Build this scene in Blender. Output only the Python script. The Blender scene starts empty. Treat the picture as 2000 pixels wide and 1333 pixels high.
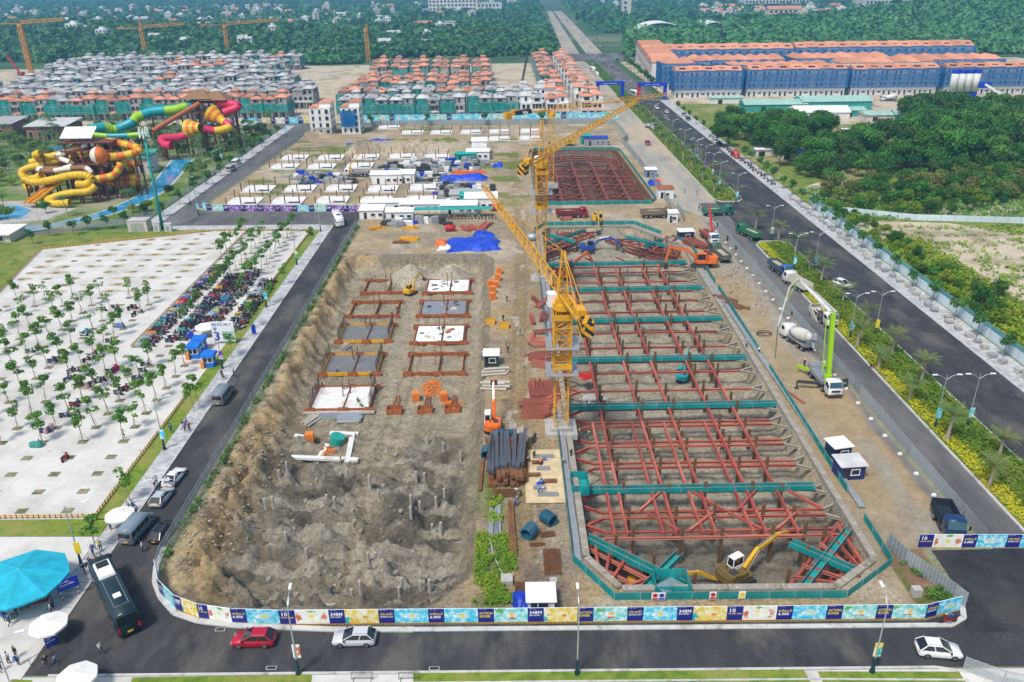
import bpy, math, random
import numpy as np
from mathutils import Vector, Matrix, Euler
R = math.radians
rnd = random.Random(7)
S = bpy.context.scene
# ------------------------------------------------------------------ camera, sky, sun, exposure
H, F, CX, CY = 66.0, 1560.0, 1000.0, 666.5          # camera height (m), focal length and centre in photo pixels
def _n(a): a = np.array(a, float); return a/np.linalg.norm(a)
_Y = _n((-16, 715, -F)); _Z = _n((-40, (F*F-640)/715., F)); _Z = _n(_Z-_Y*_Z.dot(_Y)); _X = np.cross(_Y, _Z)
CM = np.array([_X, _Y, _Z])
def G(u, v, z=0.0):
    """photo pixel -> world point on the horizontal plane at height z"""
    d = CM@np.array(((u-CX)/F, -(v-CY)/F, -1.0)); t = (z-H)/d[2]
    return Vector((d[0]*t, d[1]*t, z))
def hgt(u, v0, v1):
    """height of a vertical thing standing on the ground at pixel (u,v0) whose top is at row v1"""
    p = G(u, v0); lo, hi = 0.0, 120.0
    for _ in range(40):
        z = (lo+hi)/2; c = CM.T@np.array((p.x, p.y, z-H))
        if CY+F*c[1]/c[2] > v1: lo = z
        else: hi = z
    return lo
cam = bpy.data.cameras.new('camera'); camo = bpy.data.objects.new('camera', cam); S.collection.objects.link(camo)
cam.sensor_width = 36; cam.lens = 36*F/2000; cam.clip_end = 20000; cam.clip_start = 1
camo.matrix_world = Matrix.Translation((0, 0, H)) @ Matrix(CM.tolist()).to_4x4()
S.camera = camo
W = bpy.data.worlds.new('World'); S.world = W; W.use_nodes = True
nt = W.node_tree; sky = nt.nodes.new('ShaderNodeTexSky'); sky.sky_type = 'NISHITA'; sky.sun_disc = False
SUN_EL, SUN_AZ = 58, 215
sky.sun_elevation = R(SUN_EL); sky.sun_rotation = R(SUN_AZ); sky.air_density = 1.3; sky.dust_density = 2.5; sky.ozone_density = 1.0
bg = nt.nodes['Background']; nt.links.new(sky.outputs[0], bg.inputs[0]); bg.inputs[1].default_value = 0.07
sl = bpy.data.lights.new('sun', 'SUN'); sl.energy = 1.5; sl.angle = R(11); sl.color = (1, .95, .87)
so = bpy.data.objects.new('sun', sl); S.collection.objects.link(so)
_a, _e = R(SUN_AZ), R(SUN_EL)
so.rotation_euler = Vector((math.sin(_a)*math.cos(_e), math.cos(_a)*math.cos(_e), math.sin(_e))).to_track_quat('Z', 'Y').to_euler()
S.view_settings.view_transform = 'Standard'; S.view_settings.look = 'None'; S.view_settings.exposure = 1.14; S.view_settings.gamma = 1
S.cycles.max_bounces = 5; S.cycles.transparent_max_bounces = 10; S.cycles.volume_bounces = 0; S.cycles.use_denoising = True
S.cycles.diffuse_bounces = 3; S.cycles.glossy_bounces = 2; S.cycles.transmission_bounces = 2
S.render.use_persistent_data = False
# ------------------------------------------------------------------ helpers
C = S.collection
def link(o): C.objects.link(o); return o
class MB:
    """collects shapes; build() links them as one mesh object"""
    def __init__(s): s.v = []; s.f = []; s.m = []
    def add(s, vs, fs, m=0):
        b = len(s.v); s.v += [tuple(p) for p in vs]
        for f in fs: s.f.append([i+b for i in f]); s.m.append(m)
        return s
    def box(s, x, y, z, sx, sy, sz, rz=0, m=0, tx=1, ty=1):
        """box standing on z, centred on x,y; tx,ty taper of the top"""
        c, n = math.cos(rz), math.sin(rz); vs = []
        for zz, fx, fy in ((z, 1, 1), (z+sz, tx, ty)):
            for a, b in ((-1, -1), (1, -1), (1, 1), (-1, 1)):
                px, py = a*sx/2*fx, b*sy/2*fy; vs.append((x+px*c-py*n, y+px*n+py*c, zz))
        return s.add(vs, [(3, 2, 1, 0), (4, 5, 6, 7), (0, 1, 5, 4), (1, 2, 6, 5), (2, 3, 7, 6), (3, 0, 4, 7)], m)
    def beam(s, p, q, w, h=None, m=0):
        p, q = Vector(p), Vector(q); d = q-p
        if d.length < 1e-6: return s
        h = h or w; d.normalize(); up = Vector((0, 0, 1)) if abs(d.z) < .95 else Vector((0, 1, 0))
        a = d.cross(up).normalized()*w/2; b = a.cross(d).normalized()*h/2
        vs = [p-a-b, p+a-b, p+a+b, p-a+b, q-a-b, q+a-b, q+a+b, q-a+b]
        return s.add(vs, [(0, 1, 2, 3), (7, 6, 5, 4), (4, 5, 1, 0), (5, 6, 2, 1), (6, 7, 3, 2), (7, 4, 0, 3)], m)
    def tube(s, pts, r, n=6, m=0, cap=True, mf=None):
        pts = [Vector(p) for p in pts]; k = len(pts); rs = r if isinstance(r, (list, tuple)) else [r]*k
        b = len(s.v); a = None
        for i, p in enumerate(pts):
            d = (pts[min(i+1, k-1)]-pts[max(i-1, 0)]).normalized()
            if a is None: a = d.orthogonal().normalized()
            else:
                a = a-d*a.dot(d); a = a.normalized() if a.length > 1e-4 else d.orthogonal().normalized()
            c = d.cross(a)
            for j in range(n):
                t = 2*math.pi*j/n; s.v.append(tuple(p+(a*math.cos(t)+c*math.sin(t))*rs[i]))
        for i in range(k-1):
            mm = mf(i) if mf else m
            for j in range(n):
                s.f.append([b+i*n+j, b+i*n+(j+1) % n, b+(i+1)*n+(j+1) % n, b+(i+1)*n+j]); s.m.append(mm)
        if cap:
            s.f.append([b+j for j in range(n)][::-1]); s.m.append(mf(0) if mf else m)
            s.f.append([b+(k-1)*n+j for j in range(n)]); s.m.append(mf(k-2) if mf else m)
        return s
    def cyl(s, x, y, z, r, h, n=10, m=0, r2=None): return s.tube([(x, y, z), (x, y, z+h)], [r, r if r2 is None else r2], n, m)
    def prism(s, poly, z0, z1, m=0):
        k = len(poly); vs = [(p[0], p[1], z0) for p in poly]+[(p[0], p[1], z1) for p in poly]
        return s.add(vs, [list(range(k))[::-1], list(range(k, 2*k))]+[(i, (i+1) % k, k+(i+1) % k, k+i) for i in range(k)], m)
    def side(s, prof, y0, y1, m=0):
        """profile in x,z extruded along y"""
        k = len(prof); vs = [(p[0], y0, p[1]) for p in prof]+[(p[0], y1, p[1]) for p in prof]
        return s.add(vs, [list(range(k)), list(range(k, 2*k))[::-1]]+[(i, k+i, k+(i+1) % k, (i+1) % k) for i in range(k)], m)
    def quad(s, a, b, c, d, m=0): return s.add([a, b, c, d], [(0, 1, 2, 3)], m)
    def hip(s, x, y, z, sx, sy, h, ov=.5, m=0, gable=False, th=.18, m2=None):
        """hipped or gabled roof with a thickness at the eaves"""
        a, b = sx/2+ov, sy/2+ov; m2 = m if m2 is None else m2
        if a >= b: ra, rb = (a if gable else a-b*.9), 0
        else: ra, rb = 0, (b if gable else b-a*.9)
        lo = [(x-a, y-b, z), (x+a, y-b, z), (x+a, y+b, z), (x-a, y+b, z)]; up = [(p[0], p[1], z+th) for p in lo]
        if a >= b: rg = [(x-ra, y, z+th+h), (x+ra, y, z+th+h)]; fs = [(4, 5, 9, 8), (6, 7, 8, 9)]; en = [(5, 6, 9), (7, 4, 8)]
        else: rg = [(x, y-rb, z+th+h), (x, y+rb, z+th+h)]; fs = [(5, 6, 9, 8), (7, 4, 8, 9)]; en = [(4, 5, 8), (6, 7, 9)]
        s.add(lo+up+rg, [(3, 2, 1, 0), (0, 1, 5, 4), (1, 2, 6, 5), (2, 3, 7, 6), (3, 0, 4, 7)]+fs, m)
        b0 = len(s.v)-10
        for e in en: s.f.append([i+b0 for i in e]); s.m.append(m2 if gable else m)
        return s
    def mesh(s, name, mats, smooth=False):
        me = bpy.data.meshes.new(name); me.from_pydata(s.v, [], s.f)
        for m in (mats if isinstance(mats, (list, tuple)) else [mats]): me.materials.append(MT(m))
        if len(me.materials) > 1: me.polygons.foreach_set('material_index', s.m)
        if smooth: me.polygons.foreach_set('use_smooth', [True]*len(me.polygons))
        me.update(); return me
    def build(s, name, mats, parent=None, smooth=False, **kw): return ob(name, s.mesh(name, mats, smooth), parent, **kw)
def ob(name, me, parent=None, loc=None, rz=0, scale=None, col=None):
    o = bpy.data.objects.new(name, me); link(o)
    if parent: o.parent = parent
    if loc is not None: o.location = loc
    if rz: o.rotation_euler = (0, 0, rz)
    if scale is not None: o.scale = scale if hasattr(scale, '__len__') else (scale,)*3
    if col: o.color = (*col[:3], 1)
    return o
def tag(o, label, cat, group=None):
    o['label'] = label; o['category'] = cat
    if group: o['group'] = group
    return o
def thing(name, label, cat, loc=(0, 0, 0), rz=0, group=None, scale=None):
    o = ob(name, None, None, loc, rz, scale); o.empty_display_size = .2
    return tag(o, label, cat, group)
def struct(o): o['kind'] = 'structure'; return o
def stuff(o, label=None, cat=None):
    o['kind'] = 'stuff'
    if label: o['label'] = label; o['category'] = cat
    return o
def dup(root, loc=None, rz=None, label=None, scale=None, group=None, col=None, parent=None):
    """copy a thing with its parts and sub-parts"""
    r = root.copy(); link(r)
    if parent is not None: r.parent = parent
    if loc is not None: r.location = loc
    if rz is not None: r.rotation_euler = (0, 0, rz)
    if scale is not None: r.scale = scale if hasattr(scale, '__len__') else (scale,)*3
    if label: r['label'] = label
    if group: r['group'] = group
    if col and r.type == 'MESH': r.color = (*col, 1)
    for ch in root.children:
        c = dup(ch, parent=r)
        if col and ch.get('tint'): c.color = (*col, 1)
    return r
ORD = 'first second third fourth fifth sixth seventh eighth ninth tenth eleventh twelfth thirteenth fourteenth fifteenth sixteenth seventeenth eighteenth nineteenth twentieth'.split()
TENS = {20: 'twenty', 30: 'thirty', 40: 'forty', 50: 'fifty', 60: 'sixty', 70: 'seventy', 80: 'eighty', 90: 'ninety'}
def nth(i):
    i += 1
    if i <= 20: return ORD[i-1]
    t, u = i//10*10, i % 10
    if t >= 100: return str(i)+'th'
    return TENS[t]+'-'+ORD[u-1] if u else TENS[t][:-1]+'ieth'
# ------------------------------------------------------------------ materials
MATS = {}; DEFS = {}
def MT(n): return MATS[n] if n in MATS else DEFS[n]()
def nodes(name):
    m = bpy.data.materials.new(name); m.use_nodes = True; MATS[name] = m
    t = m.node_tree; return m, t, t.nodes['Principled BSDF'], (lambda k, **kw: _nn(t, k, kw)), t.links.new
def _nn(t, k, kw):
    n = t.nodes.new('ShaderNode'+k)
    for a, b in kw.items(): setattr(n, a, b)
    return n
def setin(n, **kw):
    for k, v in kw.items(): n.inputs[k.replace('_', ' ')].default_value = v
    return n
def ramp(n, stops, interp='LINEAR'):
    r = n.color_ramp; r.interpolation = interp
    while len(r.elements) < len(stops): r.elements.new(.5)
    for e, (p, c) in zip(r.elements, stops): e.position = p; e.color = (*c, 1) if len(c) == 3 else c
    return n
def mat(name, col, rough=.75, var=.12, scale=2., bump=0, metal=0, objcol=False, rand=0, world=False, alpha=1, detail=5, spec=.4, stretch=None, wear=None, bscale=None):
    """one colour broken up by noise; wear=(colour, amount, scale) adds patches; objcol takes the object's own colour"""
    def make():
        m, t, b, N, L = nodes(name)
        b.inputs['Roughness'].default_value = rough; b.inputs['Metallic'].default_value = metal; b.inputs['Specular IOR Level'].default_value = spec
        if world: co = N('NewGeometry').outputs['Position']
        else: co = N('TexCoord').outputs['Object']
        if stretch:
            mp = N('Mapping'); mp.inputs['Scale'].default_value = stretch; L(co, mp.inputs[0]); co = mp.outputs[0]
        nz = setin(N('TexNoise'), Scale=scale, Detail=detail, Roughness=.62); L(co, nz.inputs['Vector'])
        rp = ramp(N('ValToRGB'), [(.28, [c*(1-var*1.6) for c in col]), (.72, [min(1, c*(1+var*1.3)) for c in col])]); L(nz.outputs['Fac'], rp.inputs[0])
        out = rp.outputs[0]
        if wear:
            wn = setin(N('TexNoise'), Scale=wear[2], Detail=6, Roughness=.7); L(co, wn.inputs['Vector'])
            wr = ramp(N('ValToRGB'), [(.62-wear[1]*.35, (0, 0, 0)), (.72-wear[1]*.25, (1, 1, 1))]); L(wn.outputs['Fac'], wr.inputs[0])
            mx = N('MixRGB'); L(wr.outputs[0], mx.inputs[0]); L(out, mx.inputs[1]); mx.inputs[2].default_value = (*wear[0], 1); out = mx.outputs[0]
        if objcol:
            oi = N('ObjectInfo'); mx = N('MixRGB', blend_type='MULTIPLY'); mx.inputs[0].default_value = 1
            L(out, mx.inputs[1]); L(oi.outputs['Color'], mx.inputs[2]); out = mx.outputs[0]
        if rand:
            oi = N('ObjectInfo'); hs = N('HueSaturation'); mr = N('MapRange'); mr.inputs[3].default_value = 1-rand; mr.inputs[4].default_value = 1+rand
            L(oi.outputs['Random'], mr.inputs[0]); L(mr.outputs[0], hs.inputs['Value']); L(out, hs.inputs['Color']); out = hs.outputs[0]
        L(out, b.inputs['Base Color'])
        if alpha < 1: b.inputs['Alpha'].default_value = alpha
        if bump:
            bn = setin(N('TexNoise'), Scale=bscale or scale*3, Detail=6, Roughness=.65); L(co, bn.inputs['Vector'])
            bp = setin(N('Bump'), Strength=min(1, bump*2), Distance=bump); L(bn.outputs['Fac'], bp.inputs['Height']); L(bp.outputs[0], b.inputs['Normal'])
        return m
    DEFS[name] = make
def leafmat(name, c1, c2, rand=.18, scale=.35):
    def make():
        m, t, b, N, L = nodes(name); b.inputs['Roughness'].default_value = .6; b.inputs['Specular IOR Level'].default_value = .25
        co = N('NewGeometry').outputs['Position']; nz = setin(N('TexNoise'), Scale=scale, Detail=4, Roughness=.7); L(co, nz.inputs['Vector'])
        rp = ramp(N('ValToRGB'), [(.3, c1), (.7, c2)]); L(nz.outputs['Fac'], rp.inputs[0])
        oi = N('ObjectInfo'); hs = N('HueSaturation'); mr = N('MapRange'); mr.inputs[3].default_value = 1-rand; mr.inputs[4].default_value = 1+rand
        L(oi.outputs['Random'], mr.inputs[0]); L(mr.outputs[0], hs.inputs['Value']); L(rp.outputs[0], hs.inputs['Color'])
        ma = N('MapRange'); ma.inputs[3].default_value = .485; ma.inputs[4].default_value = .515
        fr = N('Math', operation='FRACT'); ml = N('Math', operation='MULTIPLY'); ml.inputs[1].default_value = 7.3
        L(oi.outputs['Random'], ml.inputs[0]); L(ml.outputs[0], fr.inputs[0]); L(fr.outputs[0], ma.inputs[0]); L(ma.outputs[0], hs.inputs['Hue'])
        L(hs.outputs[0], b.inputs['Base Color'])
        tr = N('BsdfTranslucent'); ms = N('MixShader'); ms.inputs[0].default_value = .25; L(hs.outputs[0], tr.inputs[0])
        L(b.outputs[0], ms.inputs[1]); L(tr.outputs[0], ms.inputs[2]); L(ms.outputs[0], t.nodes['Material Output'].inputs[0])
        return m
    DEFS[name] = make
def netmat(name, col, alpha=.7, band=(1.6, 2.0), dark=.6):
    """scaffold netting: semi-open cloth with hanging folds and pole lines"""
    def make():
        m, t, b, N, L = nodes(name); b.inputs['Roughness'].default_value = .8; b.inputs['Specular IOR Level'].default_value = .15
        co = N('TexCoord').outputs['Object']; mp = N('Mapping'); mp.inputs['Scale'].default_value = (1, 1, .25); L(co, mp.inputs[0])
        nz = setin(N('TexNoise'), Scale=.9, Detail=4, Roughness=.6); L(mp.outputs[0], nz.inputs['Vector'])
        rp = ramp(N('ValToRGB'), [(.3, [c*dark for c in col]), (.7, [min(1, c*1.3) for c in col])]); L(nz.outputs['Fac'], rp.inputs[0]); L(rp.outputs[0], b.inputs['Base Color'])
        n2 = setin(N('TexNoise'), Scale=.6, Detail=3); L(co, n2.inputs['Vector'])
        mr = N('MapRange'); mr.inputs[1].default_value = .3; mr.inputs[2].default_value = .7; mr.inputs[3].default_value = max(0, alpha-.18); mr.inputs[4].default_value = min(1, alpha+.15)
        L(n2.outputs['Fac'], mr.inputs[0]); L(mr.outputs[0], b.inputs['Alpha'])
        return m
    DEFS[name] = make
mat('concrete', (.42, .41, .385), .85, .16, .8, .01, wear=((.25, .235, .21), .25, .35))
mat('concrete_dirty', (.33, .3, .25), .9, .22, 1.2, .02, wear=((.2, .17, .125), .35, .5))
mat('slab_white', (.72, .71, .69), .8, .06, .5, wear=((.45, .4, .32), .22, .22))
mat('sheet_white', (.78, .79, .8), .6, .05, .6, wear=((.5, .5, .5), .1, .4))
mat('gravel_grey', (.3, .31, .32), .9, .3, 6)
mat('kerb_stone', (.5, .5, .49), .85, .12, .7, wear=((.3, .28, .25), .25, .6))
mat('steel_red', (.4, .07, .045), .7, .35, 1.2, objcol=True, wear=((.27, .16, .11), .5, .6))
mat('steel_oxide', (.27, .068, .04), .7, .3, .8, wear=((.42, .25, .17), .3, .5))
mat('steel_rust', (.2, .085, .035), .85, .35, 1.5, wear=((.1, .05, .03), .3, 1))
mat('steel_brown', (.16, .095, .045), .85, .3, 1.5)
mat('steel_grey', (.35, .37, .39), .5, .12, 1, metal=.5)
mat('steel_galv', (.5, .53, .55), .45, .1, 1, metal=.6)
mat('steel_dark', (.05, .052, .055), .5, .2, 2)
mat('crane_yellow', (.72, .36, .015), .5, .12, .5, wear=((.4, .2, .03), .12, .8))
mat('crane_orange', (.62, .28, .03), .55, .15, .4)
mat('black', (.022, .022, .024), .6, .2, 2)
mat('rubber', (.028, .028, .03), .85, .2, 3)
mat('glass_dark', (.012, .018, .022), .08, .1, .5, spec=.7)
mat('glass_blue', (.03, .09, .11), .08, .1, .5, spec=.7)
mat('paint', (1, 1, 1), .28, .02, .5, objcol=True, spec=.6)
mat('paint_matte', (1, 1, 1), .6, .1, .8, objcol=True, wear=((.3, .26, .2), .1, .7))
mat('cloth', (1, 1, 1), .85, .15, 2, objcol=True)
mat('chrome', (.6, .6, .62), .2, .02, 1, metal=.9)
mat('lamp_red', (.5, .02, .015), .3, .02, 1)
mat('lamp_white', (.85, .85, .8), .2, .02, 1)
mat('lamp_orange', (.7, .22, .02), .3, .02, 1)
mat('plate_yellow', (.75, .5, .02), .5, .02, 1)
mat('plywood', (.6, .47, .28), .8, .15, .6)
mat('form_orange', (.36, .105, .03), .75, .3, 1, wear=((.25, .1, .05), .2, .9))
mat('brick_orange', (.7, .2, .03), .8, .3, 8, rand=.1)
mat('brick_red', (.32, .1, .06), .85, .2, 3)
mat('tarp_blue', (.01, .055, .5), .45, .3, .6, rand=.1)
mat('tarp_orange', (.75, .16, .02), .5, .2, .8)
mat('tarp_red', (.5, .02, .015), .55, .2, .8)
mat('tarp_green', (.02, .35, .29), .55, .2, .8)
mat('teal_solid', (.015, .31, .3), .6, .2, .5)
mat('umbrella_cyan', (.012, .4, .55), .75, .16, .7, .02)
mat('umbrella_white', (.8, .78, .74), .75, .04, .5)
mat('roof_orange', (.6, .25, .14), .85, .16, 1.2, .05, rand=.2, wear=((.62, .36, .25), .3, .9), stretch=(1, 3, 1))
mat('roof_white', (.46, .46, .455), .8, .14, .5, rand=.25, wear=((.45, .45, .45), .2, .4))
mat('roof_green', (.32, .52, .45), .6, .1, .3, wear=((.42, .58, .52), .2, .15))
mat('wall_grey', (.34, .335, .325), .9, .16, .5, rand=.12, wear=((.5, .48, .46), .3, .3))
mat('wall_white', (.72, .72, .71), .8, .07, .4, rand=.05, wear=((.55, .54, .52), .12, .3))
mat('wall_cream', (.6, .56, .5), .85, .1, .4, rand=.08)
mat('wall_brick', (.3, .14, .09), .9, .2, 1)
mat('wall_green', (.05, .33, .28), .7, .12, .4)
mat('window_dark', (.025, .032, .042), .3, .4, .6)
mat('window_frame', (.6, .6, .6), .6, .05, 1)
mat('bark', (.2, .15, .1), .9, .25, 3)
mat('bark_pale', (.36, .31, .25), .9, .2, 3)
mat('skin', (.45, .26, .17), .6, .08, 2)
mat('hair', (.02, .015, .012), .6, .2, 3)
mat('trousers', (.04, .05, .09), .85, .25, 2)
mat('slide_yellow', (.72, .46, .015), .5, .14, .6); mat('slide_orange', (.66, .16, .008), .5, .14, .6)
mat('slide_pink', (.68, .03, .1), .35, .06, .4); mat('slide_green', (.3, .55, .01), .35, .06, .4)
mat('slide_teal', (.01, .33, .38), .35, .06, .4); mat('slide_blue', (.01, .3, .55), .35, .06, .4)
mat('slide_rust', (.48, .14, .05), .4, .06, .4); mat('slide_white', (.72, .68, .6), .4, .06, .4)
mat('post_brown', (.17, .05, .03), .7, .15, 1); mat('thatch', (.27, .15, .075), .95, .3, 2, .05)
mat('pipe_blue', (.02, .1, .16), .5, .25, 3); mat('pile_concrete', (.42, .39, .33), .85, .2, 1.5)
mat('rock_pale', (.5, .49, .47), .9, .25, 3)
mat('print_navy', (.012, .02, .22), .5, .04, .5); mat('print_white', (.85, .85, .85), .5, .02, 1); mat('print_yellow', (.8, .6, .03), .5, .02, 1)
mat('sign_blue', (.01, .04, .42), .5, .05, 1); mat('gate_blue', (.005, .04, .5), .45, .1, .2); mat('booth_blue', (.01, .16, .62), .45, .05, .5)
mat('sand_heap', (.4, .345, .25), .95, .2, .8, .04, world=True)
mat('water_pool', (.02, .3, .55), .1, .25, .5, spec=.6, world=True, wear=((.25, .6, .75), .2, .4))
mat('water_dark', (.02, .022, .02), .08, .2, .5, world=True)
leafmat('leaf_lot', (.07, .19, .022), (.16, .32, .04)); leafmat('leaf_street', (.045, .15, .03), (.1, .25, .045))
leafmat('leaf_wood', (.025, .105, .015), (.1, .245, .03), .38, .15); leafmat('leaf_bright', (.12, .24, .015), (.26, .36, .02), .22, .25)
leafmat('leaf_palm', (.1, .16, .05), (.2, .25, .08)); leafmat('leaf_coco', (.05, .15, .05), (.14, .24, .07))
leafmat('leaf_far', (.012, .1, .055), (.14, .38, .1), .25, .07); leafmat('leaf_yellow', (.4, .38, .012), (.6, .52, .015), .1, .6)
leafmat('leaf_olive', (.12, .16, .035), (.24, .23, .05), .2, .2)
netmat('net_teal', (.01, .34, .3), .74); netmat('net_blue', (.006, .15, .42), .7); netmat('net_rail', (.01, .31, .31), .78, dark=.6)
netmat('fence_mesh', (.42, .46, .47), .55, dark=.8)
# ------------------------------------------------------------------ terrain
_NT = {}
def vnoise(x, y, seed=0):
    if seed not in _NT: _NT[seed] = np.random.RandomState(seed).rand(256, 256)
    r = _NT[seed]
    xi, yi = np.floor(x).astype(int), np.floor(y).astype(int); fx, fy = x-xi, y-yi
    fx, fy = fx*fx*(3-2*fx), fy*fy*(3-2*fy); a, b = xi % 256, (xi+1) % 256; c, d = yi % 256, (yi+1) % 256
    return (r[a, c]*(1-fx)+r[b, c]*fx)*(1-fy)+(r[a, d]*(1-fx)+r[b, d]*fx)*fy
def fbm(x, y, seed=0, oct=4, g=.5):
    s = 0; a = 1; t = 0
    for i in range(oct): s = s+a*vnoise(x*2**i+i*17.3, y*2**i+i*9.1, seed+i); t += a; a *= g
    return s/t
def sdist(x, y, poly):
    """signed distance to a polygon, negative inside"""
    d = np.full(x.shape, 1e9); ins = np.zeros(x.shape, bool); k = len(poly)
    for i in range(k):
        ax, ay = poly[i][:2]; bx, by = poly[(i+1) % k][:2]; ex, ey = bx-ax, by-ay
        t = np.clip(((x-ax)*ex+(y-ay)*ey)/(ex*ex+ey*ey), 0, 1); d = np.minimum(d, np.hypot(x-ax-t*ex, y-ay-t*ey))
        c = (ay > y) != (by > y); ins ^= c & (x < (bx-ax)*(y-ay)/((by-ay) or 1e-9)+ax)
    return np.where(ins, -d, d)
def ldist(x, y, pts):
    d = np.full(x.shape, 1e9)
    for (ax, ay), (bx, by) in zip(pts[:-1], pts[1:]):
        ex, ey = bx-ax, by-ay; t = np.clip(((x-ax)*ex+(y-ay)*ey)/(ex*ex+ey*ey), 0, 1); d = np.minimum(d, np.hypot(x-ax-t*ex, y-ay-t*ey))
    return d
def sm(a, b, t): t = np.clip((t-a)/(b-a), 0, 1); return t*t*(3-2*t)
PIT_TOP = [(-43, 200), (-6, 199), (-3.5, 195), (-4, 130), (-4.5, 76), (-10, 70.5), (-36, 70.5), (-41.5, 75), (-42.8, 82)]
PIT_FLOOR = [(-38, 193), (-9, 193), (-7.5, 186), (-7.5, 130), (-8, 80), (-10, 74.5), (-29, 74.5), (-32, 78), (-34, 92), (-35.5, 120), (-37, 160)]
PFZ = -3.5
SHAFT = [(9.6, 79), (13, 73.6), (38, 73.4), (44.3, 78), (46, 160), (46.5, 203), (35.5, 221.5), (12, 221.5), (9.6, 217)]
SHAFT2 = [(10.5, 247.5), (44.5, 247.5), (46.2, 251), (45, 328), (43, 330.5), (13, 330.5), (10.5, 327)]
HX0, HX1, HY0, HY1, HD = -98.0, 62.0, 60.0, 400.0, .4
_nx, _ny = int((HX1-HX0)/HD)+1, int((HY1-HY0)/HD)+1
gx, gy = np.meshgrid(np.linspace(HX0, HX1, _nx), np.linspace(HY0, HY1, _ny))
SITE = [(-43.6, 76), (-40, 71.5), (-34, 69.3), (46, 68.8), (52, 70), (52, 79.5), (59.5, 80), (60.5, 226), (52, 240), (52, 396), (-91, 396), (-97.5, 246), (-43.6, 242)]
ds = sdist(gx, gy, SITE); site = sm(.3, -1.2, ds)
n1 = fbm(gx*.12, gy*.12, 1); n2 = fbm(gx*.5, gy*.5, 5); n3 = fbm(gx*1.4, gy*1.4, 11); n4 = fbm(gx*.05, gy*.05, 21)
df = sdist(gx, gy, PIT_FLOOR); dt = sdist(gx, gy, PIT_TOP)
wob = (n1-.5)*2.4+(n2-.5)*1.3
tt = np.clip((df+wob*.8)/np.maximum(df-dt, .05), 0, 1); tt = np.where(dt > 0, 1, np.where(df < -2, 0, tt))
inpit = 1-sm(.05, .95, tt)
left = sm(-30, -36, gx)*sm(69, 74, gy)                      # the long spoil bank by the road
h = PFZ*inpit
mud = sm(118, 100, gy+(n1-.5)*22)*sm(-5, -9, gx)*(inpit > .3)
h += inpit*((n2-.5)*.5+(n3-.5)*.35)+mud*((np.abs(fbm(gx*.1, gy*.42, 31)-.5)*-10+1.5)+(n2-.5)*2.4+(n3-.5)*1.5)
h += left*(1-inpit)*(dt < 0)*((n2-.3)*1.4)*sm(0, .25, 1-tt)+(dt < 0)*inpit*(1-inpit)*((n2-.5)*6.5+(n3-.5)*4.5+(fbm(gx*.25, gy*.25, 51)-.5)*4)
for rr in np.arange(80, 117, 6.6):                          # dug pockets round the piles
    for xx in (-30, -22, -13): h -= mud*2.0*np.exp(-(((gx-xx-(n1-.5)*6)/2.2)**2+((gy-rr-1)/1.3)**2))
h += (1-inpit)*site*((n2-.5)*.22+(n3-.5)*.14)*sm(52, 46, gx)+site*sm(46, 52, gx)*(n3-.5)*.06
def heap(x, y, r, hh):
    global h
    d = np.hypot(gx-x, gy-y)+(n2-.5)*1.0; h = np.maximum(h, np.where(d < r*1.3, h+hh*np.clip(1-d/r, 0, 1), h))
    return d < r
heaps = heap(-24.5, 190, 6.2, 4.2) | heap(-14.5, 190.5, 5.2, 3.8)
p0 = G(1225, 470)                                           # sand ramp at the far end of the deep pit
long_heap = np.exp(-((gy-338-(n1-.5)*10)/8.5)**4)*sm(-72, -60, gx)*sm(-2, -14, gx); h += long_heap*(3.2+(n2-.5)*2.4+(n3-.5)*.8)
h += np.exp(-((gy-372)/5)**2-((gx+88)/9)**2)*2.0
# the two braced pits
dS = sdist(gx, gy, SHAFT); dS2 = sdist(gx, gy, SHAFT2)
fl = -4.3-1.3*sm(100, 84, gy)+(n1-.5)*1.0+(n2-.5)*.8+(n3-.5)*.35
fl = fl+4.0*np.exp(-((gx-28)/8)**2)*sm(203, 220, gy)+3.0*np.exp(-((gx-30)/6)**2-((gy-91.5)/3)**2)*0
h = np.where(dS < -.15, fl, h); h = np.where(dS2 < -.15, -7.5+(n2-.5)*.8, h)
for k, (tx, pts) in enumerate((("a", [(-20, 74), (-20.5, 105), (-18.5, 150), (-19.5, 182)]), ("b", [(2.5, 70), (1.5, 120), (3, 170), (4, 225), (3, 330)]))):
    d = ldist(gx, gy, pts); rut = np.exp(-((d-1.05)/.33)**2)
    if k == 0: rutA = rut*(inpit > .5); laneA = np.exp(-(d/3)**2)*(inpit > .5); h -= rutA*.16
    else: rutB = rut*(inpit < .5); laneB = np.exp(-(d/3.2)**2)*(inpit < .5); h -= rutB*.1
fade = sm(.2, -.6, ds); h = np.where((dS < 0) | (dS2 < 0), h, h*fade)
def hz(x, y):
    if not (HX0 < x < HX1 and HY0 < y < HY1): return 0.0
    return float(h[int(round((y-HY0)/HD)), int(round((x-HX0)/HD))])
TAN, GREY, DARK, PALE, ASPH, GRASS = [np.array(c) for c in ((.44, .335, .195), (.275, .25, .195), (.11, .098, .08), (.53, .47, .36), (.4, .36, .29), (.13, .19, .025))]
col = np.zeros(gx.shape+(3,)); col[:] = TAN
def mixc(c, a):
    global col
    a = np.clip(a, 0, 1)[..., None]; col = col*(1-a)+np.array(c)*a
mixc(PALE, sm(.45, .7, n1)*.8); mixc(GREY, sm(.5, .7, fbm(gx*.09, gy*.14, 61))*.6)
mixc((.33, .295, .21), inpit*.8); mixc(PALE*.8, inpit*sm(.5, .75, n2)*.5); mixc(GREY*.8, mud*.9); mixc(DARK, mud*sm(.42, .64, fbm(gx*.2, gy*.2, 71)+sm(-20, -9, gx)*.22)*.8)
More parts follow.
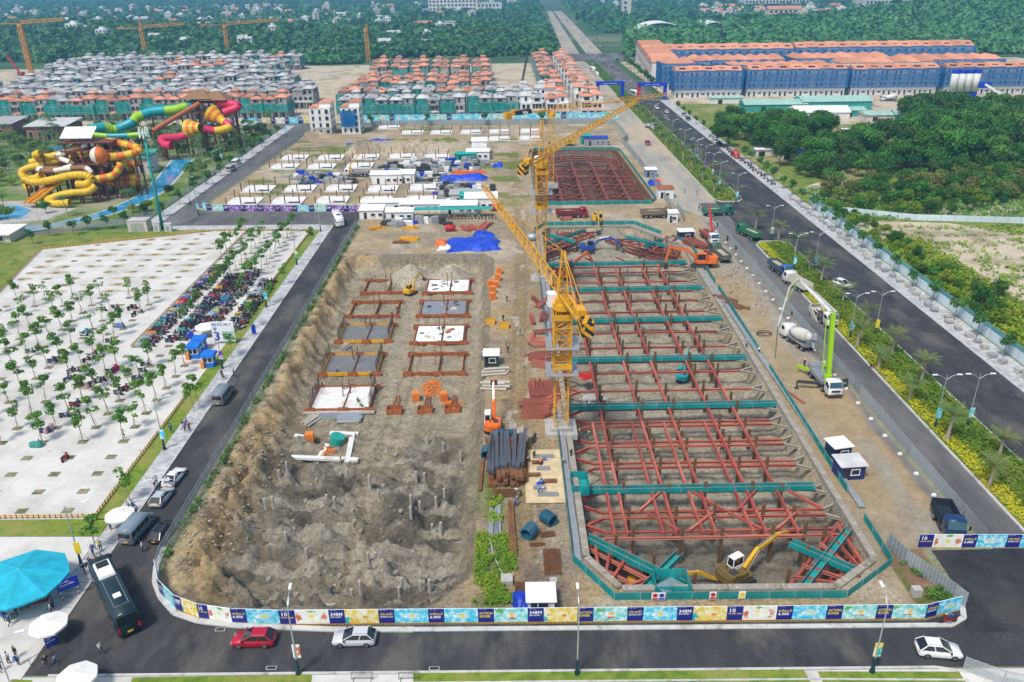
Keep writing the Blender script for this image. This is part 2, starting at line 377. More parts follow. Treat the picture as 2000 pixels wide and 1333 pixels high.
mixc((.4, .37, .3), mud*sm(.5, .62, fbm(gx*.12, gy*.6, 131))*.75); mixc((.36, .26, .13), (dt < 0)*sm(.9, .2, inpit)*sm(.02, .3, 1-tt)*left*.9); mixc((.5, .37, .2), left*(dt < .5)*(1-inpit)*sm(.45, .6, n2)*.8); mixc((.2, .15, .09), left*(dt < 0)*sm(.52, .3, n2)*.7)
mixc((.19, .165, .125), (dt < 0)*(1-left)*sm(.9, .3, inpit)*.75)
mixc((.47, .4, .28), laneA*.5*(1-mud*.6)); mixc((.24, .2, .14), rutA*.7)
mixc((.33, .235, .125), laneB*.8); mixc((.26, .19, .11), rutB*.5); mixc((.55, .52, .46), laneB*sm(.62, .7, fbm(gx*.6, gy*.25, 81))*.8)
mixc((.46, .42, .33), heaps*.9); mixc((.43, .375, .285), long_heap*.9)
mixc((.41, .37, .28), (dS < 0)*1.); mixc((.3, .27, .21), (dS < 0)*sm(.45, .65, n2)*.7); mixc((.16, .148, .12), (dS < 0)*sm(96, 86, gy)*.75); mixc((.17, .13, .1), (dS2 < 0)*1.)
hr = site*sm(50.5, 52.5, gx+(n1-.5)*5); mixc(ASPH, hr*.9); mixc((.46, .33, .18), hr*sm(.36, .58, fbm(gx*.35, gy*.05, 91))*.85); mixc((.2, .2, .2), sm(57.2, 58.6, gx+(n1-.5)*2)*site*(gy < 225)*.9)
mixc(TAN*.95, site*sm(44.5, 46, gx)*sm(54, 51, gx+(n2-.5)*4)*(gy < 226)*.6)
mixc((.2, .1, .05), site*(gx > 46)*(gy < 80)*(gx < 53)*.7)
yard = site*(gy > 243)*(gx < 8); mixc(GRASS, yard*sm(.56, .68, fbm(gx*.09, gy*.12, 101))*.85); mixc((.5, .41, .26), yard*sm(.5, .3, n4)*.5)
mixc((.24, .19, .14), yard*sm(.5, .66, fbm(gx*.07, gy*.07, 111))*sm(-20, -60, gx)*.6)
edge = site*sm(-42.2, -43.2, gx+(n2-.5)*1.4)*(gy < 226); mixc(GRASS*.8, edge*.9)
strip = site*np.exp(-((gx+2.5)/2.2)**2)*sm(104, 96, gy); mixc(GRASS, strip*sm(.4, .55, n1)*.95); mixc((.21, .175, .155), site*np.exp(-((gx-4)/3)**4)*sm(84, 76, gy)*sm(.4, .6, n2)*.8)
mixc(GRASS, site*(gx > 46)*(gy < 78)*sm(.5, .6, n2)*.8)
mixc((.3, .32, .2), (1-site)*1.)
n5 = np.random.RandomState(3).rand(*gx.shape); col = col*(.77+.26*n3+.12*(n5-.5))[..., None]
def grid_mesh(name, X, Y, Z, colr, matn):
    ny, nx = X.shape; me = bpy.data.meshes.new(name); nv = nx*ny
    me.vertices.add(nv); me.vertices.foreach_set('co', np.stack([X, Y, Z], -1).astype(np.float32).ravel())
    i = np.arange((ny-1)*(nx-1)); a = (i//(nx-1))*nx+i % (nx-1); q = np.stack([a, a+1, a+nx+1, a+nx], -1).astype(np.int32).ravel()
    me.loops.add(q.size); me.loops.foreach_set('vertex_index', q); me.polygons.add(i.size); me.polygons.foreach_set('loop_start', np.arange(0, q.size, 4, dtype=np.int32))
    if colr is not None:
        at = me.color_attributes.new('Col', 'FLOAT_COLOR', 'POINT'); at.data.foreach_set('color', colr.astype(np.float32).ravel())
    me.materials.append(MT(matn)); me.update(calc_edges=True); me.validate(); return me
def earth_make():
    m, t, b, N, L = nodes('earth'); b.inputs['Roughness'].default_value = .95; b.inputs['Specular IOR Level'].default_value = .15
    at = N('Attribute', attribute_name='Col'); co = N('NewGeometry').outputs['Position']
    nz = setin(N('TexNoise'), Scale=1.9, Detail=10, Roughness=.78); L(co, nz.inputs['Vector'])
    n2_ = setin(N('TexNoise'), Scale=.35, Detail=5, Roughness=.6); L(co, n2_.inputs['Vector'])
    r = ramp(N('ValToRGB'), [(.33, (.4, .38, .36)), (.5, (.98, .98, .98)), (.66, (1.4, 1.37, 1.32))]); L(nz.outputs['Fac'], r.inputs[0])
    r2 = ramp(N('ValToRGB'), [(.3, (.82, .82, .82)), (.7, (1.12, 1.12, 1.12))]); L(n2_.outputs['Fac'], r2.inputs[0])
    m1 = N('MixRGB', blend_type='MULTIPLY'); m2 = N('MixRGB', blend_type='MULTIPLY'); m1.inputs[0].default_value = m2.inputs[0].default_value = 1
    L(at.outputs['Alpha'], m1.inputs[0]); L(at.outputs['Color'], m1.inputs[1]); L(r.outputs[0], m1.inputs[2]); L(m1.outputs[0], m2.inputs[1]); L(r2.outputs[0], m2.inputs[2]); L(m2.outputs[0], b.inputs['Base Color'])
    bp = setin(N('Bump'), Strength=1.0, Distance=.3); L(nz.outputs['Fac'], bp.inputs['Height']); L(bp.outputs[0], b.inputs['Normal']); return m
DEFS['earth'] = earth_make
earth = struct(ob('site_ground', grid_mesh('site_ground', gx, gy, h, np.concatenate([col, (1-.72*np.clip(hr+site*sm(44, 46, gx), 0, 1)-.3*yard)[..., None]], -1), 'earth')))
def mixmat(name, c1, c2, scale, c3=None, s3=.05, rough=.9, bump=.0, lo=.4, hi=.6, stretch=(1, 1, 1)):
    def make():
        m, t, b, N, L = nodes(name); b.inputs['Roughness'].default_value = rough; b.inputs['Specular IOR Level'].default_value = .25
        co = N('NewGeometry').outputs['Position']; mp = N('Mapping'); mp.inputs['Scale'].default_value = stretch; L(co, mp.inputs[0])
        a = setin(N('TexNoise'), Scale=scale, Detail=8, Roughness=.7); L(mp.outputs[0], a.inputs['Vector']); r = ramp(N('ValToRGB'), [(lo, c1), (hi, c2)]); L(a.outputs['Fac'], r.inputs[0]); out = r.outputs[0]
        if c3:
            k = setin(N('TexNoise'), Scale=s3, Detail=6, Roughness=.65); L(mp.outputs[0], k.inputs['Vector']); r3 = ramp(N('ValToRGB'), [(.5, (0, 0, 0)), (.62, (1, 1, 1))]); L(k.outputs['Fac'], r3.inputs[0])
            x = N('MixRGB'); L(r3.outputs[0], x.inputs[0]); L(out, x.inputs[1]); x.inputs[2].default_value = (*c3, 1); out = x.outputs[0]
        fine = setin(N('TexNoise'), Scale=6, Detail=4); L(co, fine.inputs['Vector']); fr = ramp(N('ValToRGB'), [(.3, (.85, .85, .85)), (.7, (1.13, 1.13, 1.13))]); L(fine.outputs['Fac'], fr.inputs[0])
        y = N('MixRGB', blend_type='MULTIPLY'); y.inputs[0].default_value = 1; L(out, y.inputs[1]); L(fr.outputs[0], y.inputs[2]); L(y.outputs[0], b.inputs['Base Color'])
        if bump: bp = setin(N('Bump'), Strength=.8, Distance=bump); L(a.outputs['Fac'], bp.inputs['Height']); L(bp.outputs[0], b.inputs['Normal'])
        return m
    DEFS[name] = make
mixmat('asphalt', (.03, .031, .035), (.062, .062, .066), .35, (.1, .095, .086), .13, .8, stretch=(1, .45, 1), lo=.33, hi=.68)
mixmat('asphalt_new', (.022, .023, .027), (.036, .037, .041), .3, (.055, .053, .05), .1, .75)
mixmat('asphalt_pale', (.1, .1, .102), (.17, .166, .16), .12, (.075, .075, .078), .07, .85, stretch=(1, .3, 1))
mixmat('road_dusty', (.3, .275, .235), (.41, .375, .31), .1, (.46, .37, .25), .05, .9, stretch=(1, .25, 1))
mixmat('lawn', (.1, .17, .018), (.19, .26, .03), .7, (.24, .25, .06), .12, .95, .04)
mixmat('meadow', (.1, .16, .02), (.2, .24, .04), .25, (.3, .26, .12), .06, .95, .1)
mixmat('far_land', (.03, .09, .035), (.07, .14, .05), .02, (.16, .18, .1), .006, .95)
mixmat('dirt_pale', (.45, .37, .26), (.56, .48, .36), .15, (.3, .26, .17), .06, .95, .05)
def lot_make():
    m, t, b, N, L = nodes('lot_concrete'); b.inputs['Roughness'].default_value = .85
    co = N('NewGeometry').outputs['Position']; br = N('TexBrick'); br.offset = 0; setin(br, Scale=1, Mortar_Size=.012, Brick_Width=6.4, Row_Height=4.5); mp = N('Mapping'); mp.inputs['Location'].default_value = (1.3, .7, 0); L(co, mp.inputs[0]); L(mp.outputs[0], br.inputs['Vector'])
    br.inputs['Color1'].default_value = (.63, .615, .58, 1); br.inputs['Color2'].default_value = (.58, .57, .535, 1); br.inputs['Mortar'].default_value = (.4, .39, .37, 1)
    a = setin(N('TexNoise'), Scale=.14, Detail=7, Roughness=.65); L(co, a.inputs['Vector']); r = ramp(N('ValToRGB'), [(.3, (.72, .71, .69)), (.55, (1, 1, 1)), (.75, (1.1, 1.08, 1.04))]); L(a.outputs['Fac'], r.inputs[0])
    k = setin(N('TexNoise'), Scale=.5, Detail=5, Roughness=.55); L(co, k.inputs['Vector']); rk = ramp(N('ValToRGB'), [(.68, (1, 1, 1)), (.74, (.68, .66, .63))]); L(k.outputs['Fac'], rk.inputs[0])
    x = N('MixRGB', blend_type='MULTIPLY'); x.inputs[0].default_value = 1; y = N('MixRGB', blend_type='MULTIPLY'); y.inputs[0].default_value = 1
    L(br.outputs['Color'], x.inputs[1]); L(r.outputs[0], x.inputs[2]); L(x.outputs[0], y.inputs[1]); L(rk.outputs[0], y.inputs[2]); L(y.outputs[0], b.inputs['Base Color']); return m
DEFS['lot_concrete'] = lot_make
def pave_make(name, c1, c2, c3, w, hgt_, sc):
    def make():
        m, t, b, N, L = nodes(name); b.inputs['Roughness'].default_value = .85
        co = N('NewGeometry').outputs['Position']; br = setin(N('TexBrick'), Scale=sc, Mortar_Size=.02, Brick_Width=w, Row_Height=hgt_); L(co, br.inputs['Vector']); br.inputs['Color1'].default_value = (*c1, 1); br.inputs['Color2'].default_value = (*c2, 1); br.inputs['Mortar'].default_value = (*c3, 1)
        a = setin(N('TexNoise'), Scale=.4, Detail=6); L(co, a.inputs['Vector']); r = ramp(N('ValToRGB'), [(.3, (.8, .8, .8)), (.7, (1.12, 1.12, 1.1))]); L(a.outputs['Fac'], r.inputs[0])
        x = N('MixRGB', blend_type='MULTIPLY'); x.inputs[0].default_value = 1; L(br.outputs['Color'], x.inputs[1]); L(r.outputs[0], x.inputs[2]); L(x.outputs[0], b.inputs['Base Color']); return m
    DEFS[name] = make
pave_make('paving', (.3, .31, .33), (.58, .58, .58), (.4, .4, .4), .9, .3, 1.)
# ------------------------------------------------------------------ outer ground and hills
def ring(name, matn, outer, inner, z=0):
    mb = MB()
    x0, x1, y0, y1 = outer; u0, u1, w0, w1 = inner
    for p in ((x0, x1, y0, w0), (x0, x1, w1, y1), (x0, u0, w0, w1), (u1, x1, w0, w1)): mb.quad((p[0], p[2], z), (p[1], p[2], z), (p[1], p[3], z), (p[0], p[3], z))
    return mb.build(name, matn)
struct(ring('ground', 'far_land', (-6000, 6000, -200, 9000), (HX0, HX1, HY0, HY1)))
HILLS = [(-420, 950, 240, 120, 12), (-80, 960, 260, 100, 7), (330, 1050, 260, 130, 7), (600, 1050, 150, 150, 30), (-700, 1100, 250, 150, 14)]
def hillz(x, y): return sum(a*math.exp(-((x-cx)/rx)**2-((y-cy)/ry)**2) for cx, cy, rx, ry, a in HILLS)*(1-math.exp(-((x-82-(y-770)*.03)/75)**4))-1.2
_hx, _hy = np.meshgrid(np.linspace(-1500, 1300, 141), np.linspace(760, 1750, 60)); _hh = sum(a*np.exp(-((_hx-cx)/rx)**2-((_hy-cy)/ry)**2) for cx, cy, rx, ry, a in HILLS)*(1-np.exp(-((_hx-82-(_hy-770)*.03)/75)**4))-1.2
struct(ob('hills', grid_mesh('hills', _hx, _hy, _hh, None, 'far_land')))
# ------------------------------------------------------------------ roads, pavements, kerbs
def sheet(name, poly, z, matn): 
    mb = MB(); mb.add([(p[0], p[1], z) for p in poly], [list(range(len(poly)))]); return struct(mb.build(name, matn))
def rect(x0, x1, y0, y1): return [(x0, y0), (x1, y0), (x1, y1), (x0, y1)]
def kerb(name, pts, w=.3, hh=.15, z=0, matn='kerb_stone'):
    mb = MB()
    for (a, b), (c, d) in zip(pts[:-1], pts[1:]): mb.beam((a, b, z+hh/2), (c, d, z+hh/2), w, hh)
    return struct(mb.build(name, matn))
CORNER = [(-44.3, 82), (-43.9, 78.5), (-42.9, 75.6), (-41.2, 73), (-38.6, 70.9), (-35.5, 69.6), (-31, 68.8)]
sheet('left_road', [(-50.8, 242), (-50.8, 66.5), (-31, 66.5)]+CORNER[::-1]+[(-44.3, 242)], .03, 'asphalt')
sheet('front_road', [(-51, 61.7), (60, 60.9), (75, 60), (75, 79.5), (60.2, 79.5), (52.5, 79.3), (52, 70.5), (49.5, 68.6), (46, 67.6), (-31, 68.3), (-51, 68.3)], .036, 'asphalt')
sheet('corner_asphalt', [(49.5, 66), (76, 64), (76, 79.6), (52.6, 79.4), (52.3, 70.6)], .042, 'asphalt_new')
sheet('fenced_lane', rect(60.2, 66, 79.4, 246), .03, 'asphalt_pale')
sheet('boulevard', [(75.2, 60), (88, 60), (88.2, 470), (88.5, 700), (75.4, 700), (75.2, 247), (66, 247), (66, 206), (75.2, 206)], .03, 'asphalt')
sheet('west_carriageway', [(60.2, 246), (66, 246.2), (66, 700), (52.3, 700), (52.3, 244), (60.2, 224)], .034, 'road_dusty')
sheet('cross_road', [(-101, 228), (-50.7, 227.5), (-44.4, 226), (-44.4, 242), (-92, 243.5), (-97, 246), (-101, 250)], .026, 'asphalt_pale')
sheet('park_road', [(-103, 229), (-97, 229), (-97.3, 252), (-92.5, 376), (-92.5, 402), (-103.3, 402)], .022, 'asphalt_pale')
sheet('row_street', rect(-300, 52, 399, 407), .02, 'asphalt_pale')
sheet('junction', rect(20, 140, 700, 770), .03, 'asphalt_pale')
sheet('far_road', [(54, 769), (68, 769), G(1078, 22, .03), G(1068, 22, .03)], .03, 'road_dusty'); sheet('far_road_east', [(74, 769), (89, 769), G(1097, 22, .03), G(1081, 22, .03)], .03, 'road_dusty')
sheet('upper_boulevard', rect(75.3, 88.3, 470, 701), .05, 'asphalt_pale')
# pavements
def pave(name, poly, z=.13, matn='paving'): mb = MB(); mb.prism(poly, -.1, z); return struct(mb.build(name, matn))
pave('left_pavement', [(-53.6, 226), (-53.6, 70), (-52.2, 67.8), (-50.9, 70), (-50.9, 226)]); kerb('left_kerb', [(-50.75, 226), (-50.75, 70), (-52.2, 67.6)], .3, .17)
pave('corner_pavement', [(-98, 224), (-55, 223), (-52, 222), (-50.9, 219), (-50.9, 224), (-52, 226.6), (-56, 227.6), (-98, 228)], .126)
pave('park_pavement', rect(-107.5, -103.2, 229, 400)); kerb('park_kerb', [(-103.1, 229), (-103.1, 400)], .3, .17)
pave('east_pavement', rect(88.3, 93.6, 60, 470)); kerb('east_kerb', [(88.2, 60), (88.2, 470)], .35, .17)
pave('plaza', [(-100, 45), (-51.1, 45), (-51.1, 60), (-51.1, 67), (-52.4, 68), (-53.7, 70), (-53.7, 84.4), (-100, 85.4)], .1, 'lot_concrete')
sheet('plaza_lawn', [(-100, 85.4), (-53.7, 84.5), (-53.7, 88.2), (-100, 88.6)], .09, 'lawn'); sheet('verge', rect(-56.2, -53.6, 88, 221), .09, 'lawn')
pave('car_park', [(-56.2, 88.2), (-56.2, 221.5), (-84, 222.5), (-126, 207), (-117, 168), (-100, 120), (-100, 88.2)], .07, 'lot_concrete')
sheet('car_park_verge', [(-84, 222.7), (-126.3, 207), (-117.3, 168), (-100, 119), (-100, 88), (-125, 88), (-150, 200), (-150, 222), (-98, 227)], .05, 'meadow')
for i, (x0, x1) in enumerate(((-39.5, -20.5), (-10.4, 30.5))): sheet('front_lawn', [(x0+.4, 57), (x1, 57), (x1-.4, 61.2), (x0, 61.2)], .14, 'lawn')
sheet('front_lawn', [(-53, 57), (-49.5, 57), (-49.8, 61.0), (-52, 61.2)], .14, 'lawn'); sheet('front_lawn', [(31.5, 56), (46, 56), (46, 60.3), (31.5, 60.6)], .14, 'lawn')
pave('front_pavement', [(-60, 50), (60, 50), (60, 60.6), (46, 60.7), (-51, 61.4), (-51, 50.2), (-60, 50.1)], .094, 'lot_concrete')
kerb('front_kerb', [(-48.5, 61.6), (44, 60.95), (48, 60)], .3, .16); kerb('front_kerb', [(-39.7, 60.1), (-20.4, 59.9)], .2, .22); kerb('front_kerb', [(-10.6, 59.9), (30.7, 59.6), (46.4, 59.2)], .2, .22)
# hoarding plinth and medians
kerb('plinth', [(p, q-.5*(q < 72)) for p, q in CORNER]+[(-20, 67.5), (-11, 67.3)], .7, .2, 0, 'kerb_stone'); kerb('plinth', [(-11, 67.35), (48.5, 66.8), (50.5, 67.9), (51.6, 70.5)], .6, .16, 0, 'kerb_stone')
for y0, y1 in ((76, 206), (247, 470), (492, 690)):
    xa, xb = 66.1, 75.1
    pave('median', [(xa, y0+3), (xa+2, y0), (xb-2, y0), (xb, y0+3), (xb, y1-3), (xb-2, y1), (xa+2, y1), (xa, y1-3)], .16, 'meadow')
    kerb('median_kerb', [(xa, y1-3), (xa, y0+3), (xa+2, y0), (xb-2, y0), (xb, y0+3), (xb, y1-3), (xb-2, y1), (xa+2, y1), (xa, y1-3)], .35, .24)
kerb('lane_kerb', [(60.1, 79.6), (60.1, 226)], .2, .1)
# wild ground on the right
sheet('scrubland', [(93.7, 60), (400, 60), (400, 455), (93.7, 455)], .02, 'meadow')
sheet('clearing', [G(*q)[:2] for q in ((1652, 432), (1850, 436), (2080, 470), (2080, 615), (1930, 590), (1860, 540), (1770, 505), (1690, 462))], .06, 'dirt_pale'); sheet('clearing', [(120, 238), (165, 246), (175, 226), (150, 226), (131, 228)], .06, 'dirt_pale'); sheet('clearing', [(97, 262), (112, 276), (132, 262), (122, 248), (104, 246)], .06, 'dirt_pale')
sheet('batching_yard', rect(150, 215, 385, 470), .05, 'dirt_pale'); sheet('site_street', rect(89, 330, 455, 470), .06, 'dirt_pale')
sheet('canal', [(124, 250), (220, 257), (220, 251), (126, 245)], .08, 'water_dark')
sheet('building_plots', rect(-420, 56, 406, 690), .04, 'dirt_pale'); sheet('building_plots', rect(94, 420, 470, 690), .045, 'dirt_pale')
# ------------------------------------------------------------------ shared unit meshes
def unit(name, matn, w, hh): mb = MB(); mb.beam((0, 0, 0), (1, 0, 0), w, hh); return mb.mesh(name, matn)
def hbeam(name, matn, w=.4, hh=.4, t=.06):
    a, b, c = w/2, hh/2, t/2; pr = [(-a, -b), (a, -b), (a, -b+t), (c, -b+t), (c, b-t), (a, b-t), (a, b), (-a, b), (-a, b-t), (-c, b-t), (-c, -b+t), (-a, -b+t)]
    mb = MB(); k = 12; mb.add([(0, y, z) for y, z in pr]+[(1, y, z) for y, z in pr], [(i, k+i, k+(i+1) % k, (i+1) % k) for i in range(k)]+[list(range(k)), list(range(k, 24))[::-1]]); return mb.mesh(name, matn)
ME_STRUT = hbeam('strut', 'steel_red', .36, .38); ME_POST = hbeam('king_post', 'steel_brown', .4, .4); ME_OXIDE = hbeam('oxide_strut', 'steel_oxide', .55, .5); ME_MUDDY = hbeam('muddy_strut', 'concrete_dirty')
REDS = [(1, 1, 1), (1.1, 1.15, 1.1), (.85, .8, .8), (1.25, 1.5, 1.5), (1.05, .9, .9)]
def bar(name, me, p, q, parent=None, col=None):
    p, q = Vector(p), Vector(q); d = q-p; o = ob(name, me, parent, p, 0, (d.length, 1, 1), col or rnd.choice(REDS))
    if abs(d.x)+abs(d.y) < 1e-3: o.rotation_euler = (0, -math.pi/2 if d.z > 0 else math.pi/2, 0)
    else: o.rotation_euler = (0, -math.atan2(d.z, math.hypot(d.x, d.y)), math.atan2(d.y, d.x))
    return o
def walkpts(pts, step):
    """cut a polyline into equal pieces no longer than step"""
    out = []
    for (a, b) in zip(pts[:-1], pts[1:]):
        a, b = Vector((a[0], a[1], 0)), Vector((b[0], b[1], 0)); L_ = (b-a).length; k = max(1, round(L_/step))
        for i in range(k): out.append((a+(b-a)*i/k, a+(b-a)*(i+1)/k))
    return out
def panel_mesh(name, matn, corr=0, n=12):
    mb = MB()
    if corr:
        vs = []
        for i in range(n+1):
            y = corr*(1 if i % 2 else -1)
            vs += [(i/n, y, 0), (i/n, y, 1)]
        mb.add(vs, [(2*i, 2*i+2, 2*i+3, 2*i+1) for i in range(n)])
    else: mb.box(.5, 0, 0, 1, .02, 1)
    return mb.mesh(name, matn)
ME_NET = panel_mesh('net_panel', 'net_rail'); ME_MESH = panel_mesh('mesh_panel', 'fence_mesh', .03, 10)
mat('sheet_fence', (.36, .4, .43), .5, .12, .6, metal=.3, rand=.1, wear=((.5, .5, .5), .15, .5)); ME_SHEET = panel_mesh('sheet_panel', 'sheet_fence', .04, 10)
mat('fence_teal', (.16, .42, .42), .6, .15, .3, rand=.15); mat('fence_pale', (.6, .72, .78), .6, .1, .3, rand=.1, wear=((.15, .4, .6), .25, .4))
ME_TEAL = panel_mesh('teal_panel', 'fence_teal', .04, 8); ME_PALE = panel_mesh('pale_panel', 'fence_pale')
mb = MB(); mb.box(0, 0, 0, .07, .07, 1); ME_FPOST = mb.mesh('fence_post', 'steel_galv'); ME_RAIL = unit('rail', 'steel_galv', .05, .05)
def fence(name, label, pts, step, hh, me, z=0, cat='fence', post=ME_FPOST, rails=(.97, .5), prop=0, gaps=(), foot=False):
    root = thing(name, label, cat, (pts[0][0], pts[0][1], z)); o0 = Vector((pts[0][0], pts[0][1], 0))
    for i, (a, b) in enumerate(walkpts(pts, step)):
        if i in gaps: continue
        d = b-a; an = math.atan2(d.y, d.x); zz = 0
        ob('panel', me, root, a-o0+Vector((0, 0, .05)), an, (d.length*.985, 1, hh))
        ob('post', post, root, a-o0, an, (1, 1, hh+.12))
        for r in rails: ob('rail', ME_RAIL, root, a-o0+Vector((0, 0, hh*r)), an, (d.length, 1, 1))
        if prop and i % 2 == 0:
            nrm = Vector((-d.y, d.x, 0)).normalized()*prop; bar('prop', ME_RAIL, a-o0+Vector((0, 0, hh*.8)), a-o0+nrm*1.3, root, (1, 1, 1))
            if foot: ob('footing', ME_FOOT, root, a-o0+nrm*1.35)
    return root
mb = MB(); mb.box(0, 0, 0, .6, .45, .3, tx=.8, ty=.8); ME_FOOT = mb.mesh('footing', 'sheet_white')
# ------------------------------------------------------------------ deep braced pit near the camera
def wallring(name, label, poly, depth, matn, corr, capw, caph, capmat, open_=()):
    root = thing(name, label, 'retaining wall'); me = panel_mesh(name+'_sheet', matn, corr, 12); k = len(poly)
    for i in range(k):
        a, b = poly[i], poly[(i+1) % k]
        for p, q in walkpts([a, b], 6):
            d = q-p; an = math.atan2(d.y, d.x); ob('wall_sheet', me, root, (p.x, p.y, -depth), an, (d.length, 1, depth+.05))
            nrm = Vector((d.y, -d.x, 0)).normalized()
            mb2 = MB(); c = (p+q)/2+nrm*(capw/2-.1); mb2.box(0, 0, 0, d.length*1.004, capw, caph); mb2.build('capping_beam', capmat, root, loc=(c.x, c.y, -caph*.35), rz=an)
    return root
SH = SHAFT  # counter-clockwise as seen from above
wallring('retaining_wall', 'muddy concrete retaining wall round the long braced pit nearest the front', SH, 6.8, 'concrete_dirty', .12, .9, .5, 'concrete_dirty')
wallring('retaining_wall', 'brown sheet pile wall round the far square pit', SHAFT2, 8.6, 'steel_brown', .2, .7, .6, 'steel_rust')
def offset(poly, d):
    out = []; k = len(poly)
    for i in range(k):
        p0, p1, p2 = [Vector((*poly[(i+j) % k], 0)) for j in (-1, 0, 1)]; n0 = Vector(((p1-p0).y, -(p1-p0).x, 0)).normalized(); n1_ = Vector(((p2-p1).y, -(p2-p1).x, 0)).normalized()
        b = (n0+n1_).normalized(); out.append(tuple((p1+b*d/max(.4, b.dot(n0)))[:2]))
    return out
o1 = offset(SH, 2.1); cl = o1+[o1[0]]
# left side first: walk from the far left corner down, along the front, up the right side and across the far end
fence('guard_rail', 'teal net guard rail round the long braced pit', cl, 3, 1.15, ME_NET, .0, 'guard rail', rails=(1.0,), gaps=(18, 19, 33, 34, 47, 60, 61))
o2 = offset(SHAFT2, 1.4); fence('guard_rail', 'teal net guard rail round the far square pit', o2+[o2[0]], 3, 1.2, ME_NET, 0, 'guard rail', rails=(1.0,))
# planked edge walkway on the left and the right of the pit
for lab, x0, x1, y0, y1 in (('left', 7.75, 8.6, 78, 216), ('right', 46.9, 47.8, 88, 200)):
    root = thing('edge_walkway', 'grey steel-plank walkway along the %s edge of the long braced pit' % lab, 'walkway', (x0, y0, .3)); y = y0
    mb = MB(); mb.box(.45, 1.45, 0, .85, 2.86, .06)
    for k in range(5): mb.box(.12+k*.165, 1.45, .061, .03, 2.8, .02)
    me = mb.mesh('plank_deck', 'steel_galv'); nn = int((y1-y0)/2.9)
    for i in range(nn): ob('plank_deck', me, root, (rnd.uniform(-.04, .04)+(.8 if lab == 'right' and i < 3 else 0)*0, i*2.9, rnd.uniform(0, .03)))
ZS = -1.2
frame = thing('strut_frame', 'red steel strut frame bracing the long pit nearest the front', 'strut frame')
def rowY(u, v, z): return G(u, v+.02*(1300-u), z).y
def ends(v, z): return rowY(1300+(12-24)*9, v, z), rowY(1300+18*9, v, z)
XL, XR = 10.0, 45.6
TEAL = [512, 561.5, 622, 698, 790, 952]
ROWS = [(532, 1), (551, 1), (588, 1), (610, 1), (650, 1), (679, 1), (728, 1), (763, 1), (829, 2), (868, 2), (909, 2), (1006, 2), (1045, 2)]
LONG = [15.2, 21.6, 26.8, 33.4, 37.6]
ally = []
def strutrow(v, n, z=ZS, left=True):
    ya, yb = ends(v, z); ally.append((ya+yb)/2)
    for k in range(n):
        dy = (k-(n-1)/2)*1.25
        bar('strut', ME_STRUT, (XL+2.5, ya+dy, z), (38.6, (ya*.2+yb*.8)+dy, z), frame); bar('strut', ME_STRUT, (38.6, (ya*.2+yb*.8)+dy, z), (XR-2.8, yb+dy, z), frame)
    o = .6*(n-1)
    for s in (-1, 1):
        bar('splay', ME_STRUT, (XL+2.5, ya+s*o, z), (XL-.2, ya+s*(1.7+o), z), frame); bar('splay', ME_MUDDY if v < 1020 else ME_STRUT, (XR-2.8, yb+s*o, z), (XR+.3, yb+s*(1.7+o), z), frame)
for v, n in ROWS: strutrow(v, n)
def walkway(a, b, z, label, w=.9, parent=None):
    a, b = Vector((*a, z)), Vector((*b, z)); d = b-a; an = math.atan2(d.y, d.x); root = thing('walkway', label, 'walkway', a, an); L_ = d.length
    mb = MB(); mb.box(L_/2, 0, 0, L_, w, .06); mb.build('deck', 'teal_solid', root)
    k = max(1, round(L_/4))
    for s in (-1, 1):
        for i in range(k): ob('net', ME_NET, root, (i*L_/k, s*w/2, .05), 0, (L_/k*.98, 1, .72))
        ob('hand_rail', ME_RAIL, root, (0, s*w/2, .84), 0, (L_, 1, 1))
        for i in range(k+1): ob('upright', ME_FPOST, root, (i*L_/k, s*w/2, 0), 0, (.7, .7, .9))
    return root
for i, v in enumerate(TEAL[::-1]):
    ya, yb = ends(v, -.2); strutrow(v+9, 1)
    walkway((XL-1.2, ya), (XR-(.5 if i else 2.5), yb), -.85, '%s teal-netted walkway across the braced pit, counted from the front' % nth(i))
ys = sorted(ally)
for X in LONG:
    yy = [ys[0]-.4]+ys+[ys[-1]+.6]
    for a, b in zip(yy[:-1:2], yy[2::2]): bar('long_strut', ME_STRUT, (X, a, ZS+.42), (X, b, ZS+.42), frame)
    if X in LONG[:4]:
        for a, b in zip(yy[0:6:2], yy[2:8:2]): bar('long_strut', ME_STRUT, (X-1.7, a, ZS+.42), (X-1.7, b, ZS+.42), frame)
    for k, y in enumerate(ys):
        if (k+int(X)) % 5 == 4 and k > 5: continue
        z0 = -6 if y < 100 else -4.9; bar('king_post', ME_POST, (X+.75, y-.55, z0), (X+.75, y-.55, rnd.uniform(.3, 1.2)), frame)
    for k, y in enumerate(ys[:-1]):
        if k % 2 == 0 and k > 3: bar('king_post', ME_POST, (X+.75+rnd.uniform(-.3, .3), (y+ys[k+1])/2, -5), (X+.75, (y+ys[k+1])/2, rnd.uniform(-.6, .3)), frame)
y3 = sorted([rowY(1300, v, ZS) for v in (952, 1006, 1045)], reverse=True)
for (ya, yb), xs in (((y3[0], y3[1]), ((17.5, 22.5), (29, 24.5), (31, 36), (42.5, 38))), ((y3[1], y3[2]), ((22, 18.5), (23.5, 27.5), (33, 29.5), (35, 39)))):
    for a, b in xs: bar('diagonal_brace', ME_STRUT, (b, ya-.3, ZS+.45), (a, yb+.3, ZS+.45), frame)
for v, xs in ((505, (14, 20, 28, 36)),):
    y = rowY(1300, v, ZS)
    for x in xs: bar('diagonal_brace', ME_STRUT, (x, y, ZS+.4), (x+4, y-6, ZS+.4), frame)
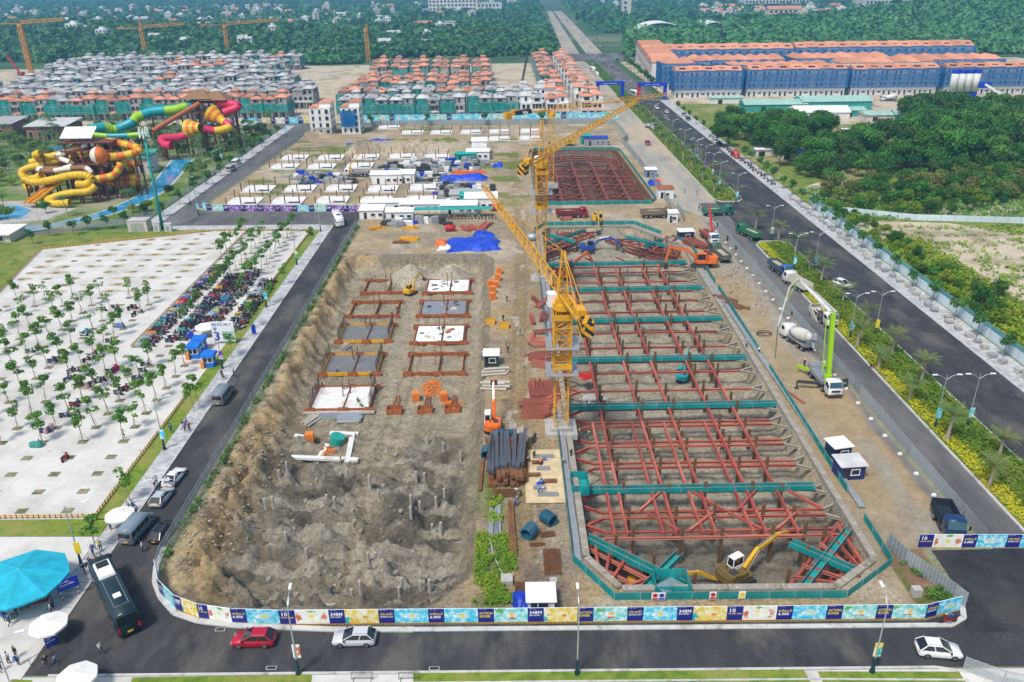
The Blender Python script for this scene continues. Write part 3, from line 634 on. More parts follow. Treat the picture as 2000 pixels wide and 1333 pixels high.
def corner(label, cx, cy, sx, sy, ks, asp, wk, wz=-.75, cross=None):
    root = thing('corner_bracing', label, 'strut frame', (cx, cy, 0)); A = lambda k, z: (0, sy*k, z); B = lambda k, z: (sx*k*asp, 0, z)
    for k in ks:
        bar('raker', ME_STRUT, A(k, ZS), B(k, ZS), root); bar('raker', ME_STRUT, A(k-.9, ZS-2.1), B(k-.9, ZS-2.1), root, (.7, .6, .6))
    t = 0
    for i in range(7):
        f = (i+.5)/7; p = Vector(A(ks[0]+.4, ZS+.42)).lerp(Vector(B(ks[0]+.4, ZS+.42)), f); q = Vector(A(ks[-1], ZS+.42)).lerp(Vector(B(ks[-1], ZS+.42)), .5+(f-.5)*.8)
        if i != 3: bar('cross_strut', ME_STRUT, p, q, root)
        if i % 2: bar('king_post', ME_POST, (p.x+.5*sx, p.y, -6), (p.x+.5*sx, p.y, .5), root)
        if i % 3 == 1: bar('king_post', ME_POST, (q.x, q.y, -6), (q.x, q.y, .4), root)
    c = Vector((cx, cy, 0)); a, b = c+Vector(A(wk, 0)), c+Vector(B(wk, 0))
    walkway(a[:2], b[:2], wz, 'teal-netted walkway running across the '+label.split(' of ')[0].replace('red steel bracing in the ', ''))
    if cross is not None:
        m = a.lerp(b, cross); d = (b-a).normalized(); nrm = Vector((-d.y, d.x, 0)); walkway((m+nrm*4.6)[:2], (m-nrm*4.6)[:2], wz+.08, 'short teal-netted walkway crossing over the '+label.split(' of ')[0].replace('red steel bracing in the ', ''))
    return root
corner('red steel bracing in the near left corner of the long pit', 9.8, 72.6, 1, 1, (12.6, 9.6, 7, 4.4), 1.15, 10.8, cross=.66)
corner('red steel bracing in the near right corner of the long pit', 44.2, 72.8, -1, 1, (14, 11, 8, 5), .9, 11.5, cross=.5)
corner('red steel bracing in the far left corner of the long pit', 9.9, 220, 1, -1, (18, 14.5, 11, 7), .95, 13, cross=.4)
corner('red steel bracing in the far right corner of the long pit', 45.4, 213, -1, -1, (16, 13, 10, 7), 1.15, 11, cross=.45)
# ------------------------------------------------------------------ far square pit
fr2 = thing('strut_frame', 'rust-red steel strut grid bracing the far square pit', 'strut frame'); zz = -1.8
rows2 = [G(1150, v, zz).y for v in (402, 396, 389, 381, 371, 363, 355, 347, 340, 333, 325)]
for i, y in enumerate(rows2):
    bar('strut', ME_OXIDE, (10.8, y, zz), (28, y, zz), fr2); bar('strut', ME_OXIDE, (28, y, zz), (45.3, y, zz), fr2)
    if i % 2 == 0: bar('strut', ME_OXIDE, (10.8, y+.9, zz-2.2), (45.2, y+.9, zz-2.2), fr2)
    for s in (-1, 1): bar('splay', ME_OXIDE, (42.3, y, zz), (45.3, y+s*1.8, zz), fr2)
for X in (18.2, 25.4, 33, 40.2):
    bar('long_strut', ME_OXIDE, (X, 248, zz+.55), (X, 285, zz+.55), fr2); bar('long_strut', ME_OXIDE, (X, 285, zz+.55), (X, 312, zz+.55), fr2)
    for y in rows2: bar('king_post', ME_POST, (X-.8, y+.6, -8), (X-.8, y+.6, -.6), fr2)
for y, yb in zip(rows2[0::2], rows2[1::2]):
    for x in (15, 22, 29.5, 37): bar('diagonal_brace', ME_OXIDE, (x, y, zz+.3), (x+3.2, yb, zz+.3), fr2); bar('diagonal_brace', ME_OXIDE, (x+6.4, y, zz+.3), (x+3.2, yb, zz+.3), fr2)
for k in (0, 4.5, 9):
    pts = [(10.8, 311+k*.8), (17, 317+k*.85), (24, 320+k*.9), (32, 320+k*.9), (39, 317+k*.85), (45.2, 311+k*.8)]
    for a, b in zip(pts[:-1], pts[1:]): bar('arched_strut', ME_OXIDE, (*a, zz), (*b, zz), fr2)
for a, b in (((12, 311), (12.5, 325)), ((16, 316), (17.5, 326)), ((22, 319), (22, 328)), ((28, 320), (28, 329)), ((34, 319), (34, 328)), ((40, 316), (39, 326)), ((44, 311), (44, 325))): bar('cross_strut', ME_OXIDE, (*a, zz+.5), (*b, zz+.5), fr2)
# ------------------------------------------------------------------ fences
fence('mesh_fence', 'grey mesh site fence along the left road beside the open excavation', [(-43.9, 226.5), (-43.9, 80), (-43.3, 77), (-42.2, 74.8)], 2.6, 1.9, ME_MESH, .02, rails=(.98, .6), prop=1)
fence('sheet_fence', 'long grey corrugated fence between the dusty haul road and the asphalt lane', [(59.9, 221), (59.7, 80.4)], 2.6, 2.1, ME_SHEET, .02, prop=-1, foot=True)
fence('sheet_fence', 'grey corrugated fence bending inward at the right front corner of the site', [(47.2, 80.2), (48, 77), (50.8, 70.8), (51.4, 69.3)], 2.4, 2.2, ME_SHEET, .02, rails=(.98, .5))
fence('sheet_fence', 'grey corrugated fence on the right of the far square pit beside the wide dusty road', [(51.5, 226), (52, 232), (52.3, 240)], 2.6, 2.2, ME_SHEET, .02)
fence('sheet_fence', 'grey corrugated fence running up the right of the far square pit', [(50.5, 244), (50.8, 300), (49.5, 345), (53, 352), (52.5, 392), (46, 396.5)], 2.8, 2.3, ME_SHEET, .02)
fence('sheet_fence', 'pale grey corrugated fence closing off the far end of the storage yard', [(-66, 397), (46, 396.5)], 3, 2.4, ME_SHEET, .02)
fence('mesh_fence', 'grey mesh fence along the right of the road by the water park', [(-92.2, 378), (-96.6, 256), (-96, 249), (-93.5, 245.5)], 3, 2.1, ME_MESH, .02)
fence('mesh_fence', 'dark mesh fence between the water park lawn and its pavement', [(-108, 398), (-108, 232), (-122, 228), (-160, 224)], 4, 1.8, ME_MESH, .02)
fence('boulevard_fence', 'pale printed fence along the right of the boulevard pavement', [(94, 62), (94, 240)], 3.2, 2.1, ME_PALE, .02, rails=()); fence('boulevard_fence', 'teal metal fence standing just behind the pale printed fence', [(94.7, 62), (94.7, 245)], 3.2, 2.7, ME_TEAL, .02, rails=())
fence('scrub_fence', 'grey-blue sheet fence crossing the scrubland beyond the bare clearing', [(100, 233), (118, 224), (150, 219)], 3.5, 1.8, ME_PALE, .02, rails=())
# ------------------------------------------------------------------ printed hoardings
FONT = {}
def text(s, size, matn, bold=True):
    k = (s, size, matn)
    if k in FONT: return FONT[k]
    c = bpy.data.curves.new('t', 'FONT'); c.body = s; c.size = size; c.extrude = .004; c.space_character = 1.05
    if bold: c.offset = size*.022
    c.resolution_u = 2; o = bpy.data.objects.new('t', c); C.objects.link(o); bpy.context.view_layer.update()
    me = bpy.data.meshes.new_from_object(o.evaluated_get(bpy.context.evaluated_depsgraph_get())); bpy.data.objects.remove(o); bpy.data.curves.remove(c)
    me.materials.clear(); me.materials.append(MT(matn)); me.name = 'lettering'
    me.transform(Matrix.Rotation(math.pi/2, 4, 'X')); FONT[k] = me; return me
def fit(s, size, width, matn):
    me = text(s, size, matn); xs = [v.co.x for v in me.vertices]; w = max(xs) if xs else 1
    return me, min(1, width/max(w, .01))
def printmat(name, bgc, bg2, spots, scale=1.1):
    """an abstract poster: broken ground colours with soft round shapes"""
    def make():
        m, t, b, N, L = nodes(name); b.inputs['Roughness'].default_value = .5
        co = N('TexCoord').outputs['Object']; oi = N('ObjectInfo'); ov = N('VectorMath', operation='ADD'); om = N('Math', operation='MULTIPLY'); om.inputs[1].default_value = 40; L(oi.outputs['Random'], om.inputs[0]); L(co, ov.inputs[0]); L(om.outputs[0], ov.inputs[1]); nz = setin(N('TexNoise'), Scale=scale*1.5, Detail=7, Roughness=.75); L(ov.outputs[0], nz.inputs['Vector']); r = ramp(N('ValToRGB'), [(.38, bgc), (.5, bg2), (.62, (.8, .9, .92))]); L(nz.outputs['Fac'], r.inputs[0]); out = r.outputs[0]
        for (x, z, rx, rz_, c) in spots:
            mp = N('Mapping'); mp.inputs['Location'].default_value = (-x/rx, 0, -z/rz_); mp.inputs['Scale'].default_value = (1/rx, 0, 1/rz_); L(co, mp.inputs[0])
            ln = N('VectorMath', operation='LENGTH'); ad = N('Math', operation='ADD'); sc = N('Math', operation='MULTIPLY'); sc.inputs[1].default_value = 4.2; L(mp.outputs[0], ln.inputs[0]); L(nz.outputs['Fac'], sc.inputs[0]); L(ln.outputs['Value'], ad.inputs[0]); L(sc.outputs[0], ad.inputs[1])
            rr = ramp(N('ValToRGB'), [(.0, (1, 1, 1)), (.7, (1, 1, 1)), (.73, (0, 0, 0))]); dv = N('Math', operation='MULTIPLY'); dv.inputs[1].default_value = .26; L(ad.outputs[0], dv.inputs[0]); L(dv.outputs[0], rr.inputs[0])
            x_ = N('MixRGB'); L(rr.outputs[0], x_.inputs[0]); L(out, x_.inputs[1]); x_.inputs[2].default_value = (*c, 1); out = x_.outputs[0]
        L(out, b.inputs['Base Color']); return m
    DEFS[name] = make
printmat('print_water', (.02, .4, .72), (.1, .62, .8), [(1.9, 1.0, 1.0, .55, (.55, .75, .8)), (2.0, 1.0, .5, .36, (.78, .62, .1)), (1.2, .9, .3, .3, (.85, .9, .9))])
printmat('print_sand', (.72, .5, .05), (.8, .62, .12), [(.1, .5, .55, .9, (.02, .42, .42)), (2.0, 1.1, .8, .5, (.85, .78, .45)), (2.3, .9, .34, .26, (.75, .25, .08)), (1.5, 1.3, .26, .22, (.85, .85, .8))])
printmat('print_beach', (.78, .7, .45), (.8, .82, .78), [(.35, .9, .45, .7, (.62, .14, .06)), (3.2, .9, .42, .7, (.65, .2, .1)), (1.8, 1.0, .9, .55, (.82, .8, .6)), (1.8, 1.05, .48, .38, (.85, .68, .12)), (1.9, 1.75, .7, .22, (.15, .45, .1))])
printmat('print_green', (.05, .5, .5), (.3, .7, .68), [(.6, 1.6, .8, .35, (.12, .42, .1)), (1.9, .95, .8, .5, (.8, .85, .85)), (2, 1.05, .42, .34, (.78, .55, .08)), (2, .55, .6, .16, (.6, .1, .08))])
printmat('print_purple', (.06, .01, .25), (.2, .02, .38), [(1.9, 1, 1, .5, (.1, .25, .6)), (1.3, .8, .4, .3, (.6, .05, .3)), (2.6, 1.2, .4, .3, (.75, .5, .1))])
TXT = {'lon': (('LỚN NHẤT', 'y', .42), ('BLANKA CITY', 'w', .3)), '348': (('348M', 'w', .6), ('DÀI NHẤT', 'w', .25)), '10': (('10', 'w', .75), ('RAMA RAMA', 'y', .28)), 'kl': (('KHỔNG LỒ', 'y', .36), ('6.000', 'w', .52)), 'ac': (('ACTION', 'y', .46), ('RIVER', 'y', .46)), '10b': (('10', 'w', .75), ('TẠI VIỆT NAM', 'y', .26))}
PW, PH = 5.58, 1.95
def hoarding(name, label, pts, seq, hh=PH, z=.2, w=PW, stripe=True):
    root = thing(name, label, 'hoarding', (pts[0][0], pts[0][1], z)); o0 = Vector((pts[0][0], pts[0][1], 0)); segs = walkpts(pts, w)
    for i, (a, b) in enumerate(segs):
        d = b-a; an = math.atan2(d.y, d.x); sx = d.length/PW; key, pic = seq[i % len(seq)]
        ME = PANEL.setdefault(pic, None)
        if ME is None:
            mb = MB(); mb.box((PW-1.8)/2, 0, 0, PW-1.8, .05, PH); ME = PANEL[pic] = mb.mesh('picture', pic)
        p = ob('panel', ME_BACK, root, a-o0, an, (sx, 1, hh/PH)); q = ob('picture', ME, p, (1.8, -.03, 0))
        if key == 'x': q.scale = (PW/(PW-1.8), 1, 1); q.location.x = 0
        else:
            ob('text_block', ME_NAVY, p, (0, -.03, 0))
            m0, s0 = fit('•••••  ——', .16, 1.2, 'print_white'); ob('lettering', m0, p, (.2, -.075, 1.82), 0, (s0, 1, 1))
            zt = 1.15
            for k, (s, c, sz) in enumerate(TXT[key]):
                me, sc = fit(s, sz, 1.45, 'print_yellow' if c == 'y' else 'print_white'); ob('lettering', me, p, (.18, -.075, zt-(.0 if k == 0 else .1+sz*.75)), 0, (sc, 1, 1))
        if stripe:
            ob('warning_strip', ME_STRIP, p, (0, -.06, -.2))
    return root
PANEL = {}
mb = MB(); mb.box(PW/2, .03, -.0, PW, .06, PH); ME_BACK = mb.mesh('panel_back', 'sheet_white'); mb = MB(); mb.box(.9, 0, 0, 1.795, .052, PH); ME_NAVY = mb.mesh('text_block', 'print_navy')
mb = MB(); mb.box(PW/2, 0, 0, PW, .03, .19); n_ = 18
for k in range(n_): x = k*PW/n_; mb.add([(x, -.018, 0), (x+.14, -.018, 0), (x+.3, -.018, .19), (x+.16, -.018, .19)], [(0, 1, 2, 3)], 1)
ME_STRIP = mb.mesh('warning_strip', ['crane_yellow', 'black'])
SEQ = [('ac', 'print_green'), ('lon', 'print_water'), ('348', 'print_sand'), ('10b', 'print_beach'), ('kl', 'print_water'), ('10', 'print_beach'), ('348', 'print_sand'), ('lon', 'print_water'), ('kl', 'print_water'), ('ac', 'print_green'), ('348', 'print_sand'), ('ac', 'print_green'), ('lon', 'print_water'), ('348', 'print_sand'), ('10b', 'print_beach'), ('kl', 'print_water'), ('ac', 'print_green')]
hoarding('printed_hoarding', 'long printed hoarding with water park pictures along the front road', [(-43.4, 77.3), (-41.6, 73.8), (-38.7, 71.1), (-35.5, 69.6), (-31.5, 68.8), (-26, 68.4), (46, 67.8), (50.5, 69)], SEQ)
hoarding('printed_hoarding', 'printed hoarding facing the dark asphalt at the right front corner', [(51, 80), (78, 79.3)], [('10', 'print_beach'), ('kl', 'print_water'), ('lon', 'print_water')], z=.1)
hoarding('printed_hoarding', 'blue and purple printed hoarding along the cross road behind the car park', [(-96.5, 247.5), (-93.8, 244.8), (-88, 243.4), (-45, 240.6)], [('ac', 'print_water'), ('lon', 'print_green'), ('348', 'print_purple'), ('10', 'print_purple'), ('kl', 'print_purple'), ('ac', 'print_purple')])
hoarding('printed_hoarding', 'pale blue printed hoarding in front of the teal-netted villas', [(-72, 407.5), (56, 407)], [('x', 'print_water'), ('x', 'print_green'), ('lon', 'print_water'), ('x', 'print_water')], hh=3.4, w=7, stripe=False)
hoarding('printed_hoarding', 'printed hoarding on the far side of the park road left of the white houses', [(-150, 406), (-96, 406)], [('lon', 'print_water'), ('348', 'print_sand'), ('10', 'print_beach')], hh=3, w=7, stripe=False)
# ------------------------------------------------------------------ tower cranes
def at_depth(u, v, y):
    d = CM@np.array(((u-CX)/F, -(v-CY)/F, -1.0)); t = y/d[1]; return Vector((d[0]*t, y, H+d[2]*t))
def lattice(mb, p, q, w, bar_, step, m=0, tri=False, up=None, taper=1):
    """four-chord (or three-chord) lattice between p and q"""
    p, q = Vector(p), Vector(q); d = (q-p); L_ = d.length; d.normalize()
    if up is None: up = Vector((0, 0, 1)) if abs(d.z) < .9 else Vector((0, 1, 0))
    s = d.cross(up).normalized(); up = s.cross(d).normalized(); k = max(1, round(L_/step))
    def ring_(t):
        c = p+d*(L_*t); f = 1-(1-taper)*t
        if tri: return [c-s*w/2*f, c+s*w/2*f, c+up*w*.95*f]
        return [c-s*w/2*f-up*w/2*f, c+s*w/2*f-up*w/2*f, c+s*w/2*f+up*w/2*f, c-s*w/2*f+up*w/2*f]
    r0, r1 = ring_(0), ring_(1); n = len(r0)
    for a, b in zip(r0, r1): mb.beam(a, b, bar_, bar_, m)
    for i in range(k):
        A, B = ring_(i/k), ring_((i+1)/k)
        for j in range(n):
            j2 = (j+1) % n; mb.beam(A[j] if i % 2 else A[j2], B[j2] if i % 2 else B[j], bar_*.55, bar_*.55, m); mb.beam(B[j], B[j2], bar_*.5, bar_*.5, m)
def crane(label, base, zs, head, jib, az, cj, matn='crane_yellow', w=2.0, flat=False, br=.18, cage=True, pitch=0, plinth=True, jw=1.5, text_=None, cwm=None):
    root = thing('tower_crane', label, 'tower crane', (base[0], base[1], 0)); z0 = 1.0 if plinth else 0
    if plinth:
        mb = MB(); mb.box(0, 0, -.6, 5, 5, 1.0); mb.box(0, 0, .4, 3.2, 3.2, .6); mb.build('foundation', 'concrete', root)
    mb = MB(); lattice(mb, (0, 0, z0), (0, 0, zs-1), w, br, w*.95, up=Vector((0, 1, 0))); mb.build('mast', matn, root)
    if cage:
        mb = MB(); lattice(mb, (0, 0, zs-11), (0, 0, zs-2), w+.5, br*1.15, 2.0, up=Vector((0, 1, 0)))
        for zz in (-10.5, -2.5): 
            for s in (-1, 1): mb.box(s*(w/2+.35), 0, zs+zz, .12, w+.9, .9); mb.box(0, s*(w/2+.35), zs+zz, w+.7, .12, .9)
        mb.build('climbing_cage', matn, root)
        for zz in (-11.2, -6.8):
            mb = MB(); o = w/2+.95
            for s in (-1, 1): mb.box(s*o, 0, zs+zz, .9, 2*o+.9, .08); mb.box(0, s*o, zs+zz, 2*o-.9, .9, .08)
            for s in (-1, 1): mb.box(s*(o+.43), 0, zs+zz+1, .05, 2*o+.9, .05); mb.box(0, s*(o+.43), zs+zz+1, 2*o+.9, .05, .05)
            mb.build('platform', 'steel_galv', root)
    mb = MB(); mb.cyl(0, 0, zs-1, w*.75, 1.0, 12); mb.box(0, 0, zs, w*1.1, w*1.1, .8); mb.build('slewing_ring', matn, root)
    ca, sa = math.cos(az), math.sin(az); D = Vector((ca, sa, 0)); N_ = Vector((-sa, ca, 0)); zj = zs+1.2; J0 = Vector((0, 0, zj))
    mb = MB(); tip = J0+D*jib+Vector((0, 0, math.tan(pitch)*jib)); lattice(mb, J0+D*1.0, tip, jw, br*.75, jw*1.15, tri=True, taper=.75); mb.build('jib', matn, root)
    mb = MB(); e = J0-D*cj
    for s in (-1, 1): mb.beam(J0+N_*s*.6, e+N_*s*.6, .25, .4)
    for i in range(int(cj/1.6)): a = J0-D*(i*1.6+.4); mb.beam(a-N_*.6, a+N_*.6, .12, .12)
    for s in (-1, 1):
        mb.beam(J0+N_*s*.75+Vector((0, 0, 1)), e+N_*s*.75+Vector((0, 0, 1)), .05, .05)
    mb.build('counter_jib', matn, root)
    for i in range(3):
        c = e+D*(.5+i*.85)+Vector((0, 0, -1.6)); mb = MB(); mb.box(c.x, c.y, c.z+.3, .65, 1.7, 2.1, az); mb.build('counterweight', cwm or 'hazard', root)
    c = e+D*4.2; mb = MB(); mb.box(c.x, c.y, c.z+.2, 2.2, 1.3, 1.2, az); mb.build('winch_box', matn, root)
    c = J0+D*1.3+N_*1.35; mb = MB(); mb.box(c.x, c.y, zs-.9, 1.6, 1.3, 2.0, az); o = mb.build('cab', 'sheet_white', root); mb = MB(); c2 = c+D*.55; mb.box(c2.x, c2.y, zs-.5, .62, 1.34, 1.2, az); mb.build('cab_window', 'glass_blue', o)
    if not flat:
        A = Vector((0, 0, zs+head)); mb = MB(); lattice(mb, (0, 0, zs+.5), A, w*.75, br*.8, 1.8, up=Vector((0, 1, 0)), taper=.35); mb.build('tower_head', matn, root)
        mb = MB()
        for f in (.33, .7): q = J0+D*jib*f+Vector((0, 0, math.tan(pitch)*jib*f+jw)); mb.beam(A, q, .07, .07)
        for s in (-1, 1): mb.beam(A, e+N_*s*.6+D*2, .09, .09)
        mb.build('tie_bar', matn, root)
    q = J0+D*jib*.55+Vector((0, 0, math.tan(pitch)*jib*.55)); mb = MB(); mb.box(q.x, q.y, q.z-.4, 1.5, 1.2, .35, az); mb.build('trolley', matn, root)
    if text_:
        me, s = fit(text_, 1.1, 5, 'print_white'); mb = MB(); c = J0-D*(cj*.62)-N_*.0; mb.box(c.x, c.y, c.z-.3, 6.5, 1.5, 1.4, az); bd = mb.build('name_board', 'black', root)
        l = ob('lettering', me, bd, c+Vector((-2.8*ca if ca > 0 else 2.8*ca, 0, .0))-Vector((0, .82, 0)), 0, (s, 1, 1))
    return root
def haz_make():
    m, t, b, N, L = nodes('hazard'); co = N('TexCoord').outputs['Object']; mp = N('Mapping'); mp.inputs['Rotation'].default_value = (.6, .6, .6); L(co, mp.inputs[0]); w = setin(N('TexWave'), Scale=.35); L(mp.outputs[0], w.inputs['Vector'])
    r = ramp(N('ValToRGB'), [(0, (.72, .36, .015)), (.5, (.02, .02, .02))], 'CONSTANT'); L(w.outputs['Fac'], r.inputs[0]); L(r.outputs[0], b.inputs['Base Color']); return m
DEFS['hazard'] = haz_make
def crane_px(label, bu, bv, sv, hv, tip, cj, **kw):
    b = G(bu, bv); zs = hgt(bu, bv, sv); zh = hgt(bu, bv, hv)-zs; t = G(*tip, zs+1.2); d = t-Vector((b.x, b.y, t.z)); return crane(label, b, zs, zh, d.length, math.atan2(d.y, d.x), cj, **kw)
crane_px('yellow tower crane nearest the front, standing on a concrete block beside the braced pit', 1095, 838, 590, 492, (946, 368), 13, w=2.1)
crane_px('yellow tower crane behind the nearest one, its striped counterweights hanging left of the mast', 1057, 545, 318, 236, (1243, 200), 13, w=2.0)
crane_px('flat-topped yellow tower crane rising beside the far square pit', 1075, 362, 222, 205, (1300, 187), 19, w=2.0, flat=True, cage=False, text_='POTAIN', cwm='crane_yellow')
def far_crane(label, bu, bv, tv, jl, jr, flip, flat):
    b = G(bu, bv); zs = hgt(bu, bv, tv); L_ = (at_depth(jr, tv, b.y)-at_depth(bu, tv, b.y)).length; Lc = (at_depth(bu, tv, b.y)-at_depth(jl, tv, b.y)).length
    return crane(label, b, zs, 7, L_, .12 if not flip else math.pi/2+.1, Lc, matn='crane_orange', w=2.6, flat=flat, br=.55, cage=False, plinth=False, jw=2.2, pitch=.06, cwm='crane_orange')
far_crane('orange tower crane at the far left in front of the wooded hill', 62, 145, 50, 8, 145, False, True)
far_crane('orange tower crane with pointed head, middle of the three by the wooded hill', 287, 117, 58, 242, 370, False, False)
far_crane('orange tower crane on the right of the three by the wooded hill', 447, 110, 52, 402, 553, False, True)
far_crane('orange tower crane seen end-on above the grey villas', 720, 120, 60, 700, 760, True, True)
# ------------------------------------------------------------------ vehicles
def loft(mb, secs, m=0):
    b = len(mb.v); n = len(secs[0][1])
    for x, ring_ in secs: mb.v += [(x, y, z) for y, z in ring_]
    for i in range(len(secs)-1):
        for j in range(n): mb.f.append([b+i*n+j, b+i*n+(j+1) % n, b+(i+1)*n+(j+1) % n, b+(i+1)*n+j]); mb.m.append(m)
    mb.f.append([b+j for j in range(n)][::-1]); mb.m.append(m); k = b+(len(secs)-1)*n; mb.f.append([k+j for j in range(n)]); mb.m.append(m); return mb
def sec(w, zb, zt, f=.93): zm = zb+(zt-zb)*.72; return [(-w*.94, zb), (w*.94, zb), (w, zb+.12), (w, zm), (w*f, zt), (-w*f, zt), (-w, zm), (-w, zb+.12)]
def wheel(parent, x, y, r=.36, w=.24, rim='chrome'):
    mb = MB(); mb.tube([(x, y-w/2, r), (x, y+w/2, r)], r, 14); t = mb.build('wheel', 'rubber', parent, True); s = 1 if y > 0 else -1
    mb = MB(); mb.tube([(x, y+s*(w/2-.02), r), (x, y+s*(w/2+.015), r)], r*.62, 10); mb.build('rim', rim, t)
def car(label, loc, rz, colr, L_=4.7, w=.93, hh=1.66, suv=True, group=None, opened=False):
    t = thing('car', label, 'car', loc, rz, group); a = L_/2; bl = hh*.62
    mb = MB(); loft(mb, [(-a, sec(w*.82, .42, bl*.8)), (-a+.12, sec(w*.95, .3, bl*.98)), (-a+.9, sec(w, .24, bl*1.02)), (0, sec(w, .24, bl)), (a*.42, sec(w, .24, bl*.98)), (a*.72, sec(w*.97, .26, bl*.9)), (a-.2, sec(w*.9, .3, bl*.78)), (a-.03, sec(w*.76, .36, bl*.62)), (a, sec(w*.66, .42, bl*.54))])
    o = mb.build('body', 'paint', t, True, col=colr); o['tint'] = 1
    x0, x1, x2, x3 = -a+.1, -a+.8, a*.02, a*.5
    if not suv: x0, x1, x2, x3 = -a+.55, -a*.38, a*.05, a*.42
    g = lambda f, z: [(-w*f, z), (w*f, z)]
    zb = bl-.03; zt = hh-.05
    mb = MB(); mb.add([(x0, -w*.92, zb), (x3, -w*.92, zb), (x3, w*.92, zb), (x0, w*.92, zb), (x1, -w*.72, zt), (x2, -w*.72, zt), (x2, w*.72, zt), (x1, w*.72, zt)], [(0, 1, 5, 4), (1, 2, 6, 5), (2, 3, 7, 6), (3, 0, 4, 7), (4, 5, 6, 7)]); mb.build('windows', 'glass_dark', t)
    mb = MB(); xm, xe = (x1+x2)/2, (x2-x1); mb.box(xm, 0, zt-.02, xe*1.02, w*1.5, .07, tx=.94, ty=.92)
    for s in (-1, 1):
        for (xa, xb) in ((x0, x1), (x3, x2), ((x0+x3)/2-.1, xm-.1)): mb.beam((xa, s*w*.925, zb), (xb, s*w*.735, zt), .09, .07)
        mb.beam((x0+.25, s*w*.94, zb+.04), (x3-.1, s*w*.94, zb+.02), .05, .07)
    o = mb.build('roof', 'paint', t, col=colr); o['tint'] = 1
    for s in (-1, 1):
        mb = MB(); mb.beam((x1+.1, s*w*.62, zt+.08), (x2-.1, s*w*.62, zt+.08), .05, .04); mb.build('roof_rail', 'chrome', t)
        for x in (-a*.6, a*.6): wheel(t, x, s*(w-.1))
        mb = MB(); mb.box(a-.2, s*w*.66, bl*.58, .22, .36, .12); mb.build('headlight', 'lamp_white', t); mb = MB(); mb.box(-a+.1, s*w*.72, bl*.72, .12, .34, .2); mb.build('tail_light', 'lamp_red', t)
        mb = MB(); mb.box(x3-.25, s*(w+.1), bl*.98, .16, .2, .14); mb.build('mirror', 'black', t)
    mb = MB(); mb.box(-a-.005, 0, .6, .04, .5, .13); mb.build('number_plate', 'plate_yellow', t)
    if opened: mb = MB(); mb.beam((-a+.5, 0, hh), (-a-.45, 0, hh+.4), w*1.7, .08); mb.build('tailgate', 'paint', t, col=colr)
    return t
def van(label, loc, rz, colr, L_=5.9, w=1.0, hh=2.5, group=None):
    t = thing('minibus', label, 'minibus', loc, rz, group); a = L_/2
    mb = MB(); loft(mb, [(-a, sec(w*.95, .4, hh*.93)), (-a+.1, sec(w, .3, hh, .88)), (a*.3, sec(w, .3, hh, .88)), (a*.55, sec(w, .3, hh*.82, .86)), (a*.7, sec(w, .3, hh*.52)), (a-.1, sec(w*.93, .32, hh*.44)), (a, sec(w*.8, .4, hh*.36))]); o = mb.build('body', 'paint', t, True, col=colr); o['tint'] = 1
    for s in (-1, 1):
        for k in range(4):
            mb = MB(); x = -a+.65+k*.98; mb.box(x, s*(w*.985), hh*.52, .86, .06, hh*.27); mb.build('side_window', 'glass_dark', t)
        for x in (-a*.58, a*.58): wheel(t, x, s*(w-.1), .36)
        mb = MB(); mb.box(a-.16, s*w*.7, hh*.34, .2, .3, .16); mb.build('headlight', 'lamp_white', t); mb = MB(); mb.box(-a, s*w*.86, hh*.4, .05, .14, .5); mb.build('tail_light', 'lamp_red', t)
        mb = MB(); mb.box(a*.55, s*(w+.13), hh*.5, .12, .22, .3); mb.build('mirror', 'black', t)
    mb = MB(); mb.add([(a*.335, -w*.8, hh*.93), (a*.7, -w*.88, hh*.54), (a*.7, w*.88, hh*.54), (a*.335, w*.8, hh*.93)], [(0, 1, 2, 3)]); 
    o = mb.build('windscreen', 'glass_dark', t, loc=(.045, 0, .045)); mb = MB(); mb.box(-a-.01, 0, hh*.55, .05, w*1.55, hh*.26); mb.build('rear_window', 'glass_dark', t); mb = MB(); mb.box(-a-.02, 0, .62, .05, .55, .14); mb.build('number_plate', 'plate_yellow', t); return t
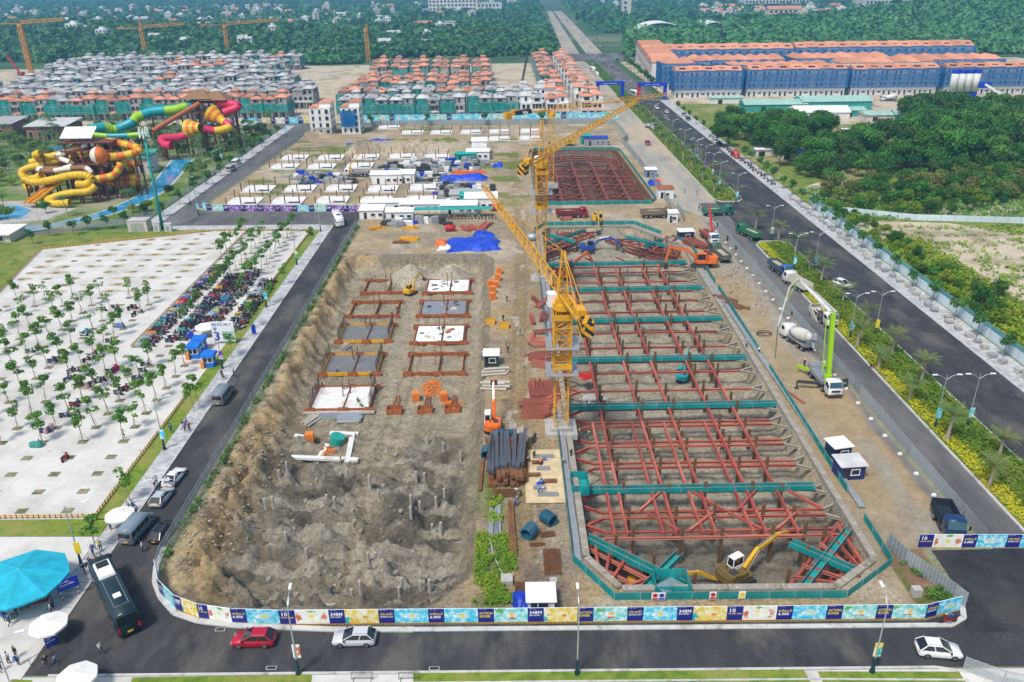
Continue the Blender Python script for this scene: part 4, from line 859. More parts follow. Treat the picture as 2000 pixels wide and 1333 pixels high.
def bus(label, loc, rz, colr, L_=11.5, w=1.25, hh=3.4, roofc='sheet_white', group=None):
    t = thing('bus', label, 'bus', loc, rz, group); a = L_/2
    mb = MB(); loft(mb, [(-a, sec(w*.94, .45, hh*.96)), (-a+.2, sec(w, .35, hh, .9)), (a-.7, sec(w, .35, hh, .9)), (a-.15, sec(w*.98, .38, hh*.86)), (a, sec(w*.92, .42, hh*.5))]); o = mb.build('body', 'paint', t, True, col=colr); o['tint'] = 1
    for s in (-1, 1):
        for k in range(6):
            mb = MB(); x = -a+1.4+k*(L_-2.6)/6; mb.box(x+.2, s*(w*.985), hh*.48, (L_-2.8)/6*.95, .06, hh*.34); mb.build('side_window', 'glass_dark', t)
        for x in (-a*.55, a*.62): wheel(t, x, s*(w-.15), .5, .3, 'steel_grey')
        mb = MB(); mb.box(a-.05, s*w*.75, .75, .12, .35, .25); mb.build('headlight', 'lamp_white', t); mb = MB(); mb.box(-a, s*w*.85, .9, .06, .25, .7); mb.build('tail_light', 'lamp_red', t)
        mb = MB(); mb.beam((a-.2, s*w, hh*.85), (a+.25, s*(w+.2), hh*.62), .12, .3); mb.build('mirror', 'black', t)
    mb = MB(); mb.add([(a-.64, -w*.9, hh*.96), (a-.02, -w*.9, hh*.5), (a-.02, w*.9, hh*.5), (a-.64, w*.9, hh*.96)], [(0, 1, 2, 3)]); mb.build('windscreen', 'glass_dark', t, loc=(.06, 0, .03))
    mb = MB(); mb.box(-a-.015, 0, hh*.6, .06, w*1.7, hh*.3); mb.build('rear_window', 'glass_dark', t); mb = MB(); mb.box(-a-.03, 0, .75, .05, .6, .16); mb.build('number_plate', 'plate_yellow', t)
    mb = MB(); mb.box(a*.42, 0, hh-.02, L_*.26, w*1.45, .3, tx=.94, ty=.9); ac = mb.build('roof_unit', roofc, t); mb = MB(); mb.box(a*.55, 0, hh+.27, 1.2, 1.3, .05); mb.build('fan_grille', 'black', ac)
    mb = MB(); mb.box(-a*.45, 0, hh, .8, .8, .1); mb.build('roof_hatch', roofc, t)
    mb = MB(); mb.beam((-a*.75, -.75, hh+.02), (a*.1, -.75, hh+.02), .05); mb.beam((-a*.75, .75, hh+.02), (a*.1, .75, hh+.02), .05); mb.beam((-a*.75, .75, hh+.02), (-a*.75, -.75, hh+.02), .05); mb.build('roof_trim', 'steel_grey', t)
    return t
def truck(label, loc, rz, cabc, bedc, L_=9, kind='dump', load='sand_heap', group=None, name='dump_truck', cat='truck', tilt=0):
    t = thing(name, label, cat, loc, rz, group); a = L_/2; w = 1.22
    mb = MB(); mb.beam((-a, -.42, .95), (a-.3, -.42, .95), .2, .28); mb.beam((-a, .42, .95), (a-.3, .42, .95), .2, .28); mb.box(.4, .9, .5, 1.4, .5, .6); mb.box(.4, -.9, .5, 1.4, .5, .6); mb.build('chassis', 'steel_dark', t)
    for s in (-1, 1):
        for x in ((a-1.2, a-2.9, -a+2.6, -a+1.25) if L_ > 7.5 else (a-1.1, -a+1.4)): wheel(t, x, s*(w-.2), .52, .38, 'steel_grey')
    c0 = a-2.1; mb = MB(); loft(mb, [(c0, sec(w*.96, .75, 3.0, .94)), (c0+.25, sec(w, .75, 3.1, .92)), (a-.6, sec(w, .7, 3.05, .92)), (a-.12, sec(w, .65, 2.0)), (a, sec(w*.97, .6, 1.8))]); cb = mb.build('cab', 'paint', t, True, col=cabc); cb['tint'] = 1
    mb = MB(); mb.add([(a-.53, -w*.84, 2.92), (a-.1, -w*.9, 2.02), (a-.1, w*.9, 2.02), (a-.53, w*.84, 2.92)], [(0, 1, 2, 3)]); mb.build('windscreen', 'glass_blue', cb, loc=(.05, 0, .02))
    for s in (-1, 1):
        mb = MB(); mb.box(a-1.15, s*w*.975, 1.95, .9, .08, .75); mb.build('door_window', 'glass_dark', cb); mb = MB(); mb.box(a-.02, s*w*.72, .95, .08, .4, .22); mb.build('headlight', 'lamp_white', cb); mb = MB(); mb.box(a-.1, s*(w+.22), 2.1, .12, .25, .6); mb.build('mirror', 'black', cb)
    mb = MB(); mb.box(a+.0, 0, .5, .1, 2.3, .35); mb.box(a+.01, 0, 1.25, .05, 1.5, .4); mb.build('grille', 'steel_dark', cb)
    if kind == 'dump':
        x0, x1, hb = -a-.2, c0-.25, 1.25; mb = MB(); mb.box((x0+x1)/2, 0, 1.15, x1-x0, 2.4, .12)
        for s in (-1, 1):
            mb.box((x0+x1)/2, s*1.2, 1.15, x1-x0, .1, hb)
            for k in range(7): mb.box(x0+.35+k*(x1-x0-.7)/6, s*1.27, 1.2, .12, .08, hb-.08)
        mb.box(x1, 0, 1.15, .1, 2.44, hb+.35); mb.box(x0, 0, 1.15, .1, 2.44, hb-.05); mb.box(x1+.45, 0, 1.15+hb+.25, .9, 2.3, .08); bo = mb.build('tipper_body', 'paint_matte', t, col=bedc); bo['tint'] = 0
        if tilt: bo.rotation_euler = (0, tilt, 0); bo.location = (0, 0, 0); bo.location = Vector((-a, 0, 1.1))-Euler((0, tilt, 0)).to_matrix()@Vector((-a, 0, 1.1))
        if load:
            mb = MB(); n = 8
            vs = [(x0+.1+(x1-x0-.2)*i/n, -1.12+2.24*j/5, 1.75+.5*math.sin(math.pi*min(1, max(0, i/n)))*math.sin(math.pi*j/5)+rnd.uniform(-.06, .06)) for i in range(n+1) for j in range(6)]
            mb.add(vs, [(i*6+j, (i+1)*6+j, (i+1)*6+j+1, i*6+j+1) for i in range(n) for j in range(5)]); mb.build('load', load, t)
    elif kind == 'flat':
        x0, x1 = -a-.1, c0-.9; mb = MB(); mb.box((x0+x1)/2, 0, 1.15, x1-x0, 2.4, .15)
        for s in (-1, 1): mb.box((x0+x1)/2, s*1.18, 1.3, x1-x0, .06, .5)
        mb.box(x0, 0, 1.3, .06, 2.4, .5); mb.box(x1, 0, 1.3, .06, 2.4, .9); mb.build('flatbed', 'paint_matte', t, col=bedc)
        if load:
            for k in range(5): mb = MB(); mb.box((x0+x1)/2+rnd.uniform(-.1, .1), -.95+k*.47, 1.32, (x1-x0)*.9, .4, rnd.uniform(.4, .8)); mb.build('load', load, t)
    elif kind == 'mixer':
        D0, D1 = Vector((-a+.5, 0, 3.0)), Vector((c0-.4, 0, 2.0)); mb = MB(); prof = [(0, .62), (.1, .8), (.3, 1.15), (.6, 1.2), (.85, .95), (1, .5)]; mb.tube([D0.lerp(D1, f) for f, r in prof], [r for f, r in prof], 16); dr = mb.build('drum', 'paint_matte', t, True, col=bedc)
        mb = MB()
        for k in range(9):
            f = .05+k*.1; mb.tube([D0.lerp(D1, f)+Vector((0, math.cos(k*.9+j*.4)*1.22*(1 if f < .7 else .85), math.sin(k*.9+j*.4)*1.22*(1 if f < .7 else .85))) for j in range(3)], .03, 4)
        mb.build('drum_stripe', 'steel_grey', dr)
        mb = MB(); mb.box(-a+.4, 0, 1.1, .3, 1.6, 1.6); mb.beam((-a+.4, -.5, 3.9), (-a-.1, -.3, 2.7), .9, .1); mb.beam((-a-.1, 0, 2.3), (-a-.9, .2, 1.4), .5, .15); mb.box(c0-.45, 0, 1.1, .3, 1.5, 1.2); mb.build('hopper', 'steel_grey', t)
        mb = MB(); mb.box(-.6, 0, 1.1, L_-3.2, 2.2, .12)
        for s in (-1, 1): mb.box(-a+1.9, s*1.05, 1.15, 3, .45, .1)
        mb.build('mud_guard', 'steel_grey', t)
    return t
def tracks(t, L_=3.4, w=.55, gauge=2.2, r=.42):
    for s in (-1, 1):
        pts = [(L_/2-r+r*math.cos(a), r+r*math.sin(a)) for a in [R(x) for x in range(-90, 91, 30)]]+[(-L_/2+r+r*math.cos(a), r+r*math.sin(a)) for a in [R(x) for x in range(90, 271, 30)]]
        mb = MB(); mb.side(pts, s*gauge/2-w/2, s*gauge/2+w/2); mb.build('track', 'steel_dark', t)
    mb = MB(); mb.box(0, 0, .3, 1.6, gauge-.4, .5); mb.cyl(0, 0, .8, .65, .22, 12); mb.build('undercarriage', 'steel_dark', t)
def excavator(label, loc, rz, colr, swing=0, boom=(40, -55, -100), sc=1, cabc=(.9, .9, .9), body2=None, group=None):
    t = thing('excavator', label, 'excavator', loc, rz, group, sc); tracks(t)
    c, s = math.cos(swing), math.sin(swing); Rz = Matrix.Rotation(swing, 4, 'Z')
    def part(mb, name, m, col=None, par=None, sm_=False): o = mb.build(name, m, par or t, sm_, col=col); o.data.transform(Rz); return o
    bc = body2 or colr
    mb = MB(); mb.prism([(-2.5, -.9), (-2.2, -1.3), (.9, -1.3), (1.3, -1.1), (1.3, 1.1), (.9, 1.3), (-2.2, 1.3), (-2.5, .9)], 1.02, 1.25); mb.box(-1.75, 0, 1.25, 1.4, 2.55, .95, tx=.93, ty=.95); mb.box(-.4, -.85, 1.25, 1.4, .8, .7); bd = part(mb, 'house', 'paint_matte', bc)
    mb = MB(); mb.prism([(-2.75, -.75), (-2.3, -1.3), (-1.9, -1.3), (-1.9, 1.3), (-2.3, 1.3), (-2.75, .75)], 1.1, 2.05); part(mb, 'counterweight', 'paint_matte', bc)
    mb = MB(); mb.box(.35, .82, 1.25, 1.75, .95, 1.55, tx=.88, ty=.9); cb = part(mb, 'cab', 'glass_dark')
    mb = MB(); mb.box(.35, .82, 2.78, 1.6, .9, .12)
    for a in (-1, 1):
        for b in (-1, 1): mb.beam((.35+a*.86, .82+b*.46, 1.25), (.35+a*.76, .82+b*.42, 2.8), .09)
    mb.box(.35, .82, 1.25, 1.8, 1.0, .5); part(mb, 'cab_frame', 'paint_matte', cabc, cb)
    mb = MB(); mb.box(-1.4, -.5, 2.2, .9, .8, .12); mb.cyl(-1.6, .4, 2.1, .08, .5); part(mb, 'engine_cover', 'steel_dark')
    b1, b2, b3 = [R(x) for x in boom]; P0 = Vector((.9, -.15, 1.5)); e = lambda a, l: Vector((math.cos(a)*l, 0, math.sin(a)*l))
    P1 = P0+e(b1+R(14), 2.7); P2 = P1+e(b1-R(20), 3.2); P3 = P2+e(b2, 2.9)
    mb = MB(); mb.beam(P0, P1, .42, .6); mb.beam(P1-e(b1, .2), P2, .4, .5); part(mb, 'boom', 'paint_matte', colr)
    mb = MB(); mb.beam(P2-e(b2, .5), P3, .34, .42); part(mb, 'stick', 'paint_matte', colr)
    mb = MB(); q = e(b3, 1.2); n_ = e(b3+R(90), 1.0); mb.side([(P3.x, P3.z), ((P3+q*.5-n_*.35).x, (P3+q*.5-n_*.35).z), ((P3+q).x, (P3+q).z), ((P3+q*.95+n_*.65).x, (P3+q*.95+n_*.65).z), ((P3+q*.15+n_*.3).x, (P3+q*.15+n_*.3).z)], P3.y-.55, P3.y+.55); part(mb, 'bucket', 'steel_dark')
    mb = MB(); mb.tube([P0+Vector((.3, .28, -.3)), P1+Vector((0, .28, 0))], .08, 6); mb.tube([P0+Vector((.3, -.28, -.3)), P1+Vector((0, -.28, 0))], .08, 6); mb.tube([P1+Vector((0, 0, .45)), P2-e(b2, .4)+Vector((0, 0, .1))], .08, 6); mb.tube([P2+e(b2, .3)+Vector((.2, 0, .3)), P3+Vector((.1, 0, .3))], .07, 6); part(mb, 'hydraulic_ram', 'chrome')
    return t
def motorbike_mesh():
    mb = MB()
    for x in (-.62, .62): mb.tube([(x, -.06, .29), (x, .06, .29)], .29, 9, 1)
    mb.side([(-.75, .5), (-.35, .35), (.25, .3), (.55, .45), (.48, .95), (.38, .95), (.3, .5), (-.1, .45), (-.3, .7), (-.85, .75)], -.14, .14, 0); mb.side([(-.8, .74), (-.2, .68), (.1, .72), (.1, .82), (-.3, .84), (-.85, .86)], -.13, .13, 2)
    mb.beam((.42, -.35, 1.02), (.42, .35, 1.02), .05, .05, 2); mb.beam((.62, 0, .3), (.42, 0, 1.0), .1, .08, 2); mb.box(.5, 0, .8, .16, .26, .22, 0, 0); mb.beam((-.3, .16, .25), (.1, .16, .25), .1, .12, 3)
    for s in (-1, 1): mb.beam((.4, s*.33, 1.02), (.36, s*.42, 1.2), .03, .03, 3)
    return mb.mesh('motorbike', ['paint', 'rubber', 'black', 'steel_grey'])
ME_BIKE = motorbike_mesh()
def cover_mesh():
    mb = MB(); secs = []
    for x, w_, z in ((-1, .1, .3), (-.9, .3, .8), (-.4, .34, .9), (.1, .36, .85), (.45, .46, 1.15), (.75, .4, .95), (1.0, .14, .35)): secs.append((x, [(-w_*1.05, .12), (-w_, z*.55), (-w_*.5, z), (w_*.5, z), (w_, z*.55), (w_*1.05, .12)]))
    loft(mb, secs); return mb.mesh('covered_motorbike', 'cloth')
ME_COVER = cover_mesh()
# ------------------------------------------------------------------ people: one continuous skinned body per pose
def body_mesh(pose):
    """joints in metres, person facing +x"""
    J = {'pelvis': (0, 0, .92), 'waist': (0, 0, 1.08), 'chest': (0, 0, 1.32), 'neck': (.01, 0, 1.48), 'chin': (.03, 0, 1.56), 'head': (.03, 0, 1.68), 'crown': (.02, 0, 1.76)}
    for s, n in ((1, 'l'), (-1, 'r')):
        J['hip'+n] = (0, s*.1, .88); J['knee'+n] = (.03, s*.11, .48); J['ankle'+n] = (0, s*.12, .09); J['toe'+n] = (.16, s*.14, .04)
        J['sho'+n] = (0, s*.19, 1.42); J['elb'+n] = (-.02, s*.26, 1.14); J['wri'+n] = (.07, s*.27, .9); J['hand'+n] = (.12, s*.27, .8)
    J.update(pose); E_ = [('pelvis', 'waist'), ('waist', 'chest'), ('chest', 'neck'), ('neck', 'chin'), ('chin', 'head'), ('head', 'crown')]
    for n in 'lr': E_ += [('pelvis', 'hip'+n), ('hip'+n, 'knee'+n), ('knee'+n, 'ankle'+n), ('ankle'+n, 'toe'+n), ('chest', 'sho'+n), ('sho'+n, 'elb'+n), ('elb'+n, 'wri'+n), ('wri'+n, 'hand'+n)]
    rad = {'pelvis': .15, 'waist': .13, 'chest': .16, 'neck': .06, 'chin': .075, 'head': .1, 'crown': .06, 'hip': .1, 'knee': .065, 'ankle': .045, 'toe': .04, 'sho': .075, 'elb': .048, 'wri': .035, 'hand': .045}
    ks = list(J); me = bpy.data.meshes.new('p'); me.from_pydata([J[k] for k in ks], [(ks.index(a), ks.index(b)) for a, b in E_], []); o = bpy.data.objects.new('p', me); C.objects.link(o)
    o.modifiers.new('s', 'SKIN'); d = me.skin_vertices[0].data
    for i, k in enumerate(ks): r = rad.get(k, rad.get(k[:-1], .05)); d[i].radius = (r, r); d[i].use_root = k == 'pelvis'
    sb = o.modifiers.new('u', 'SUBSURF'); sb.levels = 1; bpy.context.view_layer.update()
    out = bpy.data.meshes.new_from_object(o.evaluated_get(bpy.context.evaluated_depsgraph_get())); bpy.data.objects.remove(o); out.name = 'person'
    out.materials.clear()
    for m in ('cloth', 'trousers', 'skin', 'hair', 'rubber'): out.materials.append(MT(m))
    Jv = {k: Vector(J[k]) for k in ks}; own = {'pelvis': 1, 'waist': 0, 'chest': 0, 'neck': 2, 'chin': 2, 'head': 2, 'crown': 3, 'hip': 1, 'knee': 1, 'ankle': 1, 'toe': 4, 'sho': 0, 'elb': 0, 'wri': 2, 'hand': 2}
    for p in out.polygons:
        c = p.center; k = min(ks, key=lambda q: (Jv[q]-c).length-rad.get(q, rad.get(q[:-1], .05))*.5); p.material_index = own.get(k, own.get(k[:-1], 0)); p.use_smooth = True
        if k in ('head', 'chin') and (c.x < Jv['head'].x-.02 or c.z > Jv['head'].z+.03): p.material_index = 3
    return out
POSES = {'stand': {}, 'walk': {'kneel': (.14, .1, .5), 'anklel': (.26, .11, .1), 'toel': (.42, .12, .08), 'kneer': (-.02, -.11, .48), 'ankler': (-.28, -.12, .14), 'toer': (-.16, -.13, .04), 'elbl': (-.14, .25, 1.17), 'wril': (-.1, .26, .93), 'handl': (-.08, .26, .83), 'elbr': (.1, -.25, 1.17), 'wrir': (.26, -.24, 1.0), 'handr': (.33, -.23, .96)},
    'bend': {'pelvis': (-.15, 0, .85), 'waist': (-.02, 0, .98), 'chest': (.2, 0, 1.08), 'neck': (.36, 0, 1.14), 'chin': (.43, 0, 1.16), 'head': (.52, 0, 1.2), 'crown': (.58, 0, 1.24), 'hipl': (-.14, .1, .82), 'hipr': (-.14, -.1, .82), 'kneel': (.05, .12, .46), 'kneer': (.02, -.12, .46), 'shol': (.26, .19, 1.12), 'shor': (.26, -.19, 1.12), 'elbl': (.38, .2, .88), 'elbr': (.38, -.2, .88), 'wril': (.5, .15, .68), 'wrir': (.5, -.15, .68), 'handl': (.56, .13, .6), 'handr': (.56, -.13, .6)},
    'phone': {'elbl': (.1, .26, 1.18), 'wril': (.28, .16, 1.26), 'handl': (.34, .12, 1.3), 'elbr': (.08, -.26, 1.18), 'wrir': (.26, -.18, 1.14), 'handr': (.33, -.15, 1.16)}}
ME_P = {k: body_mesh(v) for k, v in POSES.items()}
mb = MB(); mb.tube([(0, 0, 0), (0, 0, .08), (0, 0, .13)], [.125, .11, .04], 10); mb.tube([(0, 0, -.015), (0, 0, .01)], .155, 10); ME_HELMET = mb.mesh('helmet', 'paint', True)
mb = MB(); mb.box(0, 0, 0, .18, .3, .42, ty=.8); ME_PACK = mb.mesh('backpack', 'cloth')
def person(label, loc, rz, shirt, pose='stand', helmet=None, pack=None, group=None, sc=1.0):
    t = tag(ob('person', ME_P[pose], None, loc, rz, sc, shirt), label, 'person', group); hd = {'bend': (.53, 0, 1.28)}.get(pose, (.02, 0, 1.72))
    if helmet: ob('helmet', ME_HELMET, t, hd, 0, None, helmet)
    if pack and pose != 'bend': ob('backpack', ME_PACK, t, (-.2, 0, 1.05), 0, None, pack)
    return t
# ------------------------------------------------------------------ villas under construction
def opening(mb_list, parent, x, y, z, w, hh, face=-1, arch=False, frame=True):
    """a window: recessed dark pane inside a raised frame, on a wall facing -y (face=-1) or +y"""
    k = ('win', round(w, 2), round(hh, 2), arch)
    if k not in WIN:
        mb = MB(); t = .12
        for s in (-1, 1): mb.box(s*(w/2+t/2), 0, -t, t, .14, hh+2*t)
        mb.box(0, 0, hh, w, .14, t); mb.box(0, 0, -t, w+.3, .24, t)
        WIN[k] = mb.mesh('window', 'window_frame'); mb = MB()
        if arch:
            pr = [(-w/2, 0), (w/2, 0), (w/2, hh-w/2)]+[(w/2*math.cos(R(a)), hh-w/2+w/2*math.sin(R(a))) for a in (30, 60, 90, 120, 150)]+[(-w/2, hh-w/2)]; mb.side(pr, -.03, .03)
        else: mb.box(0, 0, 0, w, .06, hh)
        WIN[k+('p',)] = mb.mesh('pane', 'window_dark')
    o = ob('window', WIN[k], parent, (x, y+face*.05, z), 0 if face < 0 else math.pi); ob('pane', WIN[k+('p',)], o, (0, .0, 0)); return o
WIN = {}
def villa(var, roofm, wallm, netm=None, detail=True, w=11.5, d=15, group='villas under construction'):
    r = random.Random(var*13+5); t = thing('villa', 'villa', 'villa', (0, 0, 0), 0, group); h1, h2, h3 = 3.8, 7.3, 10.6; side = -1 if var % 2 else 1; s3 = side*w*.24
    mb = MB(); mb.box(0, 0, 0, w, d, h2+.2); mb.box(-s3, -.3, h2, w*.5, d*.94, h3-h2-.8); mb.box(s3, .8, h2, w*.48, d*.8, h3-h2-.2); mb.box(s3*.6, d*.22, h3-.6, w*.34, d*.3, 2.6)
    for k in range(4): mb.box(-w/2+.5+k*(w-1)/3, -d/2-1.3, 0, .45, .45, h1)
    mb.box(0, -d/2-.8, h1-.35, w, 1.7, .4)
    if not detail:
        for z in (.5, h1+.9, h2+.8):
            for k in range(4):
                x = -w/2+1.6+k*(w-3.2)/3; mb.box(x, -d/2-.02 if z < h2 else -d/2+.35, z, 1.3, .12, 1.7 if z > 1 else 2.4, 0, 1)
            for k in range(5):
                for s in (-1, 1): mb.box(s*w/2, -d/2+2+k*(d-4)/4, z, .1, 1.0, 1.6, 0, 1)
    mb.build('wall', [wallm, 'window_dark'], t)
    mb = MB(); mb.hip(-s3, -.3, h3-.8, w*.5, d*.94, 1.3, .4, gable=var % 3 == 0, m2=0); mb.build('roof', roofm, t)
    mb = MB(); mb.hip(s3, .8, h3-.2, w*.48, d*.8, 1.4, .4, gable=var % 3 == 1, m2=0); mb.build('roof', roofm, t)
    mb = MB(); mb.hip(s3*.6, d*.22, h3+2, w*.34, d*.3, 1.0, .35, gable=var % 2 == 1, m2=1); mb.build('tower_roof', [roofm, wallm], t)
    mb = MB(); mb.hip(0, -d/2-.6, h1+.1, w*.9, 1.4, .5, .3); mb.build('porch_roof', roofm, t)
    mb = MB(); mb.box(-s3, -d*.22, h3+.55, w*.3, 1.6, .18); mb.build('roof_void', 'window_dark', t)
    if detail:
        for k in range(3): opening(None, t, -w/2+2+k*(w-4)/2, -d/2-.05, .3, 2.2, 2.7)
        for k in range(3): opening(None, t, -s3-1.6+k*1.6, -d/2-.05, h1+.8, 1.0, 2.2, arch=var % 2 == 0)
        for k in range(2): opening(None, t, s3-1.1+k*2.2, -d/2-.05, h1+.9, 1.5, 2.0)
        opening(None, t, -s3, -d*.47-.35, h2+.7, 2.6, 1.6); opening(None, t, s3, -d*.4+.75, h2+.8, 1.3, 1.9, arch=True)
        mb = MB(); mb.box(-s3, -d/2-.75, h2-.1, w*.46, 1.3, .2); mb.box(-s3, -d/2-1.35, h2+.1, w*.46, .1, .8); mb.build('balcony', wallm, t)
    if netm:
        nets = []; zt = h3-rnd.uniform(1.2, 2.8)
        mb = MB(); y = -d/2-1.9; k = 8; x0, x1 = (-w/2-.8, w/2+.8) if var % 3 else (-w/2-.8, w*.1); b = 0
        mb.add([(x0+(x1-x0)*i/k, y+.15*(i % 2), zz) for i in range(k+1) for zz in (h1-.2, zt)], [(2*i, 2*i+2, 2*i+3, 2*i+1) for i in range(k)]); mb.build('scaffold_net', netm, t)
        for s in (-1, 1):
            mb = MB(); x = s*(w/2+.8); mb.add([(x+.12*(i % 2), -d/2-1.9+(d+2)*i/k, zz) for i in range(k+1) for zz in (h1-.6, zt-.5*(i % 3 == 1))], [(2*i, 2*i+2, 2*i+3, 2*i+1) for i in range(k)]); mb.build('scaffold_net', netm, t)
        if var % 2: mb = MB(); mb.box(s3, -d*.4-.3, h2-.4, w*.46, .08, 3.2); mb.build('scaffold_net', netm, t)
        mb = MB()
        for i in range(6): mb.beam((-w/2-.8+(w+1.6)*i/5, -d/2-2.05, 0), (-w/2-.8+(w+1.6)*i/5, -d/2-2.05, h3+.6), .09, .09)
        for s in (-1, 1):
            for i in range(4): mb.beam((s*(w/2+.95), -d/2+d*i/3, 0), (s*(w/2+.95), -d/2+d*i/3, h3+1), .09, .09)
        for z in (2, h1+1.6, h2+1.2): mb.beam((-w/2-.8, -d/2-2.05, z), (w/2+.8, -d/2-2.05, z), .07, .07)
        mb.build('scaffold', 'steel_grey', t)
    return t
PROTO = {}
def put_villa(key, x, y, label, rz=0, sc=1, group=None):
    if key not in PROTO: o = PROTO[key] = villa(*key); o.location = (x, y, .05); o.rotation_euler = (0, 0, rz); o['label'] = label
    else: o = dup(PROTO[key], (x, y, .05), rz, label)
    o.scale = (sc, sc, sc*rnd.uniform(.95, 1.05))
    if group: o['group'] = group
    return o
def word(roof, wall, net): return {'roof_orange': 'orange-roofed', 'roof_white': 'white-roofed'}[roof]+(' white' if wall == 'wall_white' else ' grey')+(' teal-netted villa' if net else ' bare villa')
rows = []   # (name of the row, y, x list, roof choices, detail)
rows.append(('front row behind the pale hoarding', 421, [-78+13*i for i in range(9)], 'f', True))
rows.append(('second row behind the pale hoarding', 452, [-84+13.2*i for i in range(9)], 'm', False))
rows.append(('third row behind the pale hoarding', 492, [-80+13.2*i for i in range(6)], 'o', False))
rows.append(('fourth row behind the pale hoarding', 516, [-84+14*i for i in range(6)], 'o', False))
rows.append(('fifth row behind the pale hoarding', 575, [-86+14*i for i in range(6)], 'o', False))
rows.append(('sixth row behind the pale hoarding', 612, [-90+14.5*i for i in range(6)], 'o', False))
rows.append(('front row of left estate', 430, [-290+12.3*i for i in range(15)], 'l', True))
for k, (y, n, x0) in enumerate(((461, 16, -300), (483, 16, -306), (526, 14, -300), (549, 12, -292), (598, 13, -318), (622, 14, -330), (668, 14, -330))): rows.append(('%s row of left estate' % nth(k+1), y, [x0+12.6*i for i in range(n)], 'w', False))
for rn, y, xs, ch, det in rows:
    for i, x in enumerate(xs):
        q = rnd.random(); roof = {'f': 'roof_white' if i < 8 else 'roof_orange', 'm': 'roof_white' if q < .5 else 'roof_orange', 'o': 'roof_orange', 'l': 'roof_orange' if q < .85 else 'roof_white', 'w': 'roof_white' if q < .93 else 'roof_orange'}[ch]
        wall = 'wall_white' if ch in 'fm' and i > 6 else 'wall_grey'; net = 'net_teal' if (ch in 'fl' and i < 8 or ch == 'l') or rnd.random() < (.8 if ch in 'om' else .5) else None
        if wall == 'wall_white': net = None
        if ch == 'w' and y > 590 and rnd.random() < .12: continue
        put_villa((i % 4 if det else i % 5, roof, wall, net, det), x, y+rnd.uniform(-1, 1), '%s, %s from left, %s' % (word(roof, wall, net), nth(i), rn))
for k, X in enumerate((27, 43)):
    for i in range(8):
        net = 'net_teal' if k == 0 and i > 0 else None; wall = 'wall_white' if k or i == 0 else 'wall_grey'
        put_villa((i % 3+5, 'roof_orange', wall, net, i == 0), X, 452+i*29+k*4, '%s, %s from the front, %s column beside the boulevard' % (word('roof_orange', wall, net), nth(i), ('left', 'right')[k]), 0)
put_villa((2, 'roof_orange', 'wall_white', None, True), 43.5, 422, 'finished white villa with orange roof at the corner by the blue gate arch')
# two isolated tower houses in the yard
for i, (u, v, w) in enumerate(((629, 265, 9.5), (687, 262, 8.5))):
    p = G(u, v); t = thing('tower_house', ('white five-storey house with grey ground floor standing alone in the yard', 'white five-storey house half wrapped in blue netting standing alone in the yard')[i], 'house', (p.x, p.y+5, 0), 0)
    hh = hgt(u, v, 200 if i == 0 else 199); mb = MB(); mb.box(0, 0, 0, w, 11, hh*.24, m=1 if i == 0 else 0); mb.box(0, 0, hh*.24, w, 11, hh*.6); mb.box(w*.22, 1.5, hh*.84, w*.55, 8, hh*.12); mb.build('wall', ['wall_white', 'wall_grey'], t)
    mb = MB(); mb.hip(w*.22, 1.5, hh*.95, w*.55, 8, .7, .3, gable=True); mb.build('roof', 'roof_orange', t); mb = MB(); mb.hip(-w*.28, -1, hh*.83, w*.42, 9, .6, .2, gable=True); mb.build('roof', 'roof_orange', t)
    for f in range(4):
        for k in range(3): opening(None, t, -w/2+1.6+k*(w-3.2)/2, -5.55, hh*(.06+.2*f), .9 if k != 2 else 1.4, hh*.12)
    mb = MB()
    for f in range(4):
        for k in range(3): mb.box(w/2, -3.5+k*3.2, hh*(.08+.2*f), .14, 1.1, hh*.1)
    mb.build('side_windows', 'window_dark', t)
    if i: mb = MB(); mb.box(-.6, -6.6, hh*.24, w*.82, .1, hh*.5); mb.build('scaffold_net', 'net_blue', t)
